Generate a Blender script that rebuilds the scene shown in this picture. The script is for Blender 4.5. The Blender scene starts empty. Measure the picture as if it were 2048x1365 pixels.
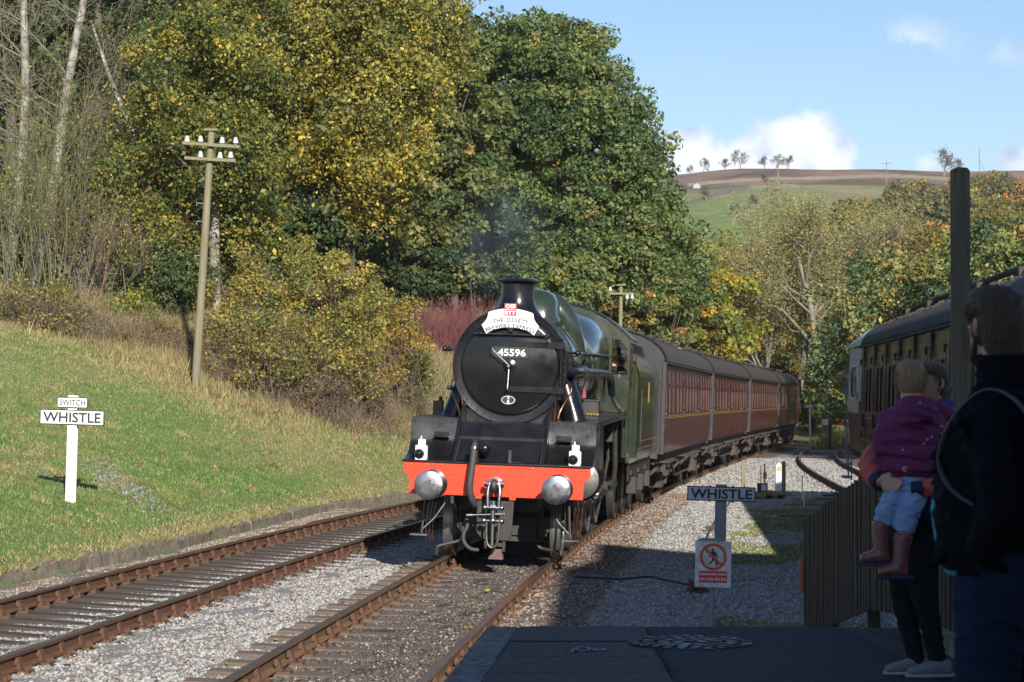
import bpy, math, random
import numpy as np
from mathutils import Matrix, Vector, Euler
PI = math.pi
sc = bpy.context.scene
col = sc.collection
random.seed(7); rng = np.random.default_rng(7)

# ------------------------------------------------------------------ camera, sky, sun, exposure
HC = 2.51                      # eye height above the rail tops; photographer stands on the platform
F = 4793.0                     # focal length in pixels of a 2048 px wide picture
cam = bpy.data.cameras.new("camera"); camo = bpy.data.objects.new("camera", cam); col.objects.link(camo)
camo.location = (0, 0, HC); camo.rotation_euler = (math.radians(90 + 0.926), 0, 0)
cam.sensor_width = 36.0; cam.lens = F / 2048 * 36.0; cam.clip_start = 0.2; cam.clip_end = 6000
cam.dof.use_dof = True; cam.dof.focus_distance = 34.0; cam.dof.aperture_fstop = 9.0
sc.camera = camo
AZ = 12.0; EL = 23.5           # sun: degrees to the right of straight behind the camera, elevation
sd = Vector((math.sin(math.radians(AZ)) * math.cos(math.radians(EL)), -math.cos(math.radians(AZ)) * math.cos(math.radians(EL)), math.sin(math.radians(EL))))
sun = bpy.data.lights.new("sun", 'SUN'); sun.energy = 5.0; sun.angle = math.radians(0.53); sun.color = (1.0, 0.955, 0.88)
suno = bpy.data.objects.new("sun", sun); col.objects.link(suno); suno.location = (20, -40, 40)
suno.rotation_euler = (-sd).to_track_quat('-Z', 'Y').to_euler()
W = bpy.data.worlds.new("World"); sc.world = W; W.use_nodes = True
nt = W.node_tree; nt.nodes.clear()
sky = nt.nodes.new('ShaderNodeTexSky'); sky.sky_type = 'NISHITA'; sky.sun_disc = False
sky.sun_elevation = math.radians(EL); sky.sun_rotation = math.radians(180 - AZ)
sky.air_density = 1.0; sky.dust_density = 0.6; sky.ozone_density = 2.2; sky.altitude = 200
bg = nt.nodes.new('ShaderNodeBackground'); bg.inputs['Strength'].default_value = 0.079
out = nt.nodes.new('ShaderNodeOutputWorld')
tc = nt.nodes.new('ShaderNodeTexCoord')
def wn(t, **k):
    n = nt.nodes.new(t)
    for a, b in k.items(): setattr(n, a, b)
    return n
def wmath(op, a, b=None, c=None, clamp=False):
    n = wn('ShaderNodeMath', operation=op, use_clamp=clamp)
    for i, v in enumerate((a, b, c)):
        if v is None: continue
        if isinstance(v, (int, float)): n.inputs[i].default_value = v
        else: nt.links.new(v, n.inputs[i])
    return n.outputs[0]
# clouds over the hill: direction-based, tangent of azimuth (u) and of elevation (w)
sep = wn('ShaderNodeSeparateXYZ'); nt.links.new(tc.outputs['Generated'], sep.inputs[0])
u = wmath('DIVIDE', sep.outputs[0], wmath('MAXIMUM', sep.outputs[1], 0.05))
w = wmath('DIVIDE', sep.outputs[2], wmath('MAXIMUM', sep.outputs[1], 0.05))
comb = wn('ShaderNodeCombineXYZ'); nt.links.new(u, comb.inputs[0]); nt.links.new(w, comb.inputs[1])
nz = wn('ShaderNodeTexNoise'); nz.inputs['Scale'].default_value = 42; nz.inputs['Detail'].default_value = 8; nz.inputs['Roughness'].default_value = 0.55
nt.links.new(comb.outputs[0], nz.inputs['Vector'])
dens = None
for (pu, pw, ru, rw, s) in [(0.118, 0.096, 0.027, 0.021, 1), (0.100, 0.088, 0.045, 0.011, 1), (0.105, 0.087, 0.022, 0.020, 1), (0.132, 0.090, 0.016, 0.018, 1), (0.075, 0.090, 0.02, 0.018, .75), (0.085, 0.083, 0.05, 0.008, 1),
                            (0.176, 0.089, 0.010, 0.008, .5), (0.214, 0.090, 0.014, 0.010, .7), (0.155, 0.078, 0.05, 0.007, .5), (0.165, 0.142, 0.03, 0.012, .22), (0.2, 0.138, 0.03, 0.012, .18),
                            (0.36, 0.11, 0.05, 0.03, 1), (-0.4, 0.1, 0.08, 0.03, 1), (0.6, 0.13, 0.09, 0.04, 1), (-0.75, 0.12, 0.1, 0.04, 1)]:
    a = wmath('DIVIDE', wmath('SUBTRACT', u, pu), ru); b = wmath('DIVIDE', wmath('SUBTRACT', w, pw), rw)
    d = wmath('SUBTRACT', 1.0, wmath('SQRT', wmath('ADD', wmath('MULTIPLY', a, a), wmath('MULTIPLY', b, b))))
    d = wmath('MULTIPLY', wmath('MAXIMUM', d, 0.0), s)
    dens = d if dens is None else wmath('MAXIMUM', dens, d)
d2 = wmath('MULTIPLY_ADD', wmath('SUBTRACT', nz.outputs[0], 0.5), 1.5, dens)
gate = wmath('MULTIPLY', dens, 6.0, clamp=True)
mask = wmath('MULTIPLY', wmath('MULTIPLY', wmath('SUBTRACT', d2, 0.06), 3.2, clamp=True), gate)
mask = wmath('MULTIPLY', mask, 0.95)
nz2 = wn('ShaderNodeTexNoise'); nz2.inputs['Scale'].default_value = 60; nz2.inputs['Detail'].default_value = 5
nt.links.new(comb.outputs[0], nz2.inputs['Vector'])
cr = wn('ShaderNodeMixRGB'); cr.inputs[1].default_value = (4.6, 5.7, 7.5, 1); cr.inputs[2].default_value = (9.0, 9.5, 10.3, 1)
nt.links.new(wmath('MULTIPLY_ADD', wmath('SUBTRACT', nz2.outputs[0], 0.5), 3.0, wmath('MULTIPLY_ADD', dens, 1.0, 0.35), clamp=True), cr.inputs[0])
tint = wn('ShaderNodeMixRGB', blend_type='MULTIPLY'); tint.inputs[0].default_value = 1; tint.inputs[2].default_value = (0.92, 0.98, 1.10, 1)
nt.links.new(sky.outputs[0], tint.inputs[1])
mx = wn('ShaderNodeMixRGB'); nt.links.new(mask, mx.inputs[0]); nt.links.new(tint.outputs[0], mx.inputs[1]); nt.links.new(cr.outputs[0], mx.inputs[2])
nt.links.new(mx.outputs[0], bg.inputs['Color']); nt.links.new(bg.outputs[0], out.inputs[0])
sc.view_settings.view_transform = 'Standard'; sc.view_settings.look = 'None'
sc.view_settings.exposure = 0.60; sc.view_settings.gamma = 1.0; sc.view_settings.use_curve_mapping = False
sc.cycles.max_bounces = 8; sc.cycles.transparent_max_bounces = 16
sc.cycles.sample_clamp_indirect = 6.0

# ------------------------------------------------------------------ helpers
def at(px, D, py=None):
    x = (px - 1024) / F * D
    return Vector((x, D, HC - (py - 760) / F * D if py is not None else 0.0))

def tag(o, label=None, cat=None, group=None, kind=None):
    if label: o['label'] = label
    if cat: o['category'] = cat
    if group: o['group'] = group
    if kind: o['kind'] = kind
    return o
def empty(name, loc=(0, 0, 0), rot=(0, 0, 0), mat=None, **k):
    o = bpy.data.objects.new(name, None); col.objects.link(o); o.empty_display_size = 0.2
    if mat is not None: o.matrix_world = mat
    else: o.location = loc; o.rotation_euler = rot
    return tag(o, **k)
def finish(me, sharp=38):
    try:
        me.shade_smooth(); me.set_sharp_from_angle(angle=math.radians(sharp))
    except Exception: pass
def link(name, me, mat, parent=None, loc=None, rot=None, **k):
    o = bpy.data.objects.new(name, me); col.objects.link(o)
    if mat is not None and len(me.materials) == 0: me.materials.append(mat)
    if parent is not None: o.parent = parent
    if loc is not None: o.location = loc
    if rot is not None: o.rotation_euler = rot
    return tag(o, **k)
def orth(d):
    d = Vector(d).normalized()
    a = Vector((0, 0, 1)) if abs(d.z) < 0.9 else Vector((1, 0, 0))
    s = d.cross(a).normalized(); t = s.cross(d).normalized()
    return d, s, t
class MB:
    def __init__(self): self.v = []; self.f = []
    def add(self, vs, fs):
        n = len(self.v); self.v += [tuple(p) for p in vs]; self.f += [tuple(i + n for i in f) for f in fs]; return self
    def box(self, cx, cy, cz, sx, sy, sz, R=None):
        vs = [Vector((sx * a / 2, sy * b / 2, sz * c / 2)) for a in (-1, 1) for b in (-1, 1) for c in (-1, 1)]
        if R is not None: vs = [R @ p for p in vs]
        vs = [p + Vector((cx, cy, cz)) for p in vs]
        return self.add(vs, [(0, 1, 3, 2), (4, 6, 7, 5), (0, 4, 5, 1), (2, 3, 7, 6), (0, 2, 6, 4), (1, 5, 7, 3)])
    def bb(self, x0, x1, y0, y1, z0, z1): return self.box((x0 + x1) / 2, (y0 + y1) / 2, (z0 + z1) / 2, abs(x1 - x0), abs(y1 - y0), abs(z1 - z0))
    def ring(self, c, s, t, r, r2, n): return [Vector(c) + s * (r * math.cos(2 * PI * i / n)) + t * (r2 * math.sin(2 * PI * i / n)) for i in range(n)]
    def cyl(self, p0, p1, r0, r1=None, n=14, caps=True):
        r1 = r0 if r1 is None else r1
        d, s, t = orth(Vector(p1) - Vector(p0))
        vs = self.ring(p0, s, t, r0, r0, n) + self.ring(p1, s, t, r1, r1, n)
        fs = [(i, (i + 1) % n, n + (i + 1) % n, n + i) for i in range(n)]
        if caps: fs += [tuple(range(n))[::-1], tuple(range(n, 2 * n))]
        return self.add(vs, fs)
    def lathe(self, o, axis, prof, n=32, cap0=True, cap1=True):
        d, s, t = orth(axis); vs = []
        for (r, h) in prof: vs += self.ring(Vector(o) + d * h, s, t, r, r, n)
        fs = []
        for k in range(len(prof) - 1):
            fs += [(k * n + i, k * n + (i + 1) % n, (k + 1) * n + (i + 1) % n, (k + 1) * n + i) for i in range(n)]
        if cap0: fs.append(tuple(range(n))[::-1])
        if cap1: fs.append(tuple(range((len(prof) - 1) * n, len(prof) * n)))
        return self.add(vs, fs)
    def tube(self, pts, r, n=8, caps=True, smooth=0):
        pts = [Vector(p) for p in pts]
        rr = r if isinstance(r, (list, tuple)) else [r] * len(pts)
        for _ in range(smooth):
            q = [pts[0]]; r2 = [rr[0]]
            for a, b, ra, rb in zip(pts, pts[1:], rr, rr[1:]):
                q += [a * .75 + b * .25, a * .25 + b * .75]; r2 += [ra * .75 + rb * .25, ra * .25 + rb * .75]
            pts = q + [pts[-1]]; rr = r2 + [rr[-1]]
        d0 = (pts[1] - pts[0]).normalized(); _, s, t = orth(d0); vs = []
        for i, p in enumerate(pts):
            d = (pts[min(i + 1, len(pts) - 1)] - pts[max(i - 1, 0)]).normalized()
            s = (s - d * s.dot(d)).normalized(); t = d.cross(s)
            vs += self.ring(p, s, t, rr[i], rr[i], n)
        fs = []
        for k in range(len(pts) - 1):
            fs += [(k * n + i, k * n + (i + 1) % n, (k + 1) * n + (i + 1) % n, (k + 1) * n + i) for i in range(n)]
        if caps: fs += [tuple(range(n))[::-1], tuple(range((len(pts) - 1) * n, len(pts) * n))]
        return self.add(vs, fs)
    def prism(self, poly, ax, a, b):
        """extrude a 2D polygon along axis ax ('x': poly is (y,z), 'y': (x,z), 'z': (x,y)) from a to b"""
        def P(p, h): return {'x': (h, p[0], p[1]), 'y': (p[0], h, p[1]), 'z': (p[0], p[1], h)}[ax]
        n = len(poly)
        vs = [P(p, a) for p in poly] + [P(p, b) for p in poly]
        return self.add(vs, [tuple(range(n))[::-1], tuple(range(n, 2 * n))] + [(i, (i + 1) % n, n + (i + 1) % n, n + i) for i in range(n)])
    def sph(self, c, r, n=12, m=8, sq=(1, 1, 1)):
        vs = [(c[0], c[1], c[2] - r * sq[2])]
        for j in range(1, m):
            a = -PI / 2 + PI * j / m
            for i in range(n):
                b = 2 * PI * i / n
                vs.append((c[0] + r * sq[0] * math.cos(a) * math.cos(b), c[1] + r * sq[1] * math.cos(a) * math.sin(b), c[2] + r * sq[2] * math.sin(a)))
        vs.append((c[0], c[1], c[2] + r * sq[2])); L = len(vs) - 1
        fs = [(0, 1 + (i + 1) % n, 1 + i) for i in range(n)] + [(L, 1 + (m - 2) * n + i, 1 + (m - 2) * n + (i + 1) % n) for i in range(n)]
        for j in range(m - 2): fs += [(1 + j * n + i, 1 + j * n + (i + 1) % n, 1 + (j + 1) * n + (i + 1) % n, 1 + (j + 1) * n + i) for i in range(n)]
        return self.add(vs, fs)
    def rivet(self, p, nrm, r=0.012, n=6):
        d, s, t = orth(nrm); p = Vector(p)
        vs = self.ring(p, s, t, r, r, n) + self.ring(p + d * r * .6, s, t, r * .7, r * .7, n) + [p + d * r * .9]
        fs = [(i, (i + 1) % n, n + (i + 1) % n, n + i) for i in range(n)] + [(n + i, n + (i + 1) % n, 2 * n) for i in range(n)]
        return self.add(vs, fs)
    def loft(self, rings, n=16):
        """rings: (center, rx, ry[, side vector, up vector])"""
        vs = []
        for R in rings:
            c, rx, ry = Vector(R[0]), R[1], R[2]; s = Vector(R[3]) if len(R) > 3 else Vector((1, 0, 0)); t = Vector(R[4]) if len(R) > 4 else Vector((0, 1, 0))
            vs += self.ring(c, s, t, rx, ry, n)
        fs = []
        for k in range(len(rings) - 1):
            fs += [(k * n + i, k * n + (i + 1) % n, (k + 1) * n + (i + 1) % n, (k + 1) * n + i) for i in range(n)]
        fs += [tuple(range(n))[::-1], tuple(range((len(rings) - 1) * n, len(rings) * n))]
        return self.add(vs, fs)
    def text(self, s, h, M, depth=0.003, width=None, bold=0.0, spacing=1.0):
        cu = bpy.data.curves.new('lettering', 'FONT'); cu.body = s; cu.size = 1; cu.extrude = 0.0; cu.offset = bold; cu.resolution_u = 3
        cu.space_character = spacing
        o = bpy.data.objects.new('lettering_tmp', cu); col.objects.link(o)
        dg = bpy.context.evaluated_depsgraph_get(); dg.update()
        me = bpy.data.meshes.new_from_object(o.evaluated_get(dg))
        V = np.array([v.co[:] for v in me.vertices]); fs = [tuple(p.vertices) for p in me.polygons]
        bpy.data.objects.remove(o); bpy.data.meshes.remove(me)
        if len(V) == 0: return self
        mn, mxv = V.min(0), V.max(0); c = (mn + mxv) / 2; k = h / (mxv[1] - mn[1]); kx = k if width is None else width / (mxv[0] - mn[0])
        vs = [M @ Vector(((p[0] - c[0]) * kx, (p[1] - c[1]) * k, depth)) for p in V]
        return self.add(vs, fs)
    def mesh(self, name, sharp=38, xf=None):
        me = bpy.data.meshes.new(name)
        vs = self.v if xf is None else [tuple(xf(Vector(p))) for p in self.v]
        me.from_pydata(vs, [], self.f); me.validate(); me.update()
        import bmesh as bm_
        b = bm_.new(); b.from_mesh(me); bm_.ops.recalc_face_normals(b, faces=b.faces); b.to_mesh(me); b.free()
        finish(me, sharp); return me
    def build(self, name, mat, parent=None, bevel=0, sharp=38, xf=None, **k):
        o = link(name, self.mesh(name, sharp, xf), mat, parent, **k)
        if bevel:
            m = o.modifiers.new('bevel', 'BEVEL'); m.width = bevel; m.segments = 2; m.limit_method = 'ANGLE'; m.angle_limit = math.radians(40)
        return o
# face-on matrix for lettering: local x = text right, y = text up, z = out of the board
def board_mat(c, right=(1, 0, 0), up=(0, 0, 1)):
    r = Vector(right).normalized(); u_ = Vector(up).normalized(); n = r.cross(u_)
    M = Matrix((r, u_, n)).transposed().to_4x4(); M.translation = Vector(c); return M

def mesh_np(name, V, k, C=None, smooth=False):
    """V: (n*k,3) separate faces of k vertices each; C: (n*k,3) colours"""
    me = bpy.data.meshes.new(name); nv = len(V); nf = nv // k
    me.vertices.add(nv); me.vertices.foreach_set('co', V.astype(np.float32).ravel())
    me.loops.add(nv); me.loops.foreach_set('vertex_index', np.arange(nv, dtype=np.int32))
    me.polygons.add(nf); me.polygons.foreach_set('loop_start', np.arange(0, nv, k, dtype=np.int32))
    me.update(calc_edges=True)
    if C is not None:
        a = me.color_attributes.new('col', 'FLOAT_COLOR', 'POINT')
        a.data.foreach_set('color', np.concatenate([C, np.ones((nv, 1))], 1).astype(np.float32).ravel())
    return me
def mesh_idx(name, V, Fc, C=None, smooth=True):
    me = bpy.data.meshes.new(name); me.from_pydata([tuple(p) for p in V], [], [tuple(f) for f in Fc]); me.update()
    if C is not None:
        a = me.color_attributes.new('col', 'FLOAT_COLOR', 'POINT')
        a.data.foreach_set('color', np.concatenate([C, np.ones((len(V), 1))], 1).astype(np.float32).ravel())
    if smooth: me.shade_smooth()
    return me

# ------------------------------------------------------------------ materials
def M(name, c, rough=0.6, metal=0.0, c2=None, var=0.5, scale=6.0, bump=0.0, bscale=40.0, coat=0.0, detail=4.0, stretch=(1, 1, 1), rvar=0.0, world=False, sheen=0.0, spec=0.5):
    m = bpy.data.materials.new(name); m.use_nodes = True; t = m.node_tree; b = t.nodes['Principled BSDF']
    b.inputs['Roughness'].default_value = rough; b.inputs['Metallic'].default_value = metal; b.inputs['Coat Weight'].default_value = coat
    b.inputs['Coat Roughness'].default_value = 0.08; b.inputs['Sheen Weight'].default_value = sheen; b.inputs['Specular IOR Level'].default_value = spec
    if c2 is None: c2 = tuple(x * 0.62 for x in c)
    tcn = t.nodes.new('ShaderNodeTexCoord'); mp = t.nodes.new('ShaderNodeMapping'); mp.inputs['Scale'].default_value = stretch
    if world:
        g = t.nodes.new('ShaderNodeNewGeometry'); t.links.new(g.outputs['Position'], mp.inputs[0])
    else: t.links.new(tcn.outputs['Object'], mp.inputs[0])
    n = t.nodes.new('ShaderNodeTexNoise'); n.inputs['Scale'].default_value = scale; n.inputs['Detail'].default_value = detail; n.inputs['Roughness'].default_value = 0.6
    t.links.new(mp.outputs[0], n.inputs['Vector'])
    r = t.nodes.new('ShaderNodeMapRange'); r.inputs['From Min'].default_value = 0.5 - var / 2; r.inputs['From Max'].default_value = 0.5 + var / 2
    t.links.new(n.outputs[0], r.inputs[0])
    mxn = t.nodes.new('ShaderNodeMixRGB'); mxn.inputs[1].default_value = (*c, 1); mxn.inputs[2].default_value = (*c2, 1)
    t.links.new(r.outputs[0], mxn.inputs[0]); t.links.new(mxn.outputs[0], b.inputs['Base Color'])
    if rvar:
        rr = t.nodes.new('ShaderNodeMapRange'); rr.inputs['From Min'].default_value = 0.35; rr.inputs['From Max'].default_value = 0.65
        rr.inputs['To Min'].default_value = rough; rr.inputs['To Max'].default_value = rough + rvar
        t.links.new(n.outputs[0], rr.inputs[0]); t.links.new(rr.outputs[0], b.inputs['Roughness'])
    if bump:
        n2 = t.nodes.new('ShaderNodeTexNoise'); n2.inputs['Scale'].default_value = bscale; n2.inputs['Detail'].default_value = 5
        t.links.new(mp.outputs[0], n2.inputs['Vector'])
        bp = t.nodes.new('ShaderNodeBump'); bp.inputs['Strength'].default_value = bump; bp.inputs['Distance'].default_value = 0.02
        t.links.new(n2.outputs[0], bp.inputs['Height']); t.links.new(bp.outputs[0], b.inputs['Normal'])
    return m
def leafmat(name, trans=0.38, rough=0.55, gain=1.0):
    m = bpy.data.materials.new(name); m.use_nodes = True; t = m.node_tree; b = t.nodes['Principled BSDF']
    a = t.nodes.new('ShaderNodeAttribute'); a.attribute_name = 'col'
    b.inputs['Roughness'].default_value = rough; b.inputs['Specular IOR Level'].default_value = 0.35
    t.links.new(a.outputs['Color'], b.inputs['Base Color'])
    if trans:
        tr = t.nodes.new('ShaderNodeBsdfTranslucent'); hs = t.nodes.new('ShaderNodeMixRGB'); hs.blend_type = 'MULTIPLY'; hs.inputs[0].default_value = 1; hs.inputs[2].default_value = (1.35, 1.25, .6, 1)
        t.links.new(a.outputs['Color'], hs.inputs[1]); t.links.new(hs.outputs[0], tr.inputs[0])
        ms = t.nodes.new('ShaderNodeMixShader'); ms.inputs[0].default_value = trans
        t.links.new(b.outputs[0], ms.inputs[1]); t.links.new(tr.outputs[0], ms.inputs[2]); t.links.new(ms.outputs[0], t.nodes['Material Output'].inputs[0])
    return m
def glassmat(name, c=(0.03, 0.035, 0.035), rough=0.04):
    m = bpy.data.materials.new(name); m.use_nodes = True; b = m.node_tree.nodes['Principled BSDF']
    b.inputs['Base Color'].default_value = (*c, 1); b.inputs['Roughness'].default_value = rough; b.inputs['Specular IOR Level'].default_value = 0.8
    return m
K = dict(
 black=M('loco_black', (.0055, .006, .008), .20, c2=(.013, .012, .011), var=.5, scale=4, coat=.1, rvar=.22, detail=8),
 smoke=M('smokebox_black', (.0045, .005, .0075), .15, c2=(.010, .009, .009), var=.6, scale=3, coat=.1, rvar=.15, detail=8, spec=.4),
 frame=M('frame_black', (.012, .011, .011), .6, c2=(.045, .035, .028), var=.6, scale=9, bump=.2, bscale=50),
 green=M('loco_green', (.017, .027, .015), .20, c2=(.026, .035, .021), var=.8, scale=3, coat=.8, rvar=.1),
 red=M('buffer_beam_red', (.84, .058, .016), .36, c2=(.62, .040, .014), var=.7, scale=4, coat=.15, bump=.06, bscale=40, detail=9),
 steel=M('polished_steel', (.42, .43, .45), .22, 1.0, c2=(.20, .21, .22), var=.7, scale=9, rvar=.2),
 dsteel=M('dull_steel', (.20, .19, .18), .45, .9, c2=(.08, .07, .06), var=.6, scale=12, rvar=.2),
 grease=M('grease', (.05, .05, .05), .5, c2=(.11, .11, .11), scale=30),
 rubber=M('hose_rubber', (.05, .045, .045), .65, c2=(.03, .03, .03), scale=20),
 brass=M('brass', (.65, .42, .14), .28, 1.0), copper=M('copper', (.65, .28, .16), .35, 1.0, c2=(.35, .15, .08), scale=15),
 wpaint=M('white_paint', (.78, .78, .76), .45, c2=(.62, .61, .56), var=.8, scale=7),
 letter=M('lettering_black', (.02, .02, .025), .5), lwhite=M('lettering_white', (.85, .85, .83), .5), lred=M('sign_red', (.70, .04, .05), .5, c2=(.6, .035, .04)),
 head_w=M('headboard_white', (.82, .83, .83), .35, c2=(.78, .79, .8)),
 maroon=M('coach_maroon', (.12, .012, .014), .32, c2=(.085, .018, .016), var=.9, scale=2.2, coat=.4, rvar=.2, stretch=(1, 3, .5)),
 maroon2=M('coach_window_band', (.095, .019, .020), .34, c2=(.085, .026, .024), var=.9, scale=2.5, coat=.3, rvar=.2, stretch=(1, 3, .5)),
 vent_red=M('vent_pane_red', (.060, .020, .022), .35, c2=(.035, .02, .02), scale=5),  # dull dark red colour of the upper window panes
 yline=M('yellow_line', (.60, .36, .05), .45),
 roof=M('coach_roof', (.058, .043, .035), .8, c2=(.034, .027, .023), var=.7, scale=1.6, bump=.2, bscale=14),
 under=M('underframe_brown', (.10, .070, .055), .85, c2=(.035, .026, .022), var=.6, scale=6, bump=.5, bscale=25),
 gangway=M('gangway_grey', (.055, .054, .058), .8, c2=(.03, .03, .033), scale=8), tyre=M('wheel_tyre', (.34, .33, .32), .38, .75, c2=(.16, .15, .14), var=.6, scale=9, stretch=(6, 1, 1)), cend=M('coach_end', (.045, .042, .042), .8, c2=(.03, .03, .03), scale=5),
 glass=glassmat('window_glass'), glass2=glassmat('window_glass_green', (.025, .04, .032)),
 glass_clear=None, dark=M('dark_interior', (.012, .011, .010), .9),
 rail=M('rail_rust', (.155, .066, .026), .8, c2=(.085, .040, .020), var=.6, scale=10, bump=.4, bscale=60, stretch=(1, .3, 1)),
 railm=M('main_rail_ochre', (.21, .115, .048), .8, c2=(.13, .065, .03), var=.7, scale=9, bump=.4, bscale=60, stretch=(1, .3, 1)),
 railtop=M('rail_top', (.22, .17, .13), .36, .75, c2=(.15, .105, .07), var=.6, scale=6, stretch=(1, .2, 1)),
 chair=M('chair_iron', (.14, .062, .030), .85, c2=(.07, .035, .02), scale=14, bump=.4, bscale=70),
 sleeper=M('sleeper_wood', (.034, .025, .019), .85, c2=(.075, .056, .042), var=.5, scale=12, bump=.7, bscale=30, stretch=(.25, 3, 3)),
 sleeper2=M('sleeper_wood_pale', (.18, .13, .095), .85, c2=(.08, .058, .045), var=.6, scale=9, bump=.7, bscale=30, stretch=(.25, 3, 3)),
 conc=M('weathered_concrete', (.27, .225, .16), .9, c2=(.085, .070, .045), var=.5, scale=7, bump=.9, bscale=18),
 slab=M('york_stone_slab', (.045, .037, .036), .75, c2=(.022, .019, .019), var=.6, scale=3, bump=.5, bscale=16),
 edge=M('platform_edge_paint', (.20, .20, .195), .75, c2=(.05, .048, .045), var=.28, scale=16, bump=.4, bscale=40),
 tar=M('tarmac', (.022, .027, .040), .8, c2=(.012, .015, .023), var=.6, scale=120, bump=.7, bscale=260),
 stone=M('sooty_stone', (.20, .17, .13), .9, c2=(.09, .075, .06), var=.6, scale=2, bump=.5, bscale=10),
 slate=M('slate_roof', (.07, .075, .085), .7, c2=(.04, .042, .05), scale=5),
 polew=M('pole_wood', (.25, .21, .135), .85, c2=(.13, .125, .065), var=.6, scale=5, bump=.5, bscale=40, stretch=(3, 3, .2)),
 postw=M('post_wood', (.19, .155, .11), .85, c2=(.06, .055, .035), var=.5, scale=9, bump=.8, bscale=60, stretch=(2, 2, .12)),
 fencew=M('fence_wood', (.075, .048, .024), .8, c2=(.038, .026, .014), var=.6, scale=6, bump=.4, bscale=40, stretch=(2, 2, .2)),
 porc=M('porcelain', (.62, .63, .64), .25), wire=M('wire', (.03, .03, .03), .6),
 gsteel=M('galvanised_steel', (.24, .27, .31), .5, .3, c2=(.16, .18, .22), var=.6, scale=8),
 birch=M('birch_bark', (.36, .34, .28), .85, c2=(.10, .085, .07), var=.28, scale=3.0, bump=.5, bscale=14, stretch=(1, 1, .9)),
 bark=M('grey_bark', (.14, .115, .085), .9, c2=(.06, .05, .038), var=.5, scale=4, bump=.7, bscale=16, stretch=(2, 2, .5)),
 ashbark=M('pale_bark', (.24, .215, .155), .9, c2=(.12, .105, .075), var=.6, scale=2, bump=.4, bscale=10),
 twig=M('twigs', (.19, .165, .115), .9, c2=(.11, .09, .065), scale=2), twigol=M('olive_twigs', (.13, .14, .055), .9, c2=(.09, .08, .04), scale=2),
 twigbr=M('brown_twigs', (.20, .145, .10), .9, c2=(.11, .075, .06), scale=2), redtwig=M('red_twigs', (.17, .025, .040), .85, c2=(.085, .045, .035), var=.6, scale=3, detail=8),
 leaf=leafmat('leaves'), leafd=leafmat('leaves_dark', .15), grassm=leafmat('grass_blades', .25, .7), stonem=leafmat('loose_stones', 0, .85),
 # clothes
 skin=M('skin', (.58, .35, .27), .5, c2=(.46, .24, .17), scale=12), hairb=M('brown_hair', (.050, .028, .016), .55, c2=(.085, .05, .03), var=.5, scale=40, bump=.8, bscale=160, stretch=(1, 1, .25)),
 hairf=M('fair_hair', (.36, .24, .12), .5, c2=(.24, .15, .07), var=.5, scale=40, bump=.8, bscale=170, stretch=(1, 1, .25)), hairm=M('mousy_hair', (.17, .11, .065), .5, c2=(.11, .07, .04), var=.5, scale=40, bump=.7, bscale=160, stretch=(1, .3, 1)),
 navy=M('navy_fleece', (.004, .005, .011), .95, bump=.4, bscale=200, spec=.2), cyan=M('light_blue_shirt', (.07, .38, .60), .8, spec=.2), denim=M('denim', (.012, .026, .06), .9, c2=(.007, .015, .036), scale=20, bump=.3, bscale=150, spec=.2),
 coral=M('coral_jacket', (.55, .10, .075), .7, c2=(.45, .08, .06), scale=8, bump=.35, bscale=14), navyj=M('navy_trim', (.02, .03, .07), .8), black2=M('dark_trousers', (.010, .011, .016), .9, c2=(.018, .019, .026), scale=20, bump=.3, bscale=25, spec=.2),
 shoe=M('grey_shoe', (.22, .23, .25), .8, c2=(.17, .18, .2), scale=20), ljean=M('light_jeans', (.24, .38, .62), .85, c2=(.18, .29, .50), scale=12, bump=.3, bscale=50), strap=M('grey_strap', (.12, .125, .14), .8), sole=M('sole', (.45, .45, .45), .7), bluef=M('blue_scarf', (.03, .07, .25), .9, bump=.4, bscale=40),
)
def clearglass():
    m = bpy.data.materials.new('cab_glass'); m.use_nodes = True; t = m.node_tree; t.nodes.remove(t.nodes['Principled BSDF'])
    a = t.nodes.new('ShaderNodeBsdfTransparent'); b = t.nodes.new('ShaderNodeBsdfGlossy'); b.inputs['Roughness'].default_value = .02; f = t.nodes.new('ShaderNodeFresnel'); f.inputs[0].default_value = 1.5
    s = t.nodes.new('ShaderNodeMixShader'); t.links.new(f.outputs[0], s.inputs[0]); t.links.new(a.outputs[0], s.inputs[1]); t.links.new(b.outputs[0], s.inputs[2]); t.links.new(s.outputs[0], t.nodes['Material Output'].inputs[0]); return m
K['glass_clear'] = clearglass()
# ------------------------------------------------------------------ lie of the land
def g(y): return -0.009 * (np.clip(y, -60, 140) - 32)          # the line falls away from the platform
_cy = np.array([0, 12, 20, 34.2, 42, 50, 55, 65, 75, 95, 115, 135, 180.]); _cx = np.array([-2.7, -2.05, -1.41, -.13, .68, 1.6, 2.2, 3.55, 5.0, 8.2, 11.6, 15.0, 22.7])
_cp = np.polyfit(_cy, _cx, 5)
def mainx(y): return float(np.polyval(_cp, y))
_ly = np.array([10, 20.8, 25.6, 36.3, 40.2, 44, 50.7, 60.]); _lx = np.array([-6.2, -5.12, -4.6, -3.42, -2.93, -2.35, -1.25, .35])
_lp = np.polyfit(_ly, _lx, 3)
def leftx(y): return float(np.polyval(_lp, y))
def xe(y): return np.interp(y, [-30, 20, 30, 35.9, 47.2, 50.9, 60, 75, 90, 110, 140, 180], [-17, -8.2, -6.43, -5.45, -4.36, -3.97, -1.9, 2.2, 4.8, 8.2, 13.5, 20])
def sidex(y): return np.interp(y, [0, 20, 26, 50, 60, 75, 95, 140], [5.0, 6.65, 7.02, 8.7, 9.15, 9.7, 11.3, 20])       # centre of the siding on the right
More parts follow.
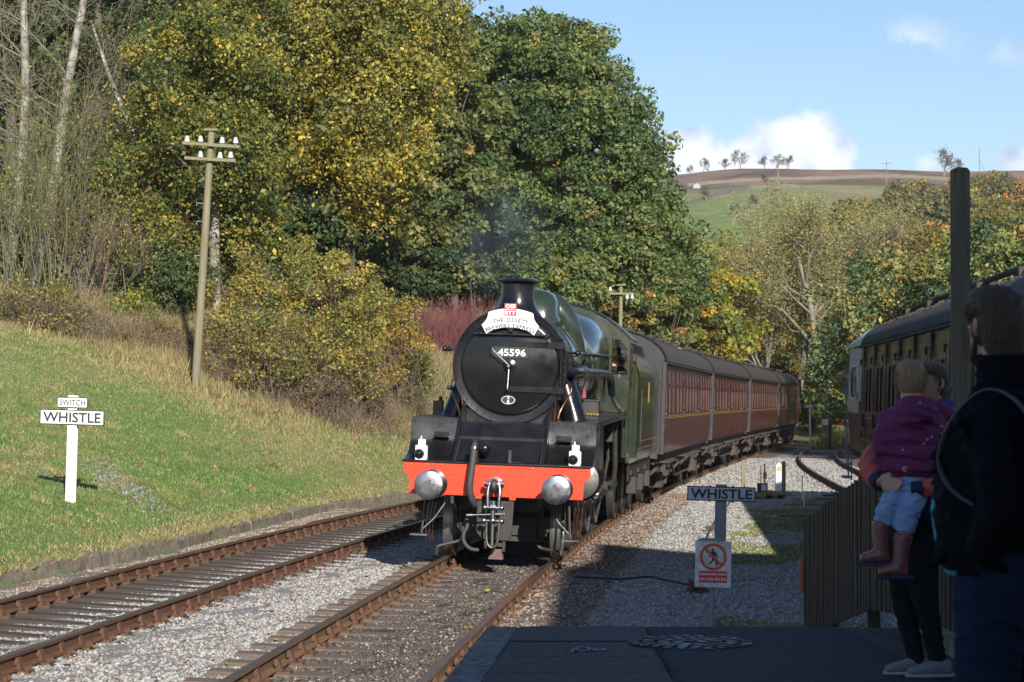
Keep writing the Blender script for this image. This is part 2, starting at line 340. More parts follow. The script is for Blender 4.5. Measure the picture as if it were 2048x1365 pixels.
def slope(y): return np.interp(y, [20, 40, 50, 60, 68, 75, 95, 130], [.18, .22, .34, .62, 1.0, 1.1, .9, .8])
def capz(y): return np.interp(y, [20, 50, 60, 80, 120], [8.0, 7.0, 5.5, 4.7, 4.5])
def landz(x, y):
    x = np.asarray(x, float); y = np.asarray(y, float); gz = g(y)
    d = xe(y) - x
    s = slope(y); cz = capz(y)
    bank = 0.22 + .38 * (1 - np.exp(-np.maximum(d, 0) / 1.3)) + cz * (1 - np.exp(-s * np.maximum(d, 0) / cz))
    base = gz - 0.20
    z = np.where(d > 0.05, base + bank + .05 * np.sin(x * 1.7 + y * .6) * np.clip(d, 0, 1), base)
    r = x - (sidex(y) + 3.0)                                   # right of the siding the ground rises gently
    z = np.where(r > 0, base + 2.5 * (1 - np.exp(-.12 * r)), z)
    return z
def brushy(x): return np.interp(x, [-20, -13, -7.5, -5.5, -4.3, -2.8, -1], [62, 60.5, 56.5, 57, 59.5, 62, 67])
def lz(x, y): return float(landz(x, y))
def fbm(x, y, o=3):
    from mathutils import noise
    return np.array([noise.fractal(Vector((float(a), float(b), 0.3)), 1.0, 2.0, o) for a, b in zip(x, y)])
# ground sheet
ys = np.concatenate([np.arange(-40, 16, 3.), np.arange(16, 75, .5), np.arange(75, 262, 3.)])
xs = np.concatenate([np.arange(-120, -24, 6.), np.arange(-24, 12, .35), np.arange(12, 120, 4.)])
X, Y = np.meshgrid(xs, ys); Z = landz(X, Y)
Z += rng.normal(0, .012, Z.shape) * (xe(Y) - X > .3)
nx = len(xs); V = np.stack([X, Y, Z], -1).reshape(-1, 3)
Fc = [(j * nx + i, j * nx + i + 1, (j + 1) * nx + i + 1, (j + 1) * nx + i) for j in range(len(ys) - 1) for i in range(nx - 1)]
d = xe(V[:, 1]) - V[:, 0]
def lerp(a, b, t): t = np.clip(t, 0, 1)[:, None]; return np.asarray(a) * (1 - t) + np.asarray(b) * t
nA = np.clip(.5 + 1.1 * fbm(V[:, 0] * .45, V[:, 1] * .22, 4), 0, 1)
grassc = lerp((.11, .18, .045), (.22, .21, .09), nA * .8)
brush = V[:, 1] - brushy(V[:, 0])
Cg = np.where((d > .05)[:, None], grassc, np.array([[.15, .13, .11]]))
Cg = np.where(((brush > 0) & (d > 1))[:, None], lerp((.10, .085, .035), (.06, .05, .025), nA), Cg)
rr_ = V[:, 0] - (sidex(V[:, 1]) + 2.2)
Cg = np.where(((rr_ > 0) | (V[:, 1] > 140))[:, None], lerp((.12, .12, .04), (.17, .13, .055), nA), Cg)
me = mesh_idx('ground', V, Fc, Cg)
def vcolmat(name, rough=.9, ns=14, amt=.55, bump=.8, bs=30, extra=None):
    m = bpy.data.materials.new(name); m.use_nodes = True; t = m.node_tree; b = t.nodes['Principled BSDF']; b.inputs['Roughness'].default_value = rough; b.inputs['Specular IOR Level'].default_value = .2
    a = t.nodes.new('ShaderNodeAttribute'); a.attribute_name = 'col'
    gm = t.nodes.new('ShaderNodeNewGeometry'); n = t.nodes.new('ShaderNodeTexNoise'); n.inputs['Scale'].default_value = ns; n.inputs['Detail'].default_value = 6; n.inputs['Roughness'].default_value = .65
    t.links.new(gm.outputs['Position'], n.inputs['Vector'])
    r = t.nodes.new('ShaderNodeMapRange'); r.inputs[1].default_value = .3; r.inputs[2].default_value = .7; r.inputs[3].default_value = 1 - amt; r.inputs[4].default_value = 1 + amt
    t.links.new(n.outputs[0], r.inputs[0])
    mu = t.nodes.new('ShaderNodeMixRGB'); mu.blend_type = 'MULTIPLY'; mu.inputs[0].default_value = 1
    t.links.new(a.outputs['Color'], mu.inputs[1]); t.links.new(r.outputs[0], mu.inputs[2]); t.links.new(mu.outputs[0], b.inputs['Base Color'])
    n2 = t.nodes.new('ShaderNodeTexNoise'); n2.inputs['Scale'].default_value = bs; n2.inputs['Detail'].default_value = 4; t.links.new(gm.outputs['Position'], n2.inputs['Vector'])
    bp = t.nodes.new('ShaderNodeBump'); bp.inputs['Strength'].default_value = bump; bp.inputs['Distance'].default_value = .04
    t.links.new(n2.outputs[0], bp.inputs['Height']); t.links.new(bp.outputs[0], b.inputs['Normal'])
    return m
link('ground', me, vcolmat('earth_and_turf'), kind='structure')

# the ballast bed: one sheet over the flat, pale between the tracks, brown and sooty in the main track
def raise_(lo): return np.interp(lo, [-9, .62, .85, 1.35, 1.8], [.054, .054, .016, .016, 0])
ys = np.arange(2, 141, .4); us = np.linspace(0, 1, 110)
V = []; C = []
for y in ys:
    x0 = xe(y) + .02; x1 = max(sidex(y) + 3.2, 9)
    for t_ in us:
        x = x0 + (x1 - x0) * t_; V.append((x, y, g(y) - .165 + (raise_(x - leftx(y)) if y < 52 else 0)))
V = np.array(V); Y_ = V[:, 1]; mx_ = np.polyval(_cp, Y_)
off = V[:, 0] - mx_
pale = np.array((.27, .25, .23)); sooty = np.array((.070, .055, .044)); brown = np.array((.17, .13, .10)); mossy = np.array((.16, .16, .06))
C = np.tile(pale, (len(V), 1))
C = np.where((np.abs(off) < .85)[:, None], sooty, C)
C = np.where(((off > .85) & (off < 1.75))[:, None], brown, C)
lo = V[:, 0] - np.polyval(_lp, Y_)
C = np.where(((lo < -1.1) & (Y_ < 60))[:, None], np.array((.20, .165, .13)), C)
mo = fbm(V[:, 0] * .55, Y_ * .22)
C = np.where(((off > 3.1) & (mo > .12) & (Y_ < 50))[:, None], mossy, C)
V[:, 2] += rng.normal(0, .010, len(V))
n_ = len(us)
Fc = [(j * n_ + i, j * n_ + i + 1, (j + 1) * n_ + i + 1, (j + 1) * n_ + i) for j in range(len(ys) - 1) for i in range(n_ - 1)]
link('ballast_bed', mesh_idx('ballast_bed', V, Fc, C), vcolmat('ballast_gravel', .9, 30, .6, 1.0, 38), kind='structure')

# loose stones, real little rocks
def rocks(name, P, S, C, mat, label_kind='stuff'):
    n = len(P)
    base = np.array([(1, 0, 0), (0, 1, 0), (-1, 0, 0), (0, -1, 0), (0, 0, .8), (0, 0, -.8)], float)
    fi = np.array([(0, 1, 4), (1, 2, 4), (2, 3, 4), (3, 0, 4), (1, 0, 5), (2, 1, 5), (3, 2, 5), (0, 3, 5)])
    a = rng.uniform(0, 2 * PI, n); B = base[None] * rng.uniform(.6, 1.15, (n, 6, 1)) * S[:, None, None]
    tl = rng.uniform(-.5, .5, n)
    x = B[..., 0]; y = B[..., 1]; z = B[..., 2]
    x, z = x * np.cos(tl)[:, None] - z * np.sin(tl)[:, None], x * np.sin(tl)[:, None] + z * np.cos(tl)[:, None]
    x2 = x * np.cos(a)[:, None] - y * np.sin(a)[:, None]; y2 = x * np.sin(a)[:, None] + y * np.cos(a)[:, None]
    Q = np.stack([x2, y2, z], -1) + P[:, None]
    T = Q[:, fi].reshape(-1, 3); CC = np.repeat(C, 24, 0)
    o = link(name, mesh_np(name, T, 3, CC), mat, kind=label_kind); return o
def scatter(n, y0, y1, xa, xb, dens=None):
    y = rng.uniform(0, 1, n) ** 1.25 * (y1 - y0) + y0; t_ = rng.uniform(0, 1, n)
    A = np.array([xa(v) for v in y]); B = np.array([xb(v) for v in y]); return A + (B - A) * t_, y
x, y = scatter(90000, 17.5, 52, lambda v: float(xe(v)) + .05, lambda v: mainx(v) - .80)
lo = x - np.polyval(_lp, y); z = g(y) - .165 + .004 + np.interp(lo, [-9, .62, .85, 1.35, 1.8], [.048, .048, .010, .010, 0])
S = rng.uniform(.012, .030, len(x)); c = rng.uniform(.15, .42, (len(x), 1)) * np.array([[1, .96, .90]])
rb = rng.random(len(x)); c = np.where((rb < .14)[:, None], np.array([[.22, .13, .08]]) * rng.uniform(.5, 1.3, (len(x), 1)), c)
lb = (lo < -1.0); c = np.where(lb[:, None] & (rng.random(len(x)) < .6)[:, None], np.array([[.20, .14, .09]]), c)
rocks('ballast_stones', np.stack([x, y, z], 1), S, c, K['stonem'])
x, y = scatter(65000, 21, 70, lambda v: mainx(v) + .80, lambda v: min(float(sidex(v)) - 1.0, .2136 * v + 1.2))
off = x - np.polyval(_cp, y); S = rng.uniform(.012, .030, len(x))
c = rng.uniform(.15, .42, (len(x), 1)) * np.array([[1, .96, .91]])
br = (off < 1.75) & (rng.random(len(x)) < .75); c = np.where(br[:, None], np.array([[.20, .135, .095]]) * rng.uniform(.5, 1.5, (len(x), 1)), c)
mo = fbm(x * .55, y * .22); c = np.where(((off > 3.1) & (mo > .12) & (rng.random(len(x)) < .7))[:, None], np.array([[.17, .18, .06]]) * rng.uniform(.6, 1.4, (len(x), 1)), c)
rocks('ballast_stones', np.stack([x, y, g(y) - .160], 1), S, c, K['stonem'])
x, y = scatter(26000, 18, 36, lambda v: mainx(v) - .7, lambda v: mainx(v) + .7)
S = rng.uniform(.008, .024, len(x)); c = rng.uniform(.035, .13, (len(x), 1)) * np.array([[1, .83, .70]])
k_ = rng.random(len(x)) < .07; c = np.where(k_[:, None], rng.uniform(.25, .42, (len(x), 1)) * np.array([[1, .8, .6]]), c)
rocks('ballast_stones', np.stack([x, y, g(y) - .160], 1), S, c, K['stonem'])
x, y = scatter(16000, 62, 100, lambda v: mainx(v) + .9, lambda v: float(sidex(v)) + 2.5)
rocks('ballast_stones', np.stack([x, y, g(y) - .155], 1), rng.uniform(.02, .05, len(x)), rng.uniform(.12, .40, (len(x), 1)) * np.array([[1, .93, .85]]), K['stonem'])
# a spill of stones on the turf
n = 420; t_ = rng.uniform(0, 1, n); px = 190 + t_ * 130 + rng.normal(0, 26, n); D_ = 43 - t_ * 3 + rng.normal(0, .8, n)
x = (px - 1024) / F * D_
rocks('stone_spill', np.stack([x, D_, landz(x, D_) + .015], 1), rng.uniform(.015, .045, n), rng.uniform(.07, .30, (n, 1)) * np.array([[1.0, .96, .92]]), K['stonem'])
# fallen leaves between the rails
n = 620; y = rng.uniform(18, 42, n); x = np.array([random.uniform(leftx(v) - 2.4, mainx(v) + 3.5) for v in y])
def leafquads(P, S, N=None, up=.3, C=None, asp=.62):
    n = len(P); d = rng.normal(0, 1, (n, 3)) if N is None else N
    d = d / (np.linalg.norm(d, axis=1, keepdims=True) + 1e-9)
    r = rng.normal(0, 1, (n, 3)); a = np.cross(d, r); a /= (np.linalg.norm(a, axis=1, keepdims=True) + 1e-9); b = np.cross(d, a)
    a = a * S[:, None]; b = b * (S * asp)[:, None]
    Q = np.stack([P - a, P + b, P + a * .9, P - b], 1); return Q.reshape(-1, 3)
N = np.stack([rng.normal(0, .3, n), rng.normal(0, .3, n), np.ones(n)], 1)
cc = np.array([(.45, .36, .04), (.32, .16, .04), (.20, .10, .04), (.36, .34, .06)])[rng.integers(0, 4, n)]
link('fallen_leaves', mesh_np('fallen_leaves', leafquads(np.stack([x, y, g(y) - .12], 1), rng.uniform(.02, .045, n), N), 4, np.repeat(cc, 4, 0)), K['leaf'], kind='stuff')

# ------------------------------------------------------------------ tracks
railprof = [(-.07, 0), (.07, 0), (.07, .012), (.012, .03), (.012, .105), (.035, .118), (.035, .145), (-.035, .145), (-.035, .118), (-.012, .105), (-.012, .03), (-.07, .012)]
def track(name, cx, y0, y1, cant0, cant1, mats, label, slen=2.6, spacing=.72, chair_to=75, smat=K['sleeper'], lift=0.0, sleeper_to=None):
    root = empty(name, (cx(y0), y0, float(g(y0))), label=label, cat='railway track')
    base = Vector(root.location)
    yy = np.arange(y0, y1 + .01, 1.0)
    def cant(y): return np.interp(y, [20, 55], [cant0, cant1])
    def frame(y):
        h = math.atan((cx(y + .5) - cx(y - .5)))
        s = cant(y) / 1.5
        return Vector((cx(y), y, float(g(y)) + lift)), h, math.atan(s)
    for side in (-1, 1):
        vs = []; fs = []; tops = []
        for y in yy:
            p, h, roll = frame(y); r = Vector((math.cos(h), -math.sin(h), -math.sin(roll)))
            for (a, b) in railprof: vs.append(tuple(p + r * (side * .752 + a) + Vector((0, 0, b - .145)) - base))
        n = len(railprof)
        m1 = MB(); m1.add(vs, [(k * n + i, k * n + (i + 1) % n, (k + 1) * n + (i + 1) % n, (k + 1) * n + i) for k in range(len(yy) - 1) for i in range(n)] + [tuple(range(n)), tuple(range((len(yy) - 1) * n, len(yy) * n))])
        ro = m1.build('rail', mats[0], root)
        ro.data.materials.append(mats[1])
        for p in ro.data.polygons:
            if p.normal.z > .9 and max(ro.data.vertices[v].co.z for v in p.vertices) > -10:
                zc = sum((ro.data.vertices[v].co.z + base.z - float(g(ro.data.vertices[v].co.y + base.y))) for v in p.vertices) / len(p.vertices)
                if zc > lift - .07: p.material_index = 1
    # one sleeper, one chair
    sl = MB().box(0, 0, -.225, slen, .25, .13).mesh('sleeper'); sl.materials.append(smat)
    ch = MB(); ch.box(0, 0, -.152, .36, .19, .022); ch.prism([(-.10, -.14), (-.045, -.14), (-.045, -.045), (-.062, -.045)], 'y', -.05, .05); ch.prism([(.10, -.14), (.045, -.14), (.045, -.035), (.066, -.035)], 'y', -.05, .05)
    ch.cyl((-.15, .05, -.14), (-.15, .05, -.105), .022, n=6); ch.cyl((.15, -.05, -.14), (.15, -.05, -.105), .022, n=6); ch.cyl((.15, .05, -.14), (.15, .05, -.105), .022, n=6)
    ch.box(-.05, .0, -.07, .035, .13, .06)
    # the coiled key
    ch.tube([(.055 + .012 * math.cos(a), .0 + .07 - .008 * a, -.075 + .026 * math.sin(a)) for a in np.linspace(0, 6 * PI, 19)], .007, n=4)
    chm = ch.mesh('rail_chair'); chm.materials.append(K['chair'])
    y = y0 + .3
    while y < (sleeper_to or y1):
        p, h, roll = frame(y)
        Mx = Matrix.Translation(p - base) @ Euler((0, roll, -h)).to_matrix().to_4x4() @ Matrix.Translation((random.uniform(-.04, .04), 0, 0)) @ Euler((0, 0, random.uniform(-.012, .012))).to_matrix().to_4x4()
        s = link('sleeper', sl, smat, root); s.matrix_local = Mx
        if y < chair_to:
            for side in (-1, 1):
                c = link('rail_chair', chm, K['chair'], s, loc=(side * .752, 0, 0)); c.rotation_euler = (0, 0, 0 if side > 0 else PI)
        y += spacing + random.uniform(-.03, .03)
    return root
track('railway_track', mainx, 8, 139, .055, .055, (K['railm'], K['railtop']), 'main railway track running under the steam locomotive, sunk in sooty ballast', smat=K['sleeper2'], chair_to=62, lift=0.0, spacing=.74)
track('railway_track', leftx, 16, 58, .10, .05, (K['rail'], K['railtop']), 'rusty railway track nearest the grass bank with dark sleepers standing proud', smat=K['sleeper'], lift=.075, spacing=.68)
_sp = np.polyfit([20, 26, 38, 50, 60, 75, 90, 112], [6.65, 7.02, 7.85, 8.65, 9.2, 10.2, 11.6, 14.6], 4)
track('railway_track', lambda y: float(np.polyval(_sp, y)), 20, 112, 0, 0, (K['rail'], K['railtop']), 'siding track in the shade by the parked brown coach, curving to join the main line', smat=K['sleeper'], chair_to=30, spacing=.8)
# kerb at the foot of the bank: weathered blocks, each its own
kerb = empty('retaining_kerb', (float(xe(30)), 30, 0), label='low weathered concrete kerb holding back the grass bank beside the rusty track', cat='retaining kerb')
y = 17.0
while y < 60:
    L = random.uniform(1.3, 2.2); y2 = y + L
    xa, xb = float(xe(y)), float(xe(y2)); za, zb = float(g(y)), float(g(y2)); h = random.uniform(.05, .11)
    hh = np.interp(y, [17, 50], [1.35, .75]); nseg = 8; vs = []; fs = []
    for i in range(nseg + 1):
        t_ = i / nseg; yv = y + .02 + (L - .04) * t_; xv = xa + (xb - xa) * t_ + random.uniform(-.02, .02); zv = za + (zb - za) * t_
        top = (h + .0) * hh + random.uniform(-.035, .03)
        vs += [(xv + .05 + random.uniform(-.015, .015), yv, zv - .3), (xv + .03 + random.uniform(-.02, .02), yv, zv + top * .5), (xv + random.uniform(-.02, .02), yv, zv + top), (xv - .22, yv, zv + top + .01), (xv - .24, yv, zv - .3)]
    for i in range(nseg): fs += [(i * 5 + k, i * 5 + (k + 1) % 5, (i + 1) * 5 + (k + 1) % 5, (i + 1) * 5 + k) for k in range(5)]
    fs += [(0, 1, 2, 3, 4), tuple(nseg * 5 + k for k in range(5))]
    vs = [tuple(Vector(v) - kerb.location) for v in vs]
    MB().add(vs, fs).build('block', K['conc'], kerb, sharp=30); y = y2

# ------------------------------------------------------------------ platform
PZ = .96; PY1 = 15.1
plat = empty('platform', (1.2, 8, 0), kind='structure')
def pl(v): return tuple(Vector(v) - Vector((1.2, 8, 0)))
def pex(y): return -.16 - .072 * (PY1 - y)
MB().prism([pl((pex(-6) + .02, -6, 0))[:2], pl((pex(PY1) + .02, PY1 - .02, 0))[:2], pl((3.2, PY1 - .02, 0))[:2], pl((3.2, -6, 0))[:2]], 'z', -.35, PZ - .085).build('platform_core', K['stone'], plat)
yb = PY1; spl = (1290 - 1024) / F * PY1
for i in range(26):
    dd = [.86, .80, .74, .9, .82][i % 5]; y2 = yb - dd; gp = .008
    e0, e1 = pex(yb), pex(y2)
    MB().prism([pl((e0 + .004, yb - gp, 0))[:2], pl((e1 + .004, y2 + gp, 0))[:2], pl((e1 + .20, y2 + gp, 0))[:2], pl((e0 + .20, yb - gp, 0))[:2]], 'z', PZ - .083, PZ + random.uniform(-.002, .002)).build('edge_stone', K['edge'], plat, bevel=.008)
    MB().prism([pl((e0 + .205, yb - gp, 0))[:2], pl((e1 + .205, y2 + gp, 0))[:2], pl((spl - .01, y2 + gp, 0))[:2], pl((spl - .01, yb - gp, 0))[:2]], 'z', PZ - .083, PZ + random.uniform(-.004, .003)).build('paving_slab', K['slab'], plat, bevel=.006)
    yb = y2
    if yb < -5: break
MB().prism([pl((spl, PY1 - .01, 0))[:2], pl((2.05, PY1 - .01, 0))[:2], pl((2.2, 13.6, 0))[:2], pl((2.25, 11.5, 0))[:2], pl((2.3, -6, 0))[:2], pl((spl, -6, 0))[:2]], 'z', PZ - .083, PZ - .001).build('tarmac_surface', K['tar'], plat, bevel=.01)
yb = PY1
while yb > -5:
    y2 = yb - random.uniform(.7, 1.1)
    MB().prism([pl((2.34, yb - .01, 0))[:2], pl((2.34, y2, 0))[:2], pl((3.1, y2, 0))[:2], pl((3.1, yb - .01, 0))[:2]], 'z', PZ - .083, PZ - random.uniform(0, .012)).build('paving_slab', K['slab'], plat, bevel=.008); yb = y2
MB().prism([pl((2.05, PY1 - .012, 0))[:2], pl((2.2, 13.6, 0))[:2], pl((2.25, 11.5, 0))[:2], pl((2.3, -6, 0))[:2], pl((2.33, -6, 0))[:2], pl((2.33, PY1 - .012, 0))[:2]], 'z', PZ - .083, PZ - .008).build('worn_mortar_strip', K['slab'], plat)
# round cover of small setts let into the surface
rc = empty('round_setts_cover', pl((((1380 - 1024) / F) * 14.15, 14.15, PZ)), label=None); rc.parent = plat
sil = M('wet_setts', (.020, .022, .028), .34, c2=(.012, .013, .016), var=.5, scale=10, rvar=.4)
for rad, cnt in ((.335, 26), (.25, 19), (.165, 12), (.085, 6)):
    for i in range(cnt):
        a0 = 2 * PI * i / cnt + .05; a1 = 2 * PI * (i + 1) / cnt - .05
        MB().prism([((rad - .032) * math.cos(a0), (rad - .032) * math.sin(a0)), ((rad + .035) * math.cos(a0), (rad + .035) * math.sin(a0)), ((rad + .035) * math.cos(a1), (rad + .035) * math.sin(a1)), ((rad - .032) * math.cos(a1), (rad - .032) * math.sin(a1))], 'z', -.001, .007 + random.uniform(-.001, .002)).build('sett', sil, rc)
# painted 98 on a slab
m_ = MB(); Rm = Matrix.Translation(pl((.40, 14.02, PZ + .004))) @ Matrix.Rotation(PI * .5 + 1.2, 4, 'Z')
m_.tube([(.33 + .105 * math.cos(a) - 1.2 * 0, 0, 0) for a in (0, .1)], .0001, n=3)
def flat_ring(mb, cx_, cy_, ra, rb_, wd, n=18):
    vs = []; 
    for i in range(n):
        a = 2 * PI * i / n; vs += [(cx_ + ra * math.cos(a), cy_ + rb_ * math.sin(a), PZ + .006), (cx_ + (ra - wd) * math.cos(a), cy_ + (rb_ - wd) * math.sin(a), PZ + .006)]
    mb.add([pl(v) for v in vs], [(2 * i, 2 * ((i + 1) % n), 2 * ((i + 1) % n) + 1, 2 * i + 1) for i in range(n)])
m_ = MB(); flat_ring(m_, .405, 13.80, .052, .11, .02); flat_ring(m_, .50, 13.76, .040, .06, .018); m_.add([pl(v) for v in [(.352, 13.80, PZ + .006), (.372, 13.80, PZ + .006), (.345, 13.62, PZ + .006), (.328, 13.63, PZ + .006)]], [(0, 1, 2, 3)])
m_.build('painted_marks', M('worn_paint', (.30, .31, .33), .7, c2=(.12, .12, .13), var=.3, scale=30), plat)
# ------------------------------------------------------------------ hills
def hillz(x, y):
    x = np.asarray(x, float); y = np.asarray(y, float)
    base = np.interp(y, [190, 240, 300, 400, 520, 640, 760, 900, 1050, 1300], [-3, 3, 9.5, 23, 40, 53.5, 66.5, 81.5, 84, 84])
    u_ = x / np.maximum(y, 1)
    k = np.interp(u_, [-.6, -.05, .072, .095, .115, .16, .2136, .5], [.8, .93, .975, 1.0, 1.012, 1.0, .985, .9])
    return base * k + (.5 * np.sin(x * .045 + y * .02) + .35 * np.sin(x * .11 - y * .05)) * np.clip((y - 300) / 300, 0, 1)
ys = np.concatenate([np.arange(200, 960, 5.), np.arange(960, 1300, 25.)])
us = np.linspace(-.55, .55, 330)
Yh = np.repeat(ys, len(us)); Xh = Yh * np.tile(us, len(ys)); Zh = hillz(Xh, Yh)
PX = 1024 + F * Xh / Yh
nn = np.sin(Xh * .12 + 1.3 * np.sin(Yh * .05)) * .5 + np.sin(Xh * .05 - Yh * .03) * .3 + rng.normal(0, .25, len(Xh))
moor = lerp((.10, .058, .043), (.26, .175, .115), nn * .6 + .45)
heath = lerp((.085, .085, .035), (.13, .12, .055), nn * .5 + .5)
pasture = lerp((.15, .205, .055), (.19, .225, .075), nn * .5 + .5)
rough_ = lerp((.25, .22, .10), (.16, .16, .065), nn * .6 + .4)
C = pasture.copy()
C = np.where((Yh > 700)[:, None], moor, C)
C = np.where(((Yh > 672) & (Yh <= 700))[:, None], heath, C)
C = np.where(((Yh > 600) & (Yh <= 672) & (Xh < 95 + (Yh - 610) * .12))[:, None], rough_, C)
C = np.where((np.abs(Yh - (575 + .28 * (Xh - 50))) < 7)[:, None], rough_ * np.array((1.15, 1.0, 1.0)), C)
C = np.where((np.abs(Yh - 515) < 5)[:, None], rough_, C)
C = np.where(((Xh > .13 * Yh) & (Yh < 672))[:, None], rough_, C)
nu = len(us)
Fc = [(j * nu + i, j * nu + i + 1, (j + 1) * nu + i + 1, (j + 1) * nu + i) for j in range(len(ys) - 1) for i in range(nu - 1)]
link('moorland_hill', mesh_idx('moorland_hill', np.stack([Xh, Yh, Zh], 1), Fc, C), vcolmat('hill_turf', .95, .35, .35, .4, 1.5), kind='structure')
# far plain behind and around so the ground reaches the horizon
bigm = M('far_country', (.12, .13, .055), .95, c2=(.09, .10, .05), scale=.02)
MB().add([(-4000, -1500, -4.5), (4000, -1500, -4.5), (4000, 5000, -4.5), (-4000, 5000, -4.5)], [(0, 1, 2, 3)]).build('far_country', bigm, kind='structure')

# ------------------------------------------------------------------ foliage builders
def pal(cols, wts, n, clump_shift=None):
    cols = np.array(cols); w_ = np.array(wts, float); w_ /= w_.sum()
    c = cols[rng.choice(len(cols), n, p=w_)]
    return c * rng.uniform(.70, 1.25, (n, 1))
def rdir(n):
    v = rng.normal(0, 1, (n, 3)); return v / np.linalg.norm(v, axis=1, keepdims=True)
def crown(ells, nclump, cr, nleaf, size, cols, wts, squash=.8, hollow=.5, front=0.0, shift=.25, asp=.62, lump=.22):
    """ells: list of (centre, (rx,ry,rz), weight)"""
    w_ = np.array([e[2] for e in ells], float); w_ /= w_.sum()
    ci = rng.choice(len(ells), nclump, p=w_); d = rdir(nclump)
    ce = np.array([tuple(ells[i][0]) for i in ci], float); ra = np.array([ells[i][1] for i in ci], float)
    lp = 1 + lump * np.sin(d[:, 0] * 5 + ce[:, 0]) * np.sin(d[:, 2] * 6 + ce[:, 2]) + rng.normal(0, .05, nclump)
    rad = (hollow + (1 - hollow) * rng.uniform(0, 1, nclump) ** .5) * lp
    cc = ce + d * ra * rad[:, None]
    crs = cr * rng.uniform(.6, 1.35, nclump)
    li = rng.choice(nclump, nleaf, p=crs ** 2 / np.sum(crs ** 2))
    ld = rdir(nleaf); ld[:, 2] = np.where(ld[:, 2] < 0, ld[:, 2] * .7, ld[:, 2])
    r = crs[li] * rng.uniform(.25, 1, nleaf) ** .45
    P = cc[li] + ld * r[:, None] * np.array([1, 1, squash])
    N = ld * .9 + rng.normal(0, .65, (nleaf, 3)) + np.array([0, 0, .25])
    wp = np.array(wts, float) / sum(wts); pick = rng.choice(len(cols), nclump, p=wp)[li]; own = rng.choice(len(cols), nleaf, p=wp); C = np.array(cols)[np.where(rng.random(nleaf) < .6, pick, own)] * rng.uniform(.72, 1.25, (nleaf, 1))
    cs = np.clip(rng.normal(0, shift, (nclump, 1)), -.35, .5) * np.array([[1.2, .7, .4]]) + 1
    C = np.clip(C * cs[li], .004, 1)
    S = size * np.clip(np.exp(rng.normal(0, .36, nleaf)), .4, 2.1)
    return leafquads(P, S, N, asp=asp), np.repeat(C, 4, 0), cc
def hanging(ells, nstr, ln, nleaf, size, cols, wts, hollow=.45, shift=.28):
    w_ = np.array([e[2] for e in ells], float); w_ /= w_.sum()
    ci = rng.choice(len(ells), nstr, p=w_); d = rdir(nstr)
    ce = np.array([tuple(ells[i][0]) for i in ci], float); ra = np.array([ells[i][1] for i in ci], float)
    top = ce + d * ra * (hollow + (1 - hollow) * rng.uniform(0, 1, (nstr, 1)) ** .5)
    ncl = max(nstr // 9, 20); cl_ = rng.integers(0, ncl, nstr); top = top[:ncl][cl_] + rng.normal(0, .20, (nstr, 3)) * np.array([1, 1, .7]); ce = ce[:ncl][cl_]
    L = (.35 + .65 * rng.uniform(0, 1, ncl))[cl_] * rng.uniform(.5, 1, nstr) * ln; sw = rng.normal(0, .35, (nstr, 2))
    li = rng.integers(0, nstr, nleaf); t_ = rng.uniform(0, 1, nleaf)
    P = top[li] + np.stack([sw[li, 0] * t_, sw[li, 1] * t_, -L[li] * t_ ** 1.2], 1) + rng.normal(0, .12, (nleaf, 3))
    N = rng.normal(0, 1, (nleaf, 3)) + (top[li] - ce[li]) * .35
    C = np.clip(pal(cols, wts, nleaf) * (np.clip(rng.normal(0, shift, (ncl, 1)), -.4, .5) * np.array([[1.2, .9, .4]]) + 1)[cl_][li], .004, 1)
    return leafquads(P, size * np.clip(np.exp(rng.normal(0, .36, nleaf)), .4, 2.1), N), np.repeat(C, 4, 0), top
def trunk_mb(pts, r, limbs=(), n=9, lr=.35):
    m = MB(); m.tube(pts, r, n=n, smooth=1)
    P = [Vector(p) for p in pts]
    for c in limbs:
        c = Vector(c); zt = min(max(c.z - random.uniform(.6, 2.2), P[0].z + .25 * (P[-1].z - P[0].z)), P[-1].z)
        k = 0
        while k < len(P) - 2 and P[k + 1].z < zt: k += 1
        a = P[k]; b = P[k + 1]; t_ = (zt - a.z) / max(b.z - a.z, .01); s = a.lerp(b, min(max(t_, 0), 1))
        rr = r[k] * lr; mid = s.lerp(c, .5) + Vector((random.uniform(-.2, .2), random.uniform(-.2, .2), random.uniform(0, .35)))
        m.tube([s, mid, c], [rr, rr * .6, rr * .2], n=5, smooth=1)
    return m
def tree(name, label, base, trunk_pts, r, V, C, limbs, bark, leafm, group=None, cat='tree', nl=18):
    root = empty(name, tuple(base), label=label, cat=cat, group=group)
    b = Vector(base); off = lambda p: tuple(Vector(p) - b)
    lim = [limbs[i] for i in rng.choice(len(limbs), min(nl, len(limbs)), replace=False)] if len(limbs) else []
    m = trunk_mb([off(p) for p in trunk_pts], r, [off(c) for c in lim]); m.build('trunk', bark, root, sharp=60)
    link('crown', mesh_np('crown', V - np.array(b), 4, C), leafm, root)
    return root
def copy_tree(o, loc, rz=0, sc_=(1, 1, 1), **k):
    c = o.copy(); col.objects.link(c); c.location = loc; c.rotation_euler = (0, 0, rz); c.scale = sc_
    for kk in ('label', 'category', 'group'):
        if kk in c and kk not in ('category',): del c[kk]
    tag(c, **k)
    for ch in list(o.children):
        d_ = ch.copy(); col.objects.link(d_); d_.parent = c
    return c
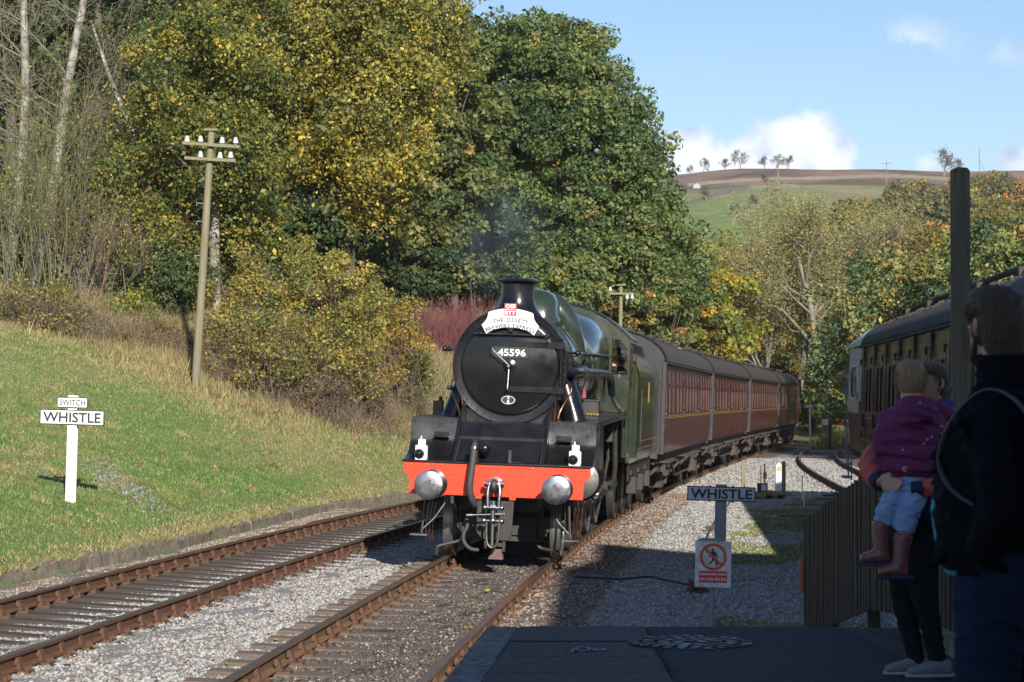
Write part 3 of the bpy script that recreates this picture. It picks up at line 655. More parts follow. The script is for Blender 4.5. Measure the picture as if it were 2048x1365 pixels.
def branching(base, h, r, levels, spread=.55, nb=4, up=.35, lean=(0, 0), seed=1, thin=.55, first=.3):
    """list of tubes (points, radii) of a bare tree"""
    rs = random.Random(seed); out = []
    def grow(p, d, L, r, lv):
        n = 4; pts = [p]; rad = [r]; q = p; dd = d.copy()
        for i in range(n):
            dd = (dd + Vector((rs.gauss(0, .10), rs.gauss(0, .10), rs.gauss(0, .05) + up * .06 * (lv > 0)))).normalized()
            q = q + dd * (L / n); pts.append(q); rad.append(max(r * (1 - (i + 1) / n * .62), .004))
        out.append((pts, rad, lv))
        if lv >= levels: return
        m = nb + (3 if lv == 0 else 0)
        for k in range(m):
            t_ = (first if lv == 0 else .2) + (1 - (first if lv == 0 else .2)) * (k + rs.random()) / m
            i = min(int(t_ * n), n - 1); s = pts[i].lerp(pts[i + 1], t_ * n - i)
            a = rs.uniform(0, 2 * PI); dv = (pts[i + 1] - pts[i]).normalized(); _, sx, ty = orth(dv)
            nd = (dv * (1 - spread * .6) + (sx * math.cos(a) + ty * math.sin(a)) * spread * rs.uniform(.7, 1.3) + Vector((0, 0, up * .4))).normalized()
            grow(s, nd, L * thin * rs.uniform(.7, 1.15) * (1.1 - .4 * t_), max(r * (1 - t_ * .6) * .5, .006), lv + 1)
    grow(Vector(base), Vector((lean[0], lean[1], 1)).normalized(), h, r, 0)
    return out
def bare_tree(name, label, base, h, r, levels=3, bark=None, twig=None, V=None, C=None, group=None, leafm=None, twigr=.007, **k):
    root = empty(name, tuple(base), label=label, cat='tree', group=group)
    br = branching((0, 0, -.2), h, r, levels, **k); a = MB(); t_ = MB()
    for pts, rad, lv in br:
        if lv <= 1: a.tube(pts, rad, n=7 if lv == 0 else 5)
        else: t_.tube(pts, [max(x, twigr) for x in rad], n=3, caps=False)
    a.build('trunk', bark or K['ashbark'], root, sharp=60)
    t_.build('twigs', twig or K['twig'], root, sharp=60)
    if V is not None: link('crown', mesh_np('crown', V - np.array(base), 4, C), leafm or K['leaf'], root)
    return root, br
def pz(px, D, py): v = at(px, D, py); return (v.x, v.y, v.z)
def gp(px, D): x = (px - 1024) / F * D; return Vector((x, D, lz(x, D) if D < 200 else float(hillz(x, D))))
OLIVE = [(.185, .19, .042), (.28, .25, .054), (.42, .33, .066), (.105, .13, .035), (.50, .34, .07)]
GREEN = [(.092, .142, .044), (.145, .190, .060), (.22, .235, .078), (.058, .092, .036), (.30, .23, .07)]
YEL = [(.42, .34, .035), (.28, .26, .04), (.52, .37, .04), (.16, .19, .04), (.42, .22, .04)]
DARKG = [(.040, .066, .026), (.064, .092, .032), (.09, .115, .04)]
# ---- big broad green tree in the middle
b = gp(1120, 90)
V, C, cc = crown([(pz(1085, 90, 325), (4.4, 4.2, 5.4), 5), (pz(1215, 89, 430), (2.8, 3, 3.6), 2.6), (pz(1290, 88, 540), (2.3, 2.4, 2.4), 1.4), (pz(985, 89, 430), (2.6, 2.8, 3.4), 2), (pz(1160, 88, 550), (3.4, 3, 2.0), 1.6), (pz(1065, 90, 180), (2.9, 3, 2.8), 3.2), (pz(1165, 89, 300), (2.7, 3, 3.3), 3)], 1250, .56, 185000, .072, GREEN, [5, 4.5, 2.4, 3, .35], hollow=.70, lump=.05, shift=.16)
tree('broadleaf_tree', 'big broad green tree with a rounded crown standing behind the locomotive', b, [b - Vector((0, 0, .3)), b + Vector((.1, 0, 4)), b + Vector((0, 0, 9)), b + Vector((-.2, 0, 13))], [.42, .34, .22, .06], V, C, cc, K['bark'], K['leaf'])
# paler maple between the birches and the green tree
b = gp(905, 82)
V, C, cc = crown([(pz(905, 82, 380), (1.5, 1.8, 2.6), 3), (pz(930, 82, 250), (1.3, 1.5, 2.2), 2), (pz(860, 81, 480), (1.5, 1.5, 1.6), 2)], 120, .55, 26000, .085, [(.13, .16, .05), (.19, .20, .07), (.08, .11, .03), (.24, .19, .07)], [4, 3, 3, 1], hollow=.5)
tree('maple_tree', 'pale green large-leaved maple between the golden birch and the big green tree', b, [b - Vector((0, 0, .3)), b + Vector((.1, 0, 3)), b + Vector((0, 0, 7))], [.16, .12, .05], V, C, cc, K['bark'], K['leaf'])
# ---- golden birch, hanging sprays
b = gp(560, 72)
V, C, cc = hanging([(pz(690, 70, 110), (3.0, 2.6, 3.4), 4), (pz(800, 71, 40), (2.0, 2.3, 2.4), 2), (pz(600, 70, 30), (2.2, 2.4, 2.6), 2), (pz(760, 69, 260), (1.9, 2.0, 2.3), 2.4), (pz(560, 71, 250), (1.3, 2.0, 2.2), .6)], 2600, 1.7, 110000, .054, OLIVE, [4, 4, 2.0, 3, .9])
tree('birch_tree', 'tall golden-leaved birch with drooping sprays, right of the telegraph pole', b, [b - Vector((0, 0, .3)), pz(478, 72, 420), pz(490, 72, 280), pz(560, 71, 120), pz(640, 70, -60)], [.17, .15, .13, .11, .05], V, C, cc, K['birch'], K['leaf'], nl=26)
b = gp(432, 67)
V, C, cc = hanging([(pz(400, 66, 130), (1.9, 2.0, 2.9), 3), (pz(330, 67, 300), (1.5, 1.8, 2.2), 1.6), (pz(470, 66, 330), (1.2, 1.6, 2.2), 1.2), (pz(480, 67, 60), (1.5, 1.6, 2.0), 1.6)], 1500, 1.3, 60000, .050, OLIVE + [(.10, .15, .035)], [3, 4, 1.6, 3, .6, 4], hollow=.3)
tree('birch_tree', 'white-barked birch with green and yellow leaves just behind the telegraph pole', b, [b - Vector((0, 0, .3)), pz(428, 67, 500), pz(430, 67, 320), pz(438, 67, 120), pz(445, 67, -60)], [.17, .15, .13, .10, .06], V, C, cc, K['birch'], K['leaf'], nl=20)
b = gp(392, 68)
V, C, cc = hanging([(pz(290, 68, 380), (1.5, 1.7, 2.2), 3), (pz(330, 67, 520), (1.3, 1.6, 1.6), 3), (pz(250, 69, 240), (1.2, 1.5, 1.8), 1)], 900, 1.1, 30000, .045, OLIVE + [(.10, .15, .035)], [3, 4, 1.5, 3, .6, 4], hollow=.3)
tree('birch_tree', 'leaning birch arching up to the left from behind the telegraph pole', b, [b - Vector((0, 0, .3)), pz(368, 68, 500), pz(300, 68, 330), pz(228, 68, 185), pz(180, 68, 40)], [.14, .12, .10, .07, .03], V, C, cc, K['birch'], K['leaf'], nl=12)
b = gp(452, 70)
V, C, cc = hanging([(pz(500, 69, 470), (1.4, 1.5, 1.9), 3), (pz(440, 69, 430), (1.4, 1.5, 1.4), 2)], 600, 1.0, 20000, .045, OLIVE + [(.10, .15, .035)], [3, 3, 1, 3, .5, 4], hollow=.3)
tree('birch_tree', 'small birch with a glinting trunk and low greenish foliage right of the telegraph pole', b, [b - Vector((0, 0, .3)), pz(455, 70, 480), pz(475, 70, 360), pz(483, 70, 200)], [.13, .12, .10, .05], V, C, cc, K['birch'], K['leaf'], nl=8)
# ---- the two bare birches on the left
for (pts, rr, lab) in [([(12, 575), (28, 470), (45, 300), (50, 150), (45, 20), (44, -60)], [.15, .14, .13, .12, .10, .08], 'leftmost bare birch with a pale upright trunk at the picture edge'),
                       ([(60, 600), (82, 500), (112, 340), (128, 200), (152, 70), (176, -60)], [.17, .16, .15, .13, .11, .09], 'bare birch with a pale slanting trunk, second from the left')]:
    D_ = 66; P_ = [Vector(pz(a, D_, b_)) for a, b_ in pts]; P_[0].z = lz(P_[0].x, D_) - .3
    root = empty('birch_tree', tuple(P_[0]), label=lab, cat='tree'); q = [p - P_[0] for p in P_]
    MB().tube(q, rr, n=10, smooth=2).build('trunk', K['birch'], root, sharp=60)
    tw = MB(); rs = random.Random(len(lab))
    for i in range(34):
        k_ = rs.randrange(1, len(q) - 1); s = q[k_].lerp(q[k_ + 1], rs.random()); sgn = rs.choice((-1, 1))
        for pts_, rad, lv in branching(s, rs.uniform(1.0, 2.6), .022, 2, spread=.6, nb=4, up=-.05, lean=(sgn * rs.uniform(.8, 2.2), rs.uniform(-1.2, .8)), seed=rs.randrange(9999), thin=.5): tw.tube(pts_, [max(x, .006) for x in rad], n=3, caps=False)
    tw.build('twigs', K['twig'], root, sharp=60)
# thickets of thin stems on the left
def thicket(name, label, px0, px1, D0, D1, n, h, mat, lean=.25, rad=.010, leaf=None, seed=3, cat='shrub', base_py=None, nb=3, levels=2, group=None):
    rs = random.Random(seed); m = MB(); c = gp((px0 + px1) / 2, (D0 + D1) / 2); root = empty(name, tuple(c), label=label, cat=cat, group=group); tips = []
    for i in range(n):
        D_ = rs.uniform(D0, D1); p = gp(rs.uniform(px0, px1), D_) - c; p.z -= .1
        for pts_, rd, lv in branching(p, rs.uniform(.5, 1) * h, rad * 1.8, levels, spread=.45, nb=nb, up=.15, lean=(rs.gauss(0, lean), rs.gauss(0, lean)), seed=rs.randrange(99999), thin=.5):
            m.tube(pts_, [max(x, rad * .45) for x in rd], n=3, caps=False)
            if lv > 0: tips += [pts_[-1] + c, pts_[-2] + c]
    m.build('stems', mat, root, sharp=60)
    if leaf:
        nl, size, cols, wts, zmin = leaf; T = np.array([tuple(t_) for t_ in tips]); T = T[T[:, 2] > c.z + zmin * h]
        if len(T):
            P = T[rng.integers(0, len(T), nl)] + rng.normal(0, .13, (nl, 3))
            link('leaves', mesh_np('leaves', leafquads(P, size * rng.uniform(.6, 1.3, nl)) - np.array(tuple(c)), 4, np.repeat(pal(cols, wts, nl), 4, 0)), K['leaf'], root)
    return root
thicket('bare_thicket', 'thicket of olive-grey bare stems crossing the leftmost birch trunks', -20, 130, 62, 65, 40, 5.5, K['twigol'], leaf=(2200, .04, [(.32, .28, .05), (.22, .22, .04)], [1, 1], .2))
thicket('bare_thicket', 'brown twiggy thicket between the slanting bare birch and the leaning birch', 110, 270, 64, 68, 50, 3.6, K['twigbr'], lean=.45, leaf=(2200, .035, OLIVE, [2, 4, 4, 1, 1], .1), seed=5)
thicket('sapling_thicket', 'tall grey leafless saplings rising in front of the dark conifers at top left', -20, 260, 70, 74, 16, 11, K['twig'], lean=.10, rad=.012, seed=8, leaf=(3500, .035, [(.30, .20, .05), (.2, .17, .04)], [1, 1], .4))
# ---- dark conifers behind them
def conifer(label, px, D, H, R, seed):
    b = gp(px, D); n = 42000; t_ = rng.uniform(0.03, 1, n) ** .8; nb = 150
    bi = rng.integers(0, nb, n); ba = rng.uniform(0, 2 * PI, nb); bz = rng.uniform(.03, 1, nb)
    rr = R * (1.02 - bz[bi]) * t_; z = H * bz[bi] - rr * .45 + rng.normal(0, .10, n)
    a = ba[bi] + rng.normal(0, .16, n)
    P = np.stack([rr * np.cos(a), rr * np.sin(a), z], 1) + rng.normal(0, .10, (n, 3)) + np.array(b)
    N = rng.normal(0, .6, (n, 3)) + np.array([0, -.3, 1])
    V = leafquads(P, rng.uniform(.05, .13, n), N, asp=.35)
    tree('conifer', label, b, [b - Vector((0, 0, .3)), b + Vector((0, 0, H * .5)), b + Vector((0, 0, H))], [.22, .15, .03], V, np.repeat(pal(DARKG + [(.055, .06, .018)], [3, 4, 2, 1], n), 4, 0), [], K['bark'], K['leafd'])
conifer('dark drooping conifer behind the second bare birch, its boughs showing left of the birches', 195, 77, 17, 3.6, 1)
conifer('dark conifer at the left edge behind the two bare birches', 20, 79, 18, 3.8, 2)
conifer('dark conifer half hidden by the leaning birch', 330, 84, 17, 3.8, 3)
# ---- dark wood behind everything on the left: tall trees sharing one mesh
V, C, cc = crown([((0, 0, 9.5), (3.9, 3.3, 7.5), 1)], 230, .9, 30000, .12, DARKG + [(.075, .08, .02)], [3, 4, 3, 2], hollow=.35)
proto = None
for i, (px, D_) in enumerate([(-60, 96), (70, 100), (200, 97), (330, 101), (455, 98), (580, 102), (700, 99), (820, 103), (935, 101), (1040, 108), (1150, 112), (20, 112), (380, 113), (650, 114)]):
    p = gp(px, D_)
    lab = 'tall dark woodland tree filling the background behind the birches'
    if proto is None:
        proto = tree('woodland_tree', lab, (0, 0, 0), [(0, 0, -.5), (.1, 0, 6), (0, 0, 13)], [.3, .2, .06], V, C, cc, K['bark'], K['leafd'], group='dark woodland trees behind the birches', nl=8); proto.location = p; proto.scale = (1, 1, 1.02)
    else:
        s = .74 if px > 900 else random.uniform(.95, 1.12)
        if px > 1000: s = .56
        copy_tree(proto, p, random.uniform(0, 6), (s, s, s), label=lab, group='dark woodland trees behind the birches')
# dark undergrowth below the green tree, and the dark shrubs in front of it
def bush(name, label, px, D, py, rx, rz, n, size, cols, wts, cr=.45, nc=60, leafm=None, hollow=.45, group=None, ry=None):
    b = gp(px, D); c = pz(px, D, py)
    V, C, cc = crown([(c, (rx, ry or rx * .8, rz), 1)], nc, cr, n, size, cols, wts, hollow=hollow)
    root = empty(name, tuple(b), label=label, cat='shrub', group=group); lm = MB()
    for k_ in rng.choice(len(cc), min(14, len(cc)), replace=False):
        q = Vector(cc[k_]) - b; lm.tube([(q.x * .15, q.y * .15, -.15), (q.x * .5, q.y * .5, q.z * .55), tuple(q)], [.035, .022, .006], n=4, smooth=1)
    lm.build('stems', K['bark'], root, sharp=60)
    link('foliage', mesh_np('foliage', V - np.array(b), 4, C), leafm or K['leaf'], root); return root
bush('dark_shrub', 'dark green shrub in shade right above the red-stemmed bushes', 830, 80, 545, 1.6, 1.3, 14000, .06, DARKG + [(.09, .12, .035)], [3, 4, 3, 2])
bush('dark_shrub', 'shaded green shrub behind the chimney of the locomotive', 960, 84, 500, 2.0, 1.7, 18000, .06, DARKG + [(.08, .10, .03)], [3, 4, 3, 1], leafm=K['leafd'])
bush('hedge_shrub', 'green shrub with turning leaves behind the locomotive dome', 1130, 80, 580, 1.5, 1.2, 15000, .06, GREEN, [3, 4, 3, 1, 1])
bush('hedge_shrub', 'green and russet shrub behind the locomotive cab, below the big green tree', 1290, 86, 620, 1.9, 1.5, 18000, .06, GREEN + [(.22, .13, .04)], [2, 3, 3, 1, 2, 2])
bush('hedge_shrub', 'yellowing shrub above the first maroon coach', 1390, 92, 640, 1.5, 1.4, 14000, .06, GREEN + YEL, [1, 2, 3, 1, 2, 2, 2, 1, 1, 1])
bush('hedge_shrub', 'holly-dark shrub low among the birch trunks', 330, 66, 570, 1.1, .9, 9000, .05, DARKG + [(.10, .14, .04)], [3, 4, 3, 2])
# ---- shrubs on the bank
WIL = [(.28, .26, .06), (.37, .30, .07), (.17, .18, .048), (.46, .32, .07), (.14, .12, .05)]
def bank_bush(label, px, D, py, rx, rz, n, cols=WIL, wts=(4, 4, 3, 1.5, 2), size=.034, nst=40, stem=None, name='autumn_shrub', nc=90, cr=.30, lean=.5):
    D = D * 1.02
    b = gp(px, D); c = Vector(pz(px, D, py)); root = empty(name, tuple(b), label=label, cat='shrub')
    V, C, cc = crown([(tuple(c), (rx, rx * .6, rz), 1)], nc, cr, n, size, cols, wts, hollow=.25, squash=1.1)
    m = MB(); rs = random.Random(int(px)); cc2 = cc[rng.choice(len(cc), min(nst, len(cc)), replace=False)]
    bc_ = c - b
    for _ in range(int(330 * rx)):
        a = Vector((bc_.x + rs.uniform(-1, 1) * rx * 1.15, bc_.y + rs.gauss(0, .3) * rx, rs.uniform(0, 1) ** 1.3 * (bc_.z + rz * .2)))
        a.z += lz(b.x + a.x, b.y + a.y) - b.z; e = Vector((rs.gauss(.12, .35), rs.gauss(0, .3), rs.uniform(.0, .55))); m.tube([a, a + e * .55 + Vector((0, 0, .05)), a + e], [.0045, .004, .0025], n=3, caps=False)
    for q in cc2:
        q = Vector(q) - b; m.tube([(q.x * .55 + rs.gauss(0, .35), q.y * .5 + rs.gauss(0, .2), -.1), (q.x * .75 + rs.gauss(0, .12), q.y * .7, q.z * .5), tuple(q * 1.04)], [.006, .005, .003], n=3, smooth=1, caps=False)
        for _ in range(3):
            w_ = Vector((rs.gauss(0, .3), rs.gauss(0, .3), rs.uniform(.1, .5))); s = q * rs.uniform(.5, .95); m.tube([s, s + w_ * .6, s + w_], [.006, .005, .003], n=3, caps=False)
    m.build('stems', stem or K['twigbr'], root, sharp=60)
    link('foliage', mesh_np('foliage', V - np.array(b), 4, C), K['leaf'], root); return root
bank_bush('yellow-green willow shrub highest on the bank, in the middle of the row of shrubs', 655, 60, 600, 1.75, 1.6, 19000)
bank_bush('golden shrub at the right end of the row of bank shrubs beside the locomotive', 770, 62.5, 675, 1.05, 1.40, 11000, cols=[(.36, .26, .05), (.42, .25, .05), (.22, .19, .04), (.13, .15, .035)], wts=(4, 2, 3, 2))
bank_bush('yellow-tinted shrub just right of the telegraph pole', 495, 59.5, 630, 1.2, 1.4, 11500, wts=(4, 3, 4, 1, 2))
bank_bush('brown twiggy shrub in the middle of the bank with few leaves', 545, 57.5, 690, 1.35, 1.2, 6500, wts=(2, 2, 3, 1, 4), nst=45)
bank_bush('leafy olive shrub low on the bank in front of the willow', 670, 59.5, 705, 1.3, 1.1, 9500, wts=(3, 3, 4, 1, 3), nst=45)
bank_bush('green and yellow shrub hanging over the dry grass nearest the smokebox', 825, 64, 745, .60, .80, 4200, cols=[(.15, .17, .04), (.25, .22, .05), (.10, .13, .035)], wts=(3, 2, 3))
bank_bush('bramble mound with purple-brown stems at the foot of the shrubs', 640, 58.5, 790, .85, .35, 1500, cols=[(.12, .10, .05), (.10, .06, .06), (.15, .16, .05)], wts=(2, 4, 1), nst=45, name='bramble', cr=.2)
bank_bush('yellow-leaved hazel shrub left of the telegraph pole', 255, 62, 640, .75, .6, 3200, cols=[(.34, .32, .04), (.24, .26, .05), (.15, .18, .04)], wts=(3, 3, 2), size=.05)
bank_bush('low bramble with reddish leaves left of the telegraph pole base', 320, 60, 690, .9, .55, 3500, cols=[(.20, .13, .05), (.16, .15, .05), (.25, .11, .06), (.12, .14, .04)], wts=(3, 3, 1, 2), name='bramble')
bank_bush('brown-stemmed thicket at the left edge below the bare birches', 60, 58, 610, 1.6, .8, 4200, wts=(2, 3, 2, 1, 4), nst=45)
BRC = [(.17, .13, .06), (.20, .17, .07), (.22, .12, .07), (.14, .16, .05), (.26, .22, .07)]
for lab, px, D, py, rx, rz, n, kw in [
    ('brown and green bramble patch nearest the left edge, above the mown grass', 40, 60, 640, 1.3, .55, 4200, dict(cols=BRC, wts=(3, 3, 1, 3, 2))),
    ('low leafy bramble patch with yellow leaves above the SWITCH sign', 150, 60, 662, 1.1, .50, 4000, dict(cols=BRC, wts=(2, 3, 1, 3, 4))),
    ('green-leaved bramble mound left of the telegraph pole foot', 245, 59, 695, .9, .42, 3200, dict(cols=BRC, wts=(2, 2, 1, 4, 2))),
    ('russet bramble right behind the foot of the telegraph pole', 350, 59.5, 722, .8, .42, 3000, dict(cols=BRC, wts=(4, 2, 3, 2, 1))),
    ('brown bramble just right of the telegraph pole foot', 450, 58.5, 735, .85, .50, 3200, dict(cols=BRC, wts=(4, 3, 2, 2, 2))),
    ('grey-brown bramble with yellow flecks under the yellow-tinted shrub', 530, 58, 760, .85, .48, 2600, dict(cols=BRC, wts=(4, 3, 2, 1, 3))),
    ('brown bramble tangle under the willow shrub', 600, 58, 780, .95, .42, 2400, dict(cols=BRC, wts=(4, 3, 3, 1, 2))),
    ('dark bramble tangle under the golden shrub', 715, 61, 795, .9, .40, 3000, dict(cols=BRC, wts=(4, 3, 2, 3, 2))),
    ('fern-green low growth nearest the left front of the locomotive', 790, 63.5, 805, .7, .38, 2400, dict(cols=BRC, wts=(1, 3, 1, 5, 2)))]:
    bank_bush(lab, px, D, py, rx, rz, n, name='bramble', nst=30, cr=.24, **kw)
# red dogwood
def dogwood(label, px0, px1, D, htop, seed):
    c = gp((px0 + px1) / 2, D); m = MB(); rs = random.Random(seed); root = empty('dogwood', tuple(c), label=label, cat='shrub', group=None)
    for i in range(int((px1 - px0) * 8)):
        px = rs.uniform(px0, px1); D_ = D + rs.uniform(-1.5, 1.5); p = gp(px, D_); top = HC + (760 - htop(px)) / F * D_ ; h = (top - p.z) * rs.uniform(.5, 1.0)
        q = p - c; dx = rs.gauss(0, .45) * h
        m.tube([q, q + Vector((dx * .4, rs.gauss(0, .1), h * .55)), q + Vector((dx, rs.gauss(0, .15), h))], [.005, .004, .0025], n=3, caps=False)
    m.build('stems', K['redtwig'], root, sharp=60); return root
dogwood('red-stemmed dogwood thicket at the left, above the dry grass slope', 775, 900, 80, lambda p: 598 - 8 * math.sin(p * .05), 1)
dogwood('red-stemmed dogwood thicket nearest the locomotive chimney', 885, 1015, 80, lambda p: 588 + 6 * math.sin(p * .07), 2)

# ------------------------------------------------------------------ background trees on the right
V, C, cc = crown([((0, 0, 5.5), (3.0, 2.6, 3.8), 3), ((.8, 0, 3), (2.4, 2.2, 2.2), 1.5)], 120, .75, 20000, .10, YEL, [3, 4, 2, 4, 1], hollow=.4)
y1 = tree('autumn_tree', 'yellow-leaved tree directly above the second maroon coach', (0, 0, 0), [(0, 0, -.5), (.1, 0, 3), (0, 0, 7)], [.22, .16, .05], V, C, cc, K['bark'], K['leaf'], nl=14)
V, C, cc = crown([((0, 0, 6), (3.2, 2.8, 4.2), 3), ((-.8, 0, 3.5), (2.6, 2.2, 2.2), 1.5)], 120, .8, 20000, .10, [(.16, .15, .03), (.10, .11, .03), (.26, .19, .035), (.30, .15, .03)], [4, 4, 2, .8], hollow=.4)
y2 = tree('autumn_tree', 'olive and gold tree with a rounded crown over the far end of the train', (0, 0, 0), [(0, 0, -.5), (-.1, 0, 3), (0, 0, 7.5)], [.24, .17, .05], V, C, cc, K['bark'], K['leaf'], nl=14)
V, C, cc = crown([((0, 0, 5), (3.6, 3.0, 3.6), 3)], 150, .8, 22000, .085, GREEN + [(.24, .17, .03), (.30, .16, .03)], [3, 4, 3, 4, 1, 1, 1], hollow=.4)
y3 = tree('autumn_tree', 'dark green tree turning orange behind the cab end of the parked coach', (0, 0, 0), [(0, 0, -.5), (.1, 0, 3), (0, 0, 6.5)], [.26, .18, .05], V, C, cc, K['bark'], K['leafd'], nl=14)
HT = {id(y1): 9.6, id(y2): 10.6, id(y3): 9.0}
def scl(src, px, D, top): b_ = gp(px, D); return (HC + (760 - top) / F * D - b_.z) / HT[id(src)]
for src, px, D_, top in ((y1, 1450, 150, 452), (y2, 1560, 165, 490), (y3, 1790, 112, 505)):
    k_ = scl(src, px, D_, top); src.location = gp(px, D_); src.scale = (k_, k_, k_)
for src, px, D_, s, rz, lab in [
    (y1, 1420, 128, 500, 2, 'yellow tree leaning over the roof of the first maroon coach'),
    (y2, 1395, 170, 455, 1, 'olive tree between the big green tree and the yellow ones'),
    (y1, 1500, 175, 448, 4, 'yellow-green tree behind the bare ash on the left'),
    (y1, 1665, 160, 600, 1.5, 'bright yellow tree right of the last maroon coach'),
    (y1, 1725, 150, 690, 3.5, 'low bright yellow tree beside the far track signal'),
    (y1, 1622, 170, 655, 5.2, 'low yellow bush-like tree just beyond the end of the train'),
    (y2, 1640, 185, 415, 2, 'olive tree in front of the forked bare ash'),
    (y2, 1590, 195, 435, 5, 'dull gold tree between the two bare ashes'),
    (y2, 1740, 190, 390, .5, 'olive-gold tree right of the forked bare ash'),
    (y2, 1480, 200, 462, 3, 'hazy gold tree far behind the left bare ash'),
    (y3, 1715, 128, 600, 2, 'dark green tree immediately left of the parked coach roof'),
    (y3, 1880, 100, 470, 4, 'dark green and orange tree behind the wooden post'),
    (y3, 2000, 92, 440, 1, 'orange-tinged tree above the parked coach at the right edge'),
    (y1, 1925, 120, 440, 2, 'golden tree between the wooden post and the right edge'),
    (y3, 2090, 84, 420, 5, 'large dark tree at the right edge over the coach roof'),
    (y2, 1830, 150, 430, 3, 'russet-gold tree high behind the parked coach'),
    (y2, 2030, 130, 395, 1, 'tall russet tree behind the man at the right edge')]:
    s = scl(src, px, D_, s); copy_tree(src, gp(px, D_), rz, (s, s, s), label=lab)
# bare ashes with a few leaves left
def ash(label, px, D, h, seed, nl=3500, **k):
    b = gp(px, D); root, br = bare_tree('ash_tree', label, b, h, .30, 4, seed=seed, twig=K['ashbark'], bark=K['ashbark'], twigr=.014, nb=4, **k)
    T = np.array([tuple(p[-1] + b) for p, r_, lv in br if lv >= 3]); P = T[rng.integers(0, len(T), nl)] + rng.normal(0, .38, (nl, 3))
    link('crown', mesh_np('crown', leafquads(P, .065 * rng.uniform(.6, 1.3, nl)) - np.array(b), 4, np.repeat(pal([(.34, .30, .13), (.26, .25, .11), (.38, .29, .09)], [2, 3, 1], nl), 4, 0)), K['leaf'], root)
ash('nearly bare ash with a tall forked trunk, right of the far end of the train', 1660, 138, 11.2, 11, spread=.62, first=.5, up=.3, thin=.60, nl=17000)
ash('nearly bare slender ash above the third maroon coach', 1572, 140, 8.6, 23, spread=.55, first=.4, up=.35, thin=.6, nl=11000)
ash('thin bare ash just left of the slender ash', 1510, 142, 7.2, 31, spread=.5, first=.4, up=.4, thin=.55, nl=8000)
ash('pale bare tree reaching right towards the wooden post', 1750, 150, 11.5, 41, spread=.75, first=.35, up=.25, thin=.62, nl=11000)
# woods on the hillside to the right
V, C, cc = crown([((0, 0, 5), (5.0, 5.0, 5.0), 1)], 110, 1.5, 9000, .28, [(.17, .17, .05), (.23, .19, .055), (.11, .13, .04), (.32, .20, .055)], [4, 3, 3, 1.4], hollow=.4)
h1 = tree('hillside_tree', 'olive autumn tree in the hillside wood', (0, 0, 0), [(0, 0, -1), (.1, 0, 4), (0, 0, 8)], [.35, .25, .08], V, C, cc, K['bark'], K['leaf'], nl=8)
V, C, cc = crown([((0, 0, 5), (5.0, 5.0, 4.6), 1)], 110, 1.5, 9000, .28, [(.42, .22, .05), (.31, .21, .055), (.19, .16, .05)], [3, 3, 2], hollow=.4)
h2 = tree('hillside_tree', 'orange autumn tree in the hillside wood', (0, 0, 0), [(0, 0, -1), (.1, 0, 4), (0, 0, 8)], [.35, .25, .08], V, C, cc, K['bark'], K['leaf'], nl=8)
used = {id(h1): False, id(h2): False}; rs = random.Random(4)
for i in range(118):
    D_ = rs.uniform(290, 505); px = rs.uniform(1690, 2120) if i > 26 else rs.uniform(1640, 1760)
    if px < 1790: D_ = rs.uniform(290, 400)
    if i < 26: D_ = rs.uniform(230, 340)
    s = h2 if rs.random() < .30 else h1; nm = 'orange' if s is h2 else 'olive'; p = gp(px, D_); p.z -= .6; k = rs.uniform(.65, 1.0)
    lab = f'{nm} autumn tree in the wood on the hillside right of the green fields'; gr = f'{nm} trees in the hillside wood'
    if not used[id(s)]: used[id(s)] = True; s.location = p; tag(s, label=lab, group=gr)
    else: copy_tree(s, p, rs.uniform(0, 6), (k, k, k * rs.uniform(.8, 1.15)), label=lab, group=gr)
for i, (px, D_, s, lab) in enumerate([(1340, 215, 1.0, 'orange-topped tree left of the green fields beside the big green tree'), (1425, 235, 1.0, 'orange-leaved tree at the foot of the green fields'), (1480, 250, .9, 'low orange tree below the fields, nearer the ashes')]):
    copy_tree(h2, gp(px, D_), i * 2, (s, s, s), label=lab)
# single conifers, skyline trees, field trees
def small_tree(label, px, D, h, seed, name='moorland_tree', leafy=True, mat=None, group=None):
    b = gp(px, D); root = empty(name, tuple(b), label=label, cat='tree', group=group); m = MB(); T = []
    for pts_, rad, lv in branching((0, 0, -.3), h * .62, h * .03, 3, spread=.75, nb=4, up=.2, seed=seed, thin=.6, first=.2):
        m.tube(pts_, [max(x, .05) for x in rad], n=3, caps=False)
        if lv >= 2: T.append(pts_[-1])
    m.build('trunk', mat or K['twigbr'], root, sharp=60)
    if leafy:
        T = np.array([tuple(t_) for t_ in T]); n = 700; P = T[rng.integers(0, len(T), n)] + rng.normal(0, h * .05, (n, 3))
        link('crown', mesh_np('crown', leafquads(P, h * .022 * rng.uniform(.6, 1.4, n)), 4, np.repeat(pal([(.085, .06, .05), (.12, .08, .06), (.07, .065, .04)], [1, 1, 1], n), 4, 0)), K['leafd'], root)
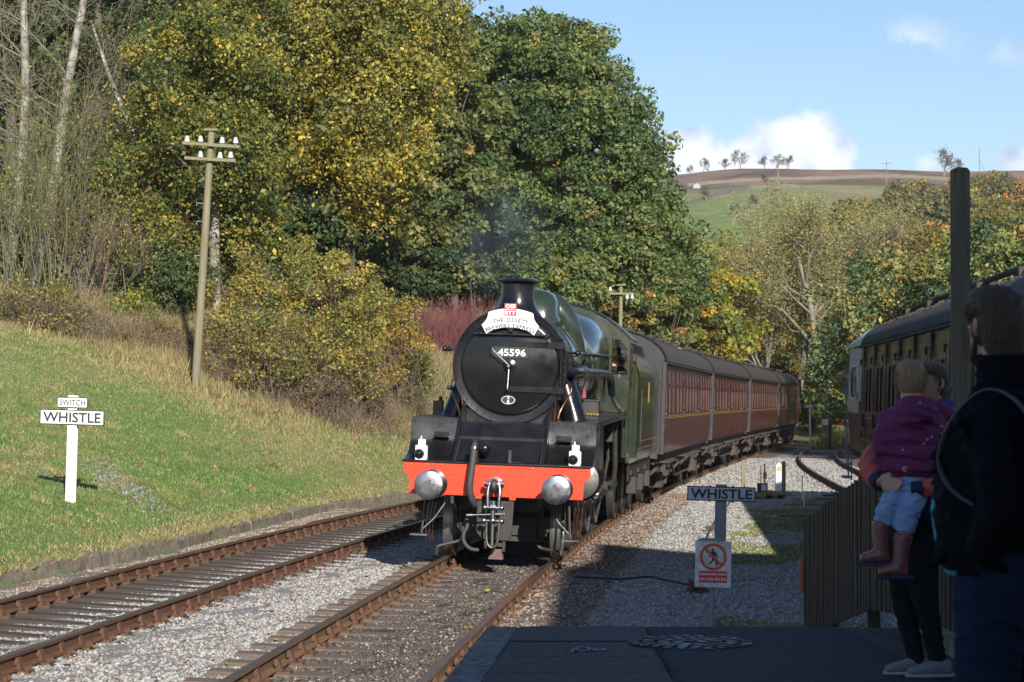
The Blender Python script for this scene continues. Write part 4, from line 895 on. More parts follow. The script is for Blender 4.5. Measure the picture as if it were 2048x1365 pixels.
for i, (px, D_, h, lab) in enumerate([(1380, 905, 3.5, 'leftmost tiny skyline tree next to the big green tree'), (1408, 900, 5, 'small wispy skyline tree, second from the left'), (1450, 905, 5, 'round bare skyline tree, third from the left'), (1482, 905, 7.2, 'tallest bare tree on the moor skyline, left of the cloud centre'), (1530, 905, 5.2, 'wide bare skyline tree left of the pair'), (1552, 905, 6, 'bare skyline tree in the middle of the group'), (1577, 905, 5.4, 'rightmost dense bare tree of the skyline group'), (1889, 800, 9, 'solitary bare tree on the skyline beside the wooden post'), (1920, 905, 5, 'small skyline tree just behind the wooden post top'),
        (1413, 560, 4.6, 'dark round bush on the left green field'), (1508, 515, 4.4, 'spreading hawthorn in the middle of the green fields'), (1474, 505, 3.2, 'small hawthorn casting a shadow on the lower green field'), (1530, 690, 4.6, 'dark windblown bush on the rough slope above the fields')]):
    small_tree(lab, px, D_, h * (1.3 if D_ > 700 else 1), 50 + i)
conf = None
for px, D_, h, lab in [(1887, 430, 7, 'dark pointed conifer in the hillside wood beside the wooden post'), (1990, 430, 6, 'dark blue-green conifer in the hillside wood at the right'), (1785, 440, 5, 'small dark conifer at the top of the hillside wood')]:
    b = gp(px, D_); n = 3500; t_ = rng.uniform(0, 1, n); zz = 1 - np.sqrt(rng.uniform(0, 1, n)); a = rng.uniform(0, 2 * PI, n); rr = (1 - zz) * h * .25 * np.sqrt(t_)
    P = np.stack([rr * np.cos(a), rr * np.sin(a), zz * h * .95 + .4], 1)
    tree('conifer', lab, (0, 0, 0), [(0, 0, -.5), (0, 0, h * .5), (0, 0, h * .9)], [.25, .15, .04], leafquads(P, rng.uniform(.15, .3, n)), np.repeat(pal([(.03, .055, .035), (.045, .07, .04)], [1, 1], n), 4, 0), [], K['bark'], K['leafd']).location = b
# field walls and a fence, poles and mast, a pale cottage
def wall_line(name, label, pts, h, w_, mat):
    b = gp(*pts[0]); root = empty(name, tuple(b), label=label, cat='field wall'); m = MB(); P_ = []
    for (p0, d0), (p1, d1) in zip(pts, pts[1:]):
        for i in range(14): P_.append(gp(p0 + (p1 - p0) * i / 14, d0 + (d1 - d0) * i / 14) - b)
    P_.append(gp(*pts[-1]) - b); vs = []
    for p in P_: k = h * random.uniform(.75, 1.1); vs += [(p.x, p.y - w_, p.z - .3), (p.x, p.y - w_ * .7, p.z + k), (p.x, p.y + w_ * .7, p.z + k), (p.x, p.y + w_, p.z - .3)]
    m.add(vs, [(i * 4 + k, i * 4 + (k + 1) % 4, (i + 1) * 4 + (k + 1) % 4, (i + 1) * 4 + k) for i in range(len(P_) - 1) for k in range(4)]).build('stonework', mat, root)
wall_line('dry_stone_wall', 'dry stone wall climbing between the two green fields', [(1375, 545), (1440, 580), (1500, 610), (1600, 622)], 1.1, .5, K['stone'])
wall_line('dry_stone_wall', 'dry stone wall along the foot of the moor', [(1375, 722), (1500, 728), (1700, 735), (1950, 730), (2060, 700)], 1.0, .5, K['stone'])
fr = empty('field_fence', tuple(gp(1465, 480)), label='pale post fence running up the lower green field', cat='fence'); fb = gp(1465, 480); fp = MB().box(0, 0, .4, .16, .16, 1.2).mesh('fence_post')
for i in range(24):
    t_ = i / 23; p = gp(1465 + 75 * t_, 480 + 62 * t_) - fb; o = link('fence_post', fp, K['polew'], fr, loc=tuple(p))
def upole(label, px, D, h, r=.16, arms=True, cat='utility pole', name='utility_pole'):
    b = gp(px, D); root = empty(name, tuple(b), label=label, cat=cat)
    MB().cyl((0, 0, -.5), (0, 0, h), r, r * .7, n=6).build('pole', K['polew'] if arms else K['gsteel'], root)
    if arms: MB().box(0, 0, h - .8, 2.2, .2, .2).build('crossarm', K['polew'], root)
    else: MB().tube([(0, 0, h * .55), (2.0, 0, 0)], .06, n=3).build('stay', K['gsteel'], root)
upole('pale electricity pole on the rough slope below the skyline trees', 1557, 640, 7.5)
upole('electricity pole on the moor above the hillside wood', 1774, 680, 7.0, r=.14)
upole('thin radio mast on the skyline at the right', 1960, 900, 9, r=.18, arms=False, cat='mast', name='radio_mast')
b = gp(1394, 690); hr = empty('cottage', tuple(b), label='tiny white-walled farm building under the moor at the edge of the big green tree', cat='building')
MB().prism([(-2.6, 0), (2.6, 0), (2.6, 2.4), (0, 3.8), (-2.6, 2.4)], 'y', 0, 5).build('wall', K['gsteel'], hr); hr.scale = (.4, .5, .42); MB().prism([(-2.9, 2.2), (0, 3.85), (2.9, 2.2), (2.9, 2.5), (0, 4.15), (-2.9, 2.5)], 'y', -.2, 5.2).build('roof', K['slate'], hr)

# ------------------------------------------------------------------ grass
def blades(name, P, H, C, lean=.35, wd=.012, mat=None):
    n = len(P); a = rng.uniform(0, 2 * PI, n); w_ = wd * rng.uniform(.6, 1.3, n)
    L = rng.normal(0, lean, (n, 2)) * H[:, None]
    s = np.stack([np.cos(a) * w_, np.sin(a) * w_, np.zeros(n)], 1)
    T = P + np.stack([L[:, 0], L[:, 1], H], 1)
    V = np.stack([P - s, P + s, T], 1).reshape(-1, 3)
    return link(name, mesh_np(name, V, 3, np.repeat(C, 3, 0)), mat or K['grassm'], kind='stuff')
n = 250000
y = 22 + 46 * rng.uniform(0, 1, n) ** 1.15; d = rng.uniform(0, 1, n) * 11.5; x = xe(y) - .08 - d
keep = (x > -.222 * y - .4); x, y, d = x[keep], y[keep], d[keep]
n = len(x); gx_ = np.linspace(-17, 3, 130); gy_ = np.linspace(20, 70, 260); GX, GY = np.meshgrid(gx_, gy_); GN = np.clip(.5 + 1.2 * fbm(GX.ravel() * .45, GY.ravel() * .22, 4), 0, 1).reshape(GX.shape); GM = np.clip(.5 + 1.3 * fbm(GX.ravel() * 1.7 + 9, GY.ravel() * .9, 3), 0, 1).reshape(GX.shape)
ii = np.clip(((x + 17) / 20 * 129).astype(int), 0, 129); jj = np.clip(((y - 20) / 50 * 259).astype(int), 0, 259); nA = GN[jj, ii]; nB = GM[jj, ii]
bb_ = y - brushy(x); dry = np.clip((bb_ + 7) / 8, 0, 1) * .85 + .85 * nA * nB + (d < .35) * .8
ag = pal([(.105, .20, .045), (.15, .25, .055), (.21, .26, .075)], [3, 4, 2], n); ad = pal([(.42, .34, .17), (.33, .26, .12), (.26, .20, .09)], [3, 3, 2], n)
C = np.where((rng.random(n) < np.clip(dry + .14, 0, 1))[:, None], ad, ag)
H = rng.uniform(.03, .075, n) * (1 + 2.2 * np.clip((bb_ + 2.5) / 4, 0, 1.4))
spill = (np.abs(x + 5.9 - (42.5 - y) * -.35) < .001)
n2 = 16000; y2_ = 22 + 36 * rng.uniform(0, 1, n2); x2_ = xe(y2_) - rng.uniform(-.02, .30, n2); k2 = rng.random(n2) < .45 + .5 * np.sin(y2_ * 2.1) * np.sin(y2_ * .7); x2_, y2_ = x2_[k2], y2_[k2]; n2 = len(x2_); blades('kerb_edge_grass', np.stack([x2_, y2_, g(y2_) + .04], 1), rng.uniform(.05, .14, n2), pal([(.42, .34, .17), (.30, .25, .11), (.17, .22, .06)], [3, 3, 3], n2), lean=.6, wd=.010)
blades('short_grass', np.stack([x, y, landz(x, y) - .01], 1), H, C, wd=.010)
nt_ = 260; ty = rng.uniform(27, 60, nt_); tx = xe(ty) - rng.uniform(.4, 9.5, nt_); nb_ = 60
P_ = np.repeat(np.stack([tx, ty], 1), nb_, 0) + rng.normal(0, .075, (nt_ * nb_, 2)); kk = P_[:, 0] > -.222 * P_[:, 1]; P_ = P_[kk]; tn = np.repeat(rng.uniform(.06, .16, nt_), nb_)[kk]; tc_ = np.repeat(pal([(.34, .28, .13), (.12, .20, .045), (.20, .24, .07)], [2, 3, 3], nt_), nb_, 0)[kk]
blades('grass_tussocks', np.stack([P_[:, 0], P_[:, 1], landz(P_[:, 0], P_[:, 1]) - .01], 1), tn * rng.uniform(.5, 1.2, len(tn)), tc_ * rng.uniform(.75, 1.2, (len(tn), 1)), lean=.5, wd=.009)
nf = 900; fy = rng.uniform(26, 60, nf); fx0 = xe(fy) - rng.uniform(.1, 9.5, nf); Nf = np.stack([rng.normal(0, .4, nf), rng.normal(0, .4, nf) - .3, np.ones(nf)], 1); cf_ = np.array([(.42, .30, .06), (.30, .14, .05), (.20, .10, .05), (.40, .36, .10)])[rng.integers(0, 4, nf)]
link('fallen_leaves', mesh_np('fallen_leaves', leafquads(np.stack([fx0, fy, landz(fx0, fy) + .05], 1), rng.uniform(.02, .05, nf), Nf), 4, np.repeat(cf_, 4, 0)), K['leaf'], kind='stuff')
# tall dry grass along the top of the mown bank and behind the locomotive
n = 130000; y = rng.uniform(34, 84, n); x = rng.uniform(-.225, -.01, n) * y; d = xe(y) - x
bb_ = y - brushy(x); gn_ = np.array([GM[int(np.clip((b_ - 20) / 50 * 259, 0, 259)), int(np.clip((a_ + 17) / 20 * 129, 0, 129))] for a_, b_ in zip(x, y)]); keep = (bb_ > rng.normal(0, .9, n) + (gn_ - .5) * 4) & (bb_ < 14) & (d > .5) & ((y > 62) | (rng.random(n) < .25 + .75 * (gn_ > .52))) & ((np.sin(x * 2.2 + y) * np.sin(y * .9 - x)) > rng.uniform(-2.2, .6, n))
x, y, d = x[keep], y[keep], d[keep]; n = len(x)
blades('tall_dry_grass', np.stack([x, y, landz(x, y) - .02], 1), rng.uniform(.15, .62, n), pal([(.40, .32, .17), (.31, .24, .12), (.22, .19, .08), (.17, .20, .06), (.24, .13, .075)], [3.4, 4, 2.6, 3, .9], n), lean=.30, wd=.011)
n = 16000; y = rng.uniform(118, 215, n); x = (rng.uniform(1570, 1800, n) - 1024) / F * y; keep = np.abs(x - np.array([mainx(v) if v < 140 else mainx(140) + (v - 140) * .2 for v in y])) > 2.6; x, y = x[keep], y[keep]; n = len(x)
blades('tall_dry_grass', np.stack([x, y, landz(x, y) - .02], 1), rng.uniform(.4, 1.1, n), pal([(.34, .27, .12), (.24, .19, .09), (.13, .15, .05)], [4, 3, 2], n), wd=.03)
n = 9000; y = rng.uniform(28, 64, n); x = np.array([mainx(v) + random.uniform(3.0, 6.0) for v in y]); keep = fbm(x * .55, y * .22) > .14; x, y = x[keep], y[keep]; n = len(x)
blades('moss_and_weeds', np.stack([x, y, g(y) - .16], 1), rng.uniform(.02, .06, n), pal([(.13, .17, .03), (.20, .20, .06), (.30, .26, .12)], [4, 3, 2], n), wd=.012)
# ------------------------------------------------------------------ rolling stock
def rail_frame(y0, y1, roll=2.1, dz=0.0, yaw=0.0, pk_=1.0, dx=0.0):
    """frame whose origin is on the track centre at y0, local +y towards y1, tilted with the cant"""
    a = Vector((mainx(y0), y0, float(g(y0)) + dz)); b_ = Vector((mainx(y1), y1, float(g(y1)) + dz)); d = b_ - a
    R = Euler((0, 0, -math.atan2(d.x, d.y) + yaw)).to_matrix() @ Euler((math.atan2(d.z, d.y) * pk_, 0, 0)).to_matrix() @ Euler((0, math.radians(roll), 0)).to_matrix()
    Mx = R.to_4x4(); Mx.translation = a + Vector((dx, 0, 0)); return Mx
Y0 = 32.85
loco = empty('steam_locomotive', mat=rail_frame(Y0, Y0 + 10.5, yaw=.011, pk_=.0, dx=.03), label='black and green steam locomotive with an orange-red buffer beam, coming towards the platform', cat='locomotive')
def P(name, mb, mat, parent=None, **k): return mb.build(name, K[mat] if isinstance(mat, str) else mat, parent or loco, **k)
# buffer beam with cut-away ends
half = [(0, 1.355), (1.29, 1.355), (1.29, 1.245), (1.262, 1.205), (1.225, 1.175), (1.205, 1.13), (1.20, .915), (.28, .915), (.28, .875), (.19, .875), (.19, .915), (0, .915)]
P('buffer_beam', MB().prism(half + [(-a, b_) for a, b_ in half[::-1][1:-1]], 'y', 0, .03), 'red', bevel=.004)
rv = MB()
for s in (-1, 1):
    for x in (.06, .19, .32, .45, .50, .63, .76, .89, .95, 1.08, 1.18, 1.25): rv.rivet((s * x, -.001, 1.318), (0, -1, 0), .017)
    for x, z in ((1.25, 1.275), (1.14, 1.16), (.60, 1.22), (.60, 1.14), (.60, 1.04), (.60, .95), (.47, 1.19), (.47, 1.06), (.47, .95), (.36, 1.19), (.24, 1.19), (.12, 1.19), (.13, .94), (.24, .95), (1.12, .95), (.98, .95), (1.13, 1.04), (.68, 1.21), (1.05, 1.24)): rv.rivet((s * x, -.001, z), (0, -1, 0), .017)
P('rivets', rv, 'red', kind='stuff')
P('footplate', MB().bb(-1.31, 1.31, -.035, .30, 1.357, 1.377), 'black', bevel=.003)
for s in (-1, 1):
    P('buffer_shank', MB().lathe((s * .865, .0, 1.06), (0, -1, 0), [(.20, 0), (.20, .03), (.15, .05), (.125, .20), (.125, .30), (.09, .30), (.085, .46)], 24), 'black')
    hd = P('buffer_head', MB().lathe((s * .865, 0, 1.06), (0, -1, 0), [(.085, .46), (.19, .485), (.198, .492), (.197, .503), (.185, .509), (.10, .516), (.001, .519)], 48), 'steel', sharp=50)
    g_ = MB(); rs = random.Random(3 + s); pts = [(s * .865 + r_ * math.cos(a), -.5245 + (r_ * r_) * .35, 1.055 + r_ * math.sin(a)) for a, r_ in ((2 * PI * i / 22, rs.uniform(.045, .10)) for i in range(22))]
    g_.add([(s * .865, -.5225, 1.055)] + pts, [(0, 1 + i, 1 + (i + 1) % 22) for i in range(22)]); g_.build('grease_patch', K['grease'], hd)
# vacuum pipe and hose
P('vacuum_pipe', MB().tube([(-.30, .10, 1.37), (-.30, .04, 1.58), (-.30, -.02, 1.66), (-.30, -.10, 1.66), (-.295, -.14, 1.60)], .036, n=10, smooth=2), 'frame')
hose = P('vacuum_hose', MB().tube([(-.295, -.13, 1.63), (-.30, -.17, 1.52), (-.315, -.22, 1.30), (-.335, -.24, 1.08), (-.325, -.22, .95), (-.29, -.18, .86), (-.27, -.12, .80)], [.040, .046, .047, .047, .046, .05, .045], n=12, smooth=3), 'rubber')
P('hose_clip', MB().lathe((-.296, -.142, 1.59), (-.02, -.12, -.8), [(.05, 0), (.052, .01), (.052, .03), (.05, .04)], 14), 'brass', hose)
P('steam_heat_cock', MB().sph((-.20, .28, 1.56), .085, 18, 12).cyl((-.20, .28, 1.56), (-.28, .45, 1.50), .05), 'black')
P('lamp_iron', MB().bb(.16, .20, -.02, .0, 1.38, 1.56).bb(.16, .20, -.02, .12, 1.38, 1.39), 'frame')
# coupling
cp = P('drawhook', MB().tube([(0, 0, 1.10), (0, -.14, 1.11), (.0, -.24, 1.14), (0, -.29, 1.08), (0, -.25, 1.01), (0, -.17, 1.03)], [.045, .045, .04, .038, .032, .02], n=10, smooth=2).lathe((0, 0, 1.08), (0, -1, 0), [(.11, 0), (.11, .03), (.07, .04)], 20), 'dsteel')
c_ = MB()
c_.cyl((-.10, -.22, 1.10), (.10, -.22, 1.10), .03); c_.cyl((-.135, -.22, 1.10), (-.10, -.22, 1.10), .045, n=8); c_.cyl((.10, -.22, 1.10), (.135, -.22, 1.10), .045, n=8)
for s in (-1, 1):
    c_.tube([(s * .06, -.22, 1.12), (s * .085, -.24, 1.0), (s * .08, -.25, .9), (s * .075, -.25, .79)], [.028, .026, .026, .03], n=10, smooth=1)
P('coupling_shackle', c_, 'steel')
c_ = MB().cyl((-.125, -.25, .78), (.125, -.25, .78), .026).cyl((0, -.25, .87), (0, -.25, .72), .036).cyl((-.035, -.25, .78), (.035, -.25, .78), .052, n=8)
for s in (-1, 1): c_.sph((s * .115, -.25, .78), .037)
P('coupling_block', c_, 'steel')
P('tommy_bar', MB().cyl((-.345, -.27, .665), (.145, -.25, .70), .014).cyl((-.36, -.27, .664), (-.28, -.267, .669), .024).sph((.15, -.25, .70), .02).cyl((0, -.25, .75), (0, -.25, .62), .034), 'steel')
c_ = MB().cyl((-.13, -.25, .60), (.13, -.25, .60), .026).sph((-.12, -.25, .60), .04).sph((.12, -.25, .60), .04).sph((0, -.25, .60), .05)
P('coupling_block', c_, 'steel')
P('coupling_screw', MB().lathe((0, -.25, .60), (0, 0, -1), [(.024 + (.004 if i % 2 else 0), i * .012) for i in range(28)], 12), 'dsteel')
c_ = MB()
for s in (-1, 1): c_.tube([(s * .085, -.25, .60), (s * .085, -.25, .42), (s * .07, -.25, .29), (s * .03, -.25, .245), (0, -.25, .235)], .019, n=8, smooth=1)
P('coupling_link', c_, 'dsteel')
# bogie-front plate, brackets, bent guard irons, pipes
poly = [(-.27, .86), (-.27, .43), (-.21, .35), (-.12, .32), (.17, .32), (.22, .40), (.235, .86)]
P('draw_gear_plate', MB().prism([(x + .02, z) for x, z in poly], 'y', .02, .06), 'frame', bevel=.006)
P('bracket', MB().bb(-.15, .15, -.02, .14, .235, .285).bb(-.14, -.10, -.04, .1, .20, .31).bb(.12, .16, -.04, .1, .17, .31), 'frame', bevel=.004)
P('drain_cowl', MB().prism([(-.02, .20), (.12, .20), (.13, .06), (-.07, .06)], 'y', .0, .16), M('rusty_brown_part', (.16, .10, .09), .7, c2=(.08, .05, .045), scale=9))
P('steam_heat_hose', MB().tube([(-.38, -.02, .56), (-.36, -.03, .50), (-.42, -.05, .40), (-.41, -.06, .28), (-.32, -.06, .19), (-.20, -.04, .18)], .028, n=10, smooth=2).sph((-.38, -.02, .575), .035), 'rubber')
P('guard_iron', MB().tube([(-.57, .9, .75), (-.57, .95, .30), (-.59, 1.0, .22), (-.70, .95, .19), (-.86, .9, .15), (-.89, .9, .12), (-.89, .9, .02)], .024, n=6, smooth=1), 'frame')
P('guard_iron', MB().tube([(.52, .9, .75), (.50, .95, .28), (.53, 1.0, .18), (.66, .95, .15), (.82, .9, .15), (.86, .9, .13), (.865, .9, .01)], .024, n=6, smooth=1), 'frame')
for s in (-1, 1):
    P('main_frame', MB().prism([(.03, 1.35), (.03, .80), (.6, .62), (1.1, .95), (3.9, .95), (4.1, .75), (11.3, .75), (11.3, 1.7), (.9, 1.85), (.5, 1.6)], 'x', s * .60 - .018, s * .60 + .018), 'frame')
    # footsteps hanging from the beam
    x_ = s * 1.06
    stp = MB().bb(x_ - .12, x_ + .12, .12, .30, .335, .355).tube([(x_ - s * .07, .24, .92), (x_ - s * .03, .22, .36)], .017, n=6).tube([(x_ - s * .42, .30, .92), (x_ - s * .20, .25, .58), (x_ - s * .02, .22, .40)], .012, n=5)
    P('footstep', stp, 'dsteel')
P('stretcher', MB().bb(-.6, .6, .5, .55, .70, 1.3).bb(-.58, .58, 1.0, 1.06, .25, .9), 'frame')
P('bogie_frame', MB().bb(-.68, -.62, .9, 4.1, .40, .62).bb(.62, .68, .9, 4.1, .40, .62).bb(-.65, .65, .95, 1.0, .34, .60).bb(-.5, .5, 2.3, 2.7, .35, .75), 'frame')
def wheel(r, cx, cy, spokes, drv=False, nm='wheel'):
    s = 1 if cx > 0 else -1; m = MB()
    m.lathe((cx - s * .07, cy, r), (s, 0, 0), [(r - .09, 0), (r + .028, .0), (r + .03, .02), (r + .008, .035), (r, .14), (r - .012, .145), (r - .07, .145), (r - .085, .12), (r - .09, .02)], 44, cap0=False, cap1=False)
    w_ = m.build(nm, K['tyre'], loco, sharp=30)
    k = MB().cyl((cx - s * .05, cy, r), (cx + s * .10, cy, r), .12 if not drv else .17, n=18)
    for i in range(spokes):
        a = 2 * PI * i / spokes; k.tube([(cx + s * .03, cy + .1 * math.cos(a), r + .1 * math.sin(a)), (cx + s * .03, cy + (r - .08) * math.cos(a), r + (r - .08) * math.sin(a))], [.035, .024], n=5)
    if drv:
        pts = [(cy + (r - .08) * math.cos(a), r + (r - .08) * math.sin(a)) for a in np.linspace(2.2, 3.9, 9)]; k.prism(pts, 'x', cx, cx + s * .09)
    k.build('spokes', K['black'], w_); return w_
for s in (-1, 1):
    for cy in (1.5, 3.48): wheel(.50, s * .76, cy, 10)
    for cy in (5.25, 7.5, 9.9): wheel(1.03, s * .76, cy, 21, True, 'driving_wheel')
P('axle', MB().cyl((-.7, 1.5, .5), (.7, 1.5, .5), .08).cyl((-.7, 3.48, .5), (.7, 3.48, .5), .08).cyl((-.7, 5.25, 1.03), (.7, 5.25, 1.03), .1).cyl((-.7, 7.5, 1.03), (.7, 7.5, 1.03), .1).cyl((-.7, 9.9, 1.03), (.7, 9.9, 1.03), .1), 'frame')
# curved front aprons, frame extensions, steps between the frames
cur = [(.82, 1.955), (.80, 1.955), (.79, 1.66), (.76, 1.60), (.68, 1.53), (.52, 1.45), (.30, 1.392), (.12, 1.379), (.12, 1.372), (.55, 1.372), (.82, 1.55)]
for s in (-1, 1):
    ap = P('front_apron', MB().prism(cur, 'x', s * .645, s * 1.305), 'black', sharp=25)
    r_ = MB()
    for x in (.72, .98, 1.24): r_.rivet((s * x, .795, 1.90), (0, -1, 0), .016, 8)
    for x in (.80, 1.24): r_.rivet((s * x, .74, 1.60), (0, -.8, .6), .014, 8)
    r_.build('bolts', K['black'], ap)
    P('footstep', MB().bb(s * .86 - .11, s * .86 + .11, .66, .79, 1.685, 1.70).bb(s * .86 - .11, s * .86 + .11, .775, .79, 1.70, 1.76), 'black', ap, bevel=.003)
    P('frame_extension', MB().prism([(.06, 1.38), (.72, 1.38), (1.7, 1.38), (1.7, 2.25), (1.2, 2.13), (.78, 1.98), (.60, 1.70), (.14, 1.41)], 'x', s * .62 - .02, s * .62 + .02), 'black', bevel=.004)
P('inspection_cover', MB().prism([(.80, 1.90), (1.6, 1.92), (1.6, 1.38), (.36, 1.38), (.40, 1.40), (.62, 1.70), (.66, 1.72)], 'x', -.598, .598), 'black', bevel=.006)
P('step_lip', MB().bb(-.597, .597, .60, .655, 1.70, 1.715).bb(-.597, .597, .60, .615, 1.66, 1.70), 'black')
# smokebox saddle
SZ = 2.715; SR = .80; SY = 1.42
sad = [(-.60, 1.9), (-.64, 2.16), (-.70, 2.26), (-.64, 2.32), (0, 2.1), (.64, 2.32), (.70, 2.26), (.64, 2.16), (.60, 1.9)]
P('smokebox_saddle', MB().prism(sad, 'y', SY + .06, SY + 1.5), 'black', bevel=.01)
# smokebox, front ring, door
sb = P('smokebox', MB().lathe((0, SY, SZ), (0, 1, 0), [(.70, .02), (SR + .022, 0.0), (SR + .03, .012), (SR + .03, .05), (SR, .055), (SR, 1.62), (SR + .012, 1.62), (SR + .012, 1.70)], 72), 'smoke')
r_ = MB()
for i in range(46):
    a = 2 * PI * i / 46
    r_.rivet((.775 * math.cos(a), SY - .001, SZ + .775 * math.sin(a)), (0, -1, 0), .012)
    for yy_ in (SY + .10, SY + 1.55): r_.rivet(((SR) * math.cos(a), yy_, SZ + SR * math.sin(a)), (math.cos(a), 0, math.sin(a)), .013)
for i in range(22):
    a = 2 * PI * i / 60 - .55; 
    for yy_ in (SY + .5, SY + .62): r_.rivet((SR * math.cos(a), yy_, SZ + SR * math.sin(a)), (math.cos(a), 0, math.sin(a)), .012)
r_.build('rivets', K['smoke'], sb, kind='stuff')
door = P('smokebox_door', MB().lathe((0, SY, SZ), (0, -1, 0), [(.705, .0), (.70, .028), (.685, .040), (.66, .042), (.52, .066), (.35, .088), (.18, .102), (.001, .108)], 72), 'smoke', sharp=60)
def door_y(r): return SY - np.interp(r, [0, .18, .35, .52, .66, .70], [.108, .102, .088, .066, .042, .028])
for z_ in (.315, -.325):
    s_ = MB(); x0, x1 = (-.02, .74) if z_ < 0 else (.0, .74)
    vs = []; N_ = 10
    for i in range(N_ + 1):
        x = x0 + (x1 - x0) * i / N_; w_ = .038 + .018 * max(0, (x - .55) / .2)
        yy_ = door_y(math.hypot(x, z_))
        if x > .64: yy_ = min(yy_, SY - .05)
        vs += [(x, yy_ + .01, SZ + z_ - w_), (x, yy_ - .022, SZ + z_ - w_), (x, yy_ - .022, SZ + z_ + w_), (x, yy_ + .01, SZ + z_ + w_)]
    s_.add(vs, [(i * 4 + k, i * 4 + (k + 1) % 4, (i + 1) * 4 + (k + 1) % 4, (i + 1) * 4 + k) for i in range(N_) for k in range(4)] + [(0, 1, 2, 3), (4 * N_, 4 * N_ + 1, 4 * N_ + 2, 4 * N_ + 3)])
    s_.build('hinge_strap', K['smoke'], door)
P('hinge_post', MB().cyl((.735, SY - .06, SZ - .42), (.735, SY - .06, SZ + .42), .022).bb(.70, .775, SY - .09, SY, SZ + .27, SZ + .36).bb(.70, .775, SY - .09, SY, SZ - .37, SZ - .28), 'smoke')
P('door_handrail', MB().cyl((-.53, SY - .13, SZ + .45), (.55, SY - .13, SZ + .45), .018).cyl((-.42, SY - .13, SZ + .45), (-.42, SY - .02, SZ + .45), .02).cyl((.45, SY - .13, SZ + .45), (.45, SY - .02, SZ + .45), .02).sph((-.42, SY - .13, SZ + .45), .03).sph((.45, SY - .13, SZ + .45), .03).sph((.55, SY - .13, SZ + .45), .023), 'black')
P('handle_boss', MB().lathe((0, door_y(0) + .02, SZ), (0, -1, 0), [(.105, 0), (.10, .02), (.05, .035), (.035, .09)], 28), 'black', door)
P('door_handle', MB().tube([(0, SY - .20, SZ + .01), (-.13, SY - .235, SZ + .125), (-.235, SY - .25, SZ + .225)], [.020, .014, .013], n=10).sph((-.235, SY - .25, SZ + .225), .02).lathe((0, SY - .15, SZ), (0, -1, 0), [(.03, 0), (.034, .02), (.034, .08), (.02, .10)], 16), 'steel', door)
P('door_handle', MB().tube([(0, SY - .175, SZ - .01), (0, SY - .20, SZ - .18), (-.005, SY - .22, SZ - .32)], [.018, .014, .014], n=10).sph((-.005, SY - .22, SZ - .32), .02), 'steel', door)
# number plate 45596
npz = SZ + .19
np_ = P('number_plate', MB().bb(-.27, .275, SY - .115, SY - .095, npz - .08, npz + .085), 'letter', door, bevel=.006)
MB().text('45596', .105, board_mat((.03, SY - .118, npz + .003)), width=.40, bold=.024).build('numerals', K['lwhite'], np_)
# shed plate: white ring, 9 over B
sp = P('shed_plate', MB().lathe((0, SY - .075, SZ - .485), (0, -1, 0), [(.001, 0), (.06, 0), (.06, .012), (.001, .012)], 32, cap0=False, cap1=False, ), 'letter', door, xf=lambda v: Vector((v.x * 1.65, v.y, v.z)))
m_ = MB(); n = 32; vs = []
for i in range(n): a = 2 * PI * i / n; vs += [(.098 * math.cos(a), SY - .0895, SZ - .485 + .060 * math.sin(a)), (.090 * math.cos(a), SY - .0895, SZ - .485 + .053 * math.sin(a))]
m_.add(vs, [(2 * i, 2 * ((i + 1) % n), 2 * ((i + 1) % n) + 1, 2 * i + 1) for i in range(n)])
m_.text('9', .045, board_mat((.002, SY - .0900, SZ - .459)), bold=.024).text('B', .045, board_mat((.002, SY - .0900, SZ - .512)), bold=.024); m_.build('shed_code', K['lwhite'], sp)
# headboard
hb_c = (0, SZ + .62); HY = SY - .17
def arcpt(r, a, zc): return (r * math.sin(a), zc + r * math.cos(a))
zc = SZ - .28 - .02
HS = .86; zh = SZ + .66
outer = [arcpt(1.125, a, zc) for a in np.linspace(-.335, .335, 15)]; 
right = [(.375, zc + 1.035), (.385, zc + .985), (.41, zc + .94), (.445, zc + .90), (.478, zc + .870)]
right2 = [(.395, zc + .735)]
inner = [arcpt(.845, a, zc) for a in np.linspace(.475, -.475, 17)]
poly = outer + right + right2 + inner[1:-1] + [(-a, b_) for a, b_ in right2] + [(-a, b_) for a, b_ in right[::-1]]
poly = [(x * HS, zh + (z - zh) * .95) for x, z in poly]
hbd = P('headboard', MB().prism(poly, 'y', HY, HY + .02), 'head_w', bevel=.002)
def offset_poly(pl_, k): c = np.mean(np.array(pl_), 0); return [(c[0] + (x - c[0]) * (1 + k), c[1] + (z - c[1]) * (1 + k * 1.9)) for x, z in pl_]
MB().prism(offset_poly(poly, .022), 'y', HY + .012, HY + .03).build('headboard_border', K['letter'], hbd)
def arctext(s, r, h, hw, weights=None):
    m_ = MB(); adv = {'I': .45, ' ': .55, 'W': 1.35, 'E': .85, 'S': .85, 'T': .85, 'O': 1.12, 'H': 1.05, 'P': .88, 'R': .92, 'X': .95, 'Y': .95, 'B': .92}
    tot = sum(adv.get(c, 1) for c in s); x = -tot / 2
    for c in s:
        w_ = adv.get(c, 1); a = (x + w_ / 2) / tot * hw * 2 / r; x += w_
        if c == ' ': continue
        p = arcpt(r, a, zc); p = (p[0], p[1]); m_.text(c, h, board_mat((p[0], HY - .003, p[1]), right=(math.cos(a), 0, -math.sin(a)), up=(math.sin(a), 0, math.cos(a))), bold=.024)
    return m_
m_ = arctext('THE OSSETT', .955, .060, .255); m_.build('headboard_lettering', K['letter'], hbd)
m_ = arctext('BREWERY EXPRESS', .872, .058, .365); m_.build('headboard_lettering', K['letter'], hbd)
bz = zc + 1.105; bd = P('badge', MB().bb(-.09, .08, HY - .014, HY - .004, bz - .085, bz + .085), 'lred', hbd)
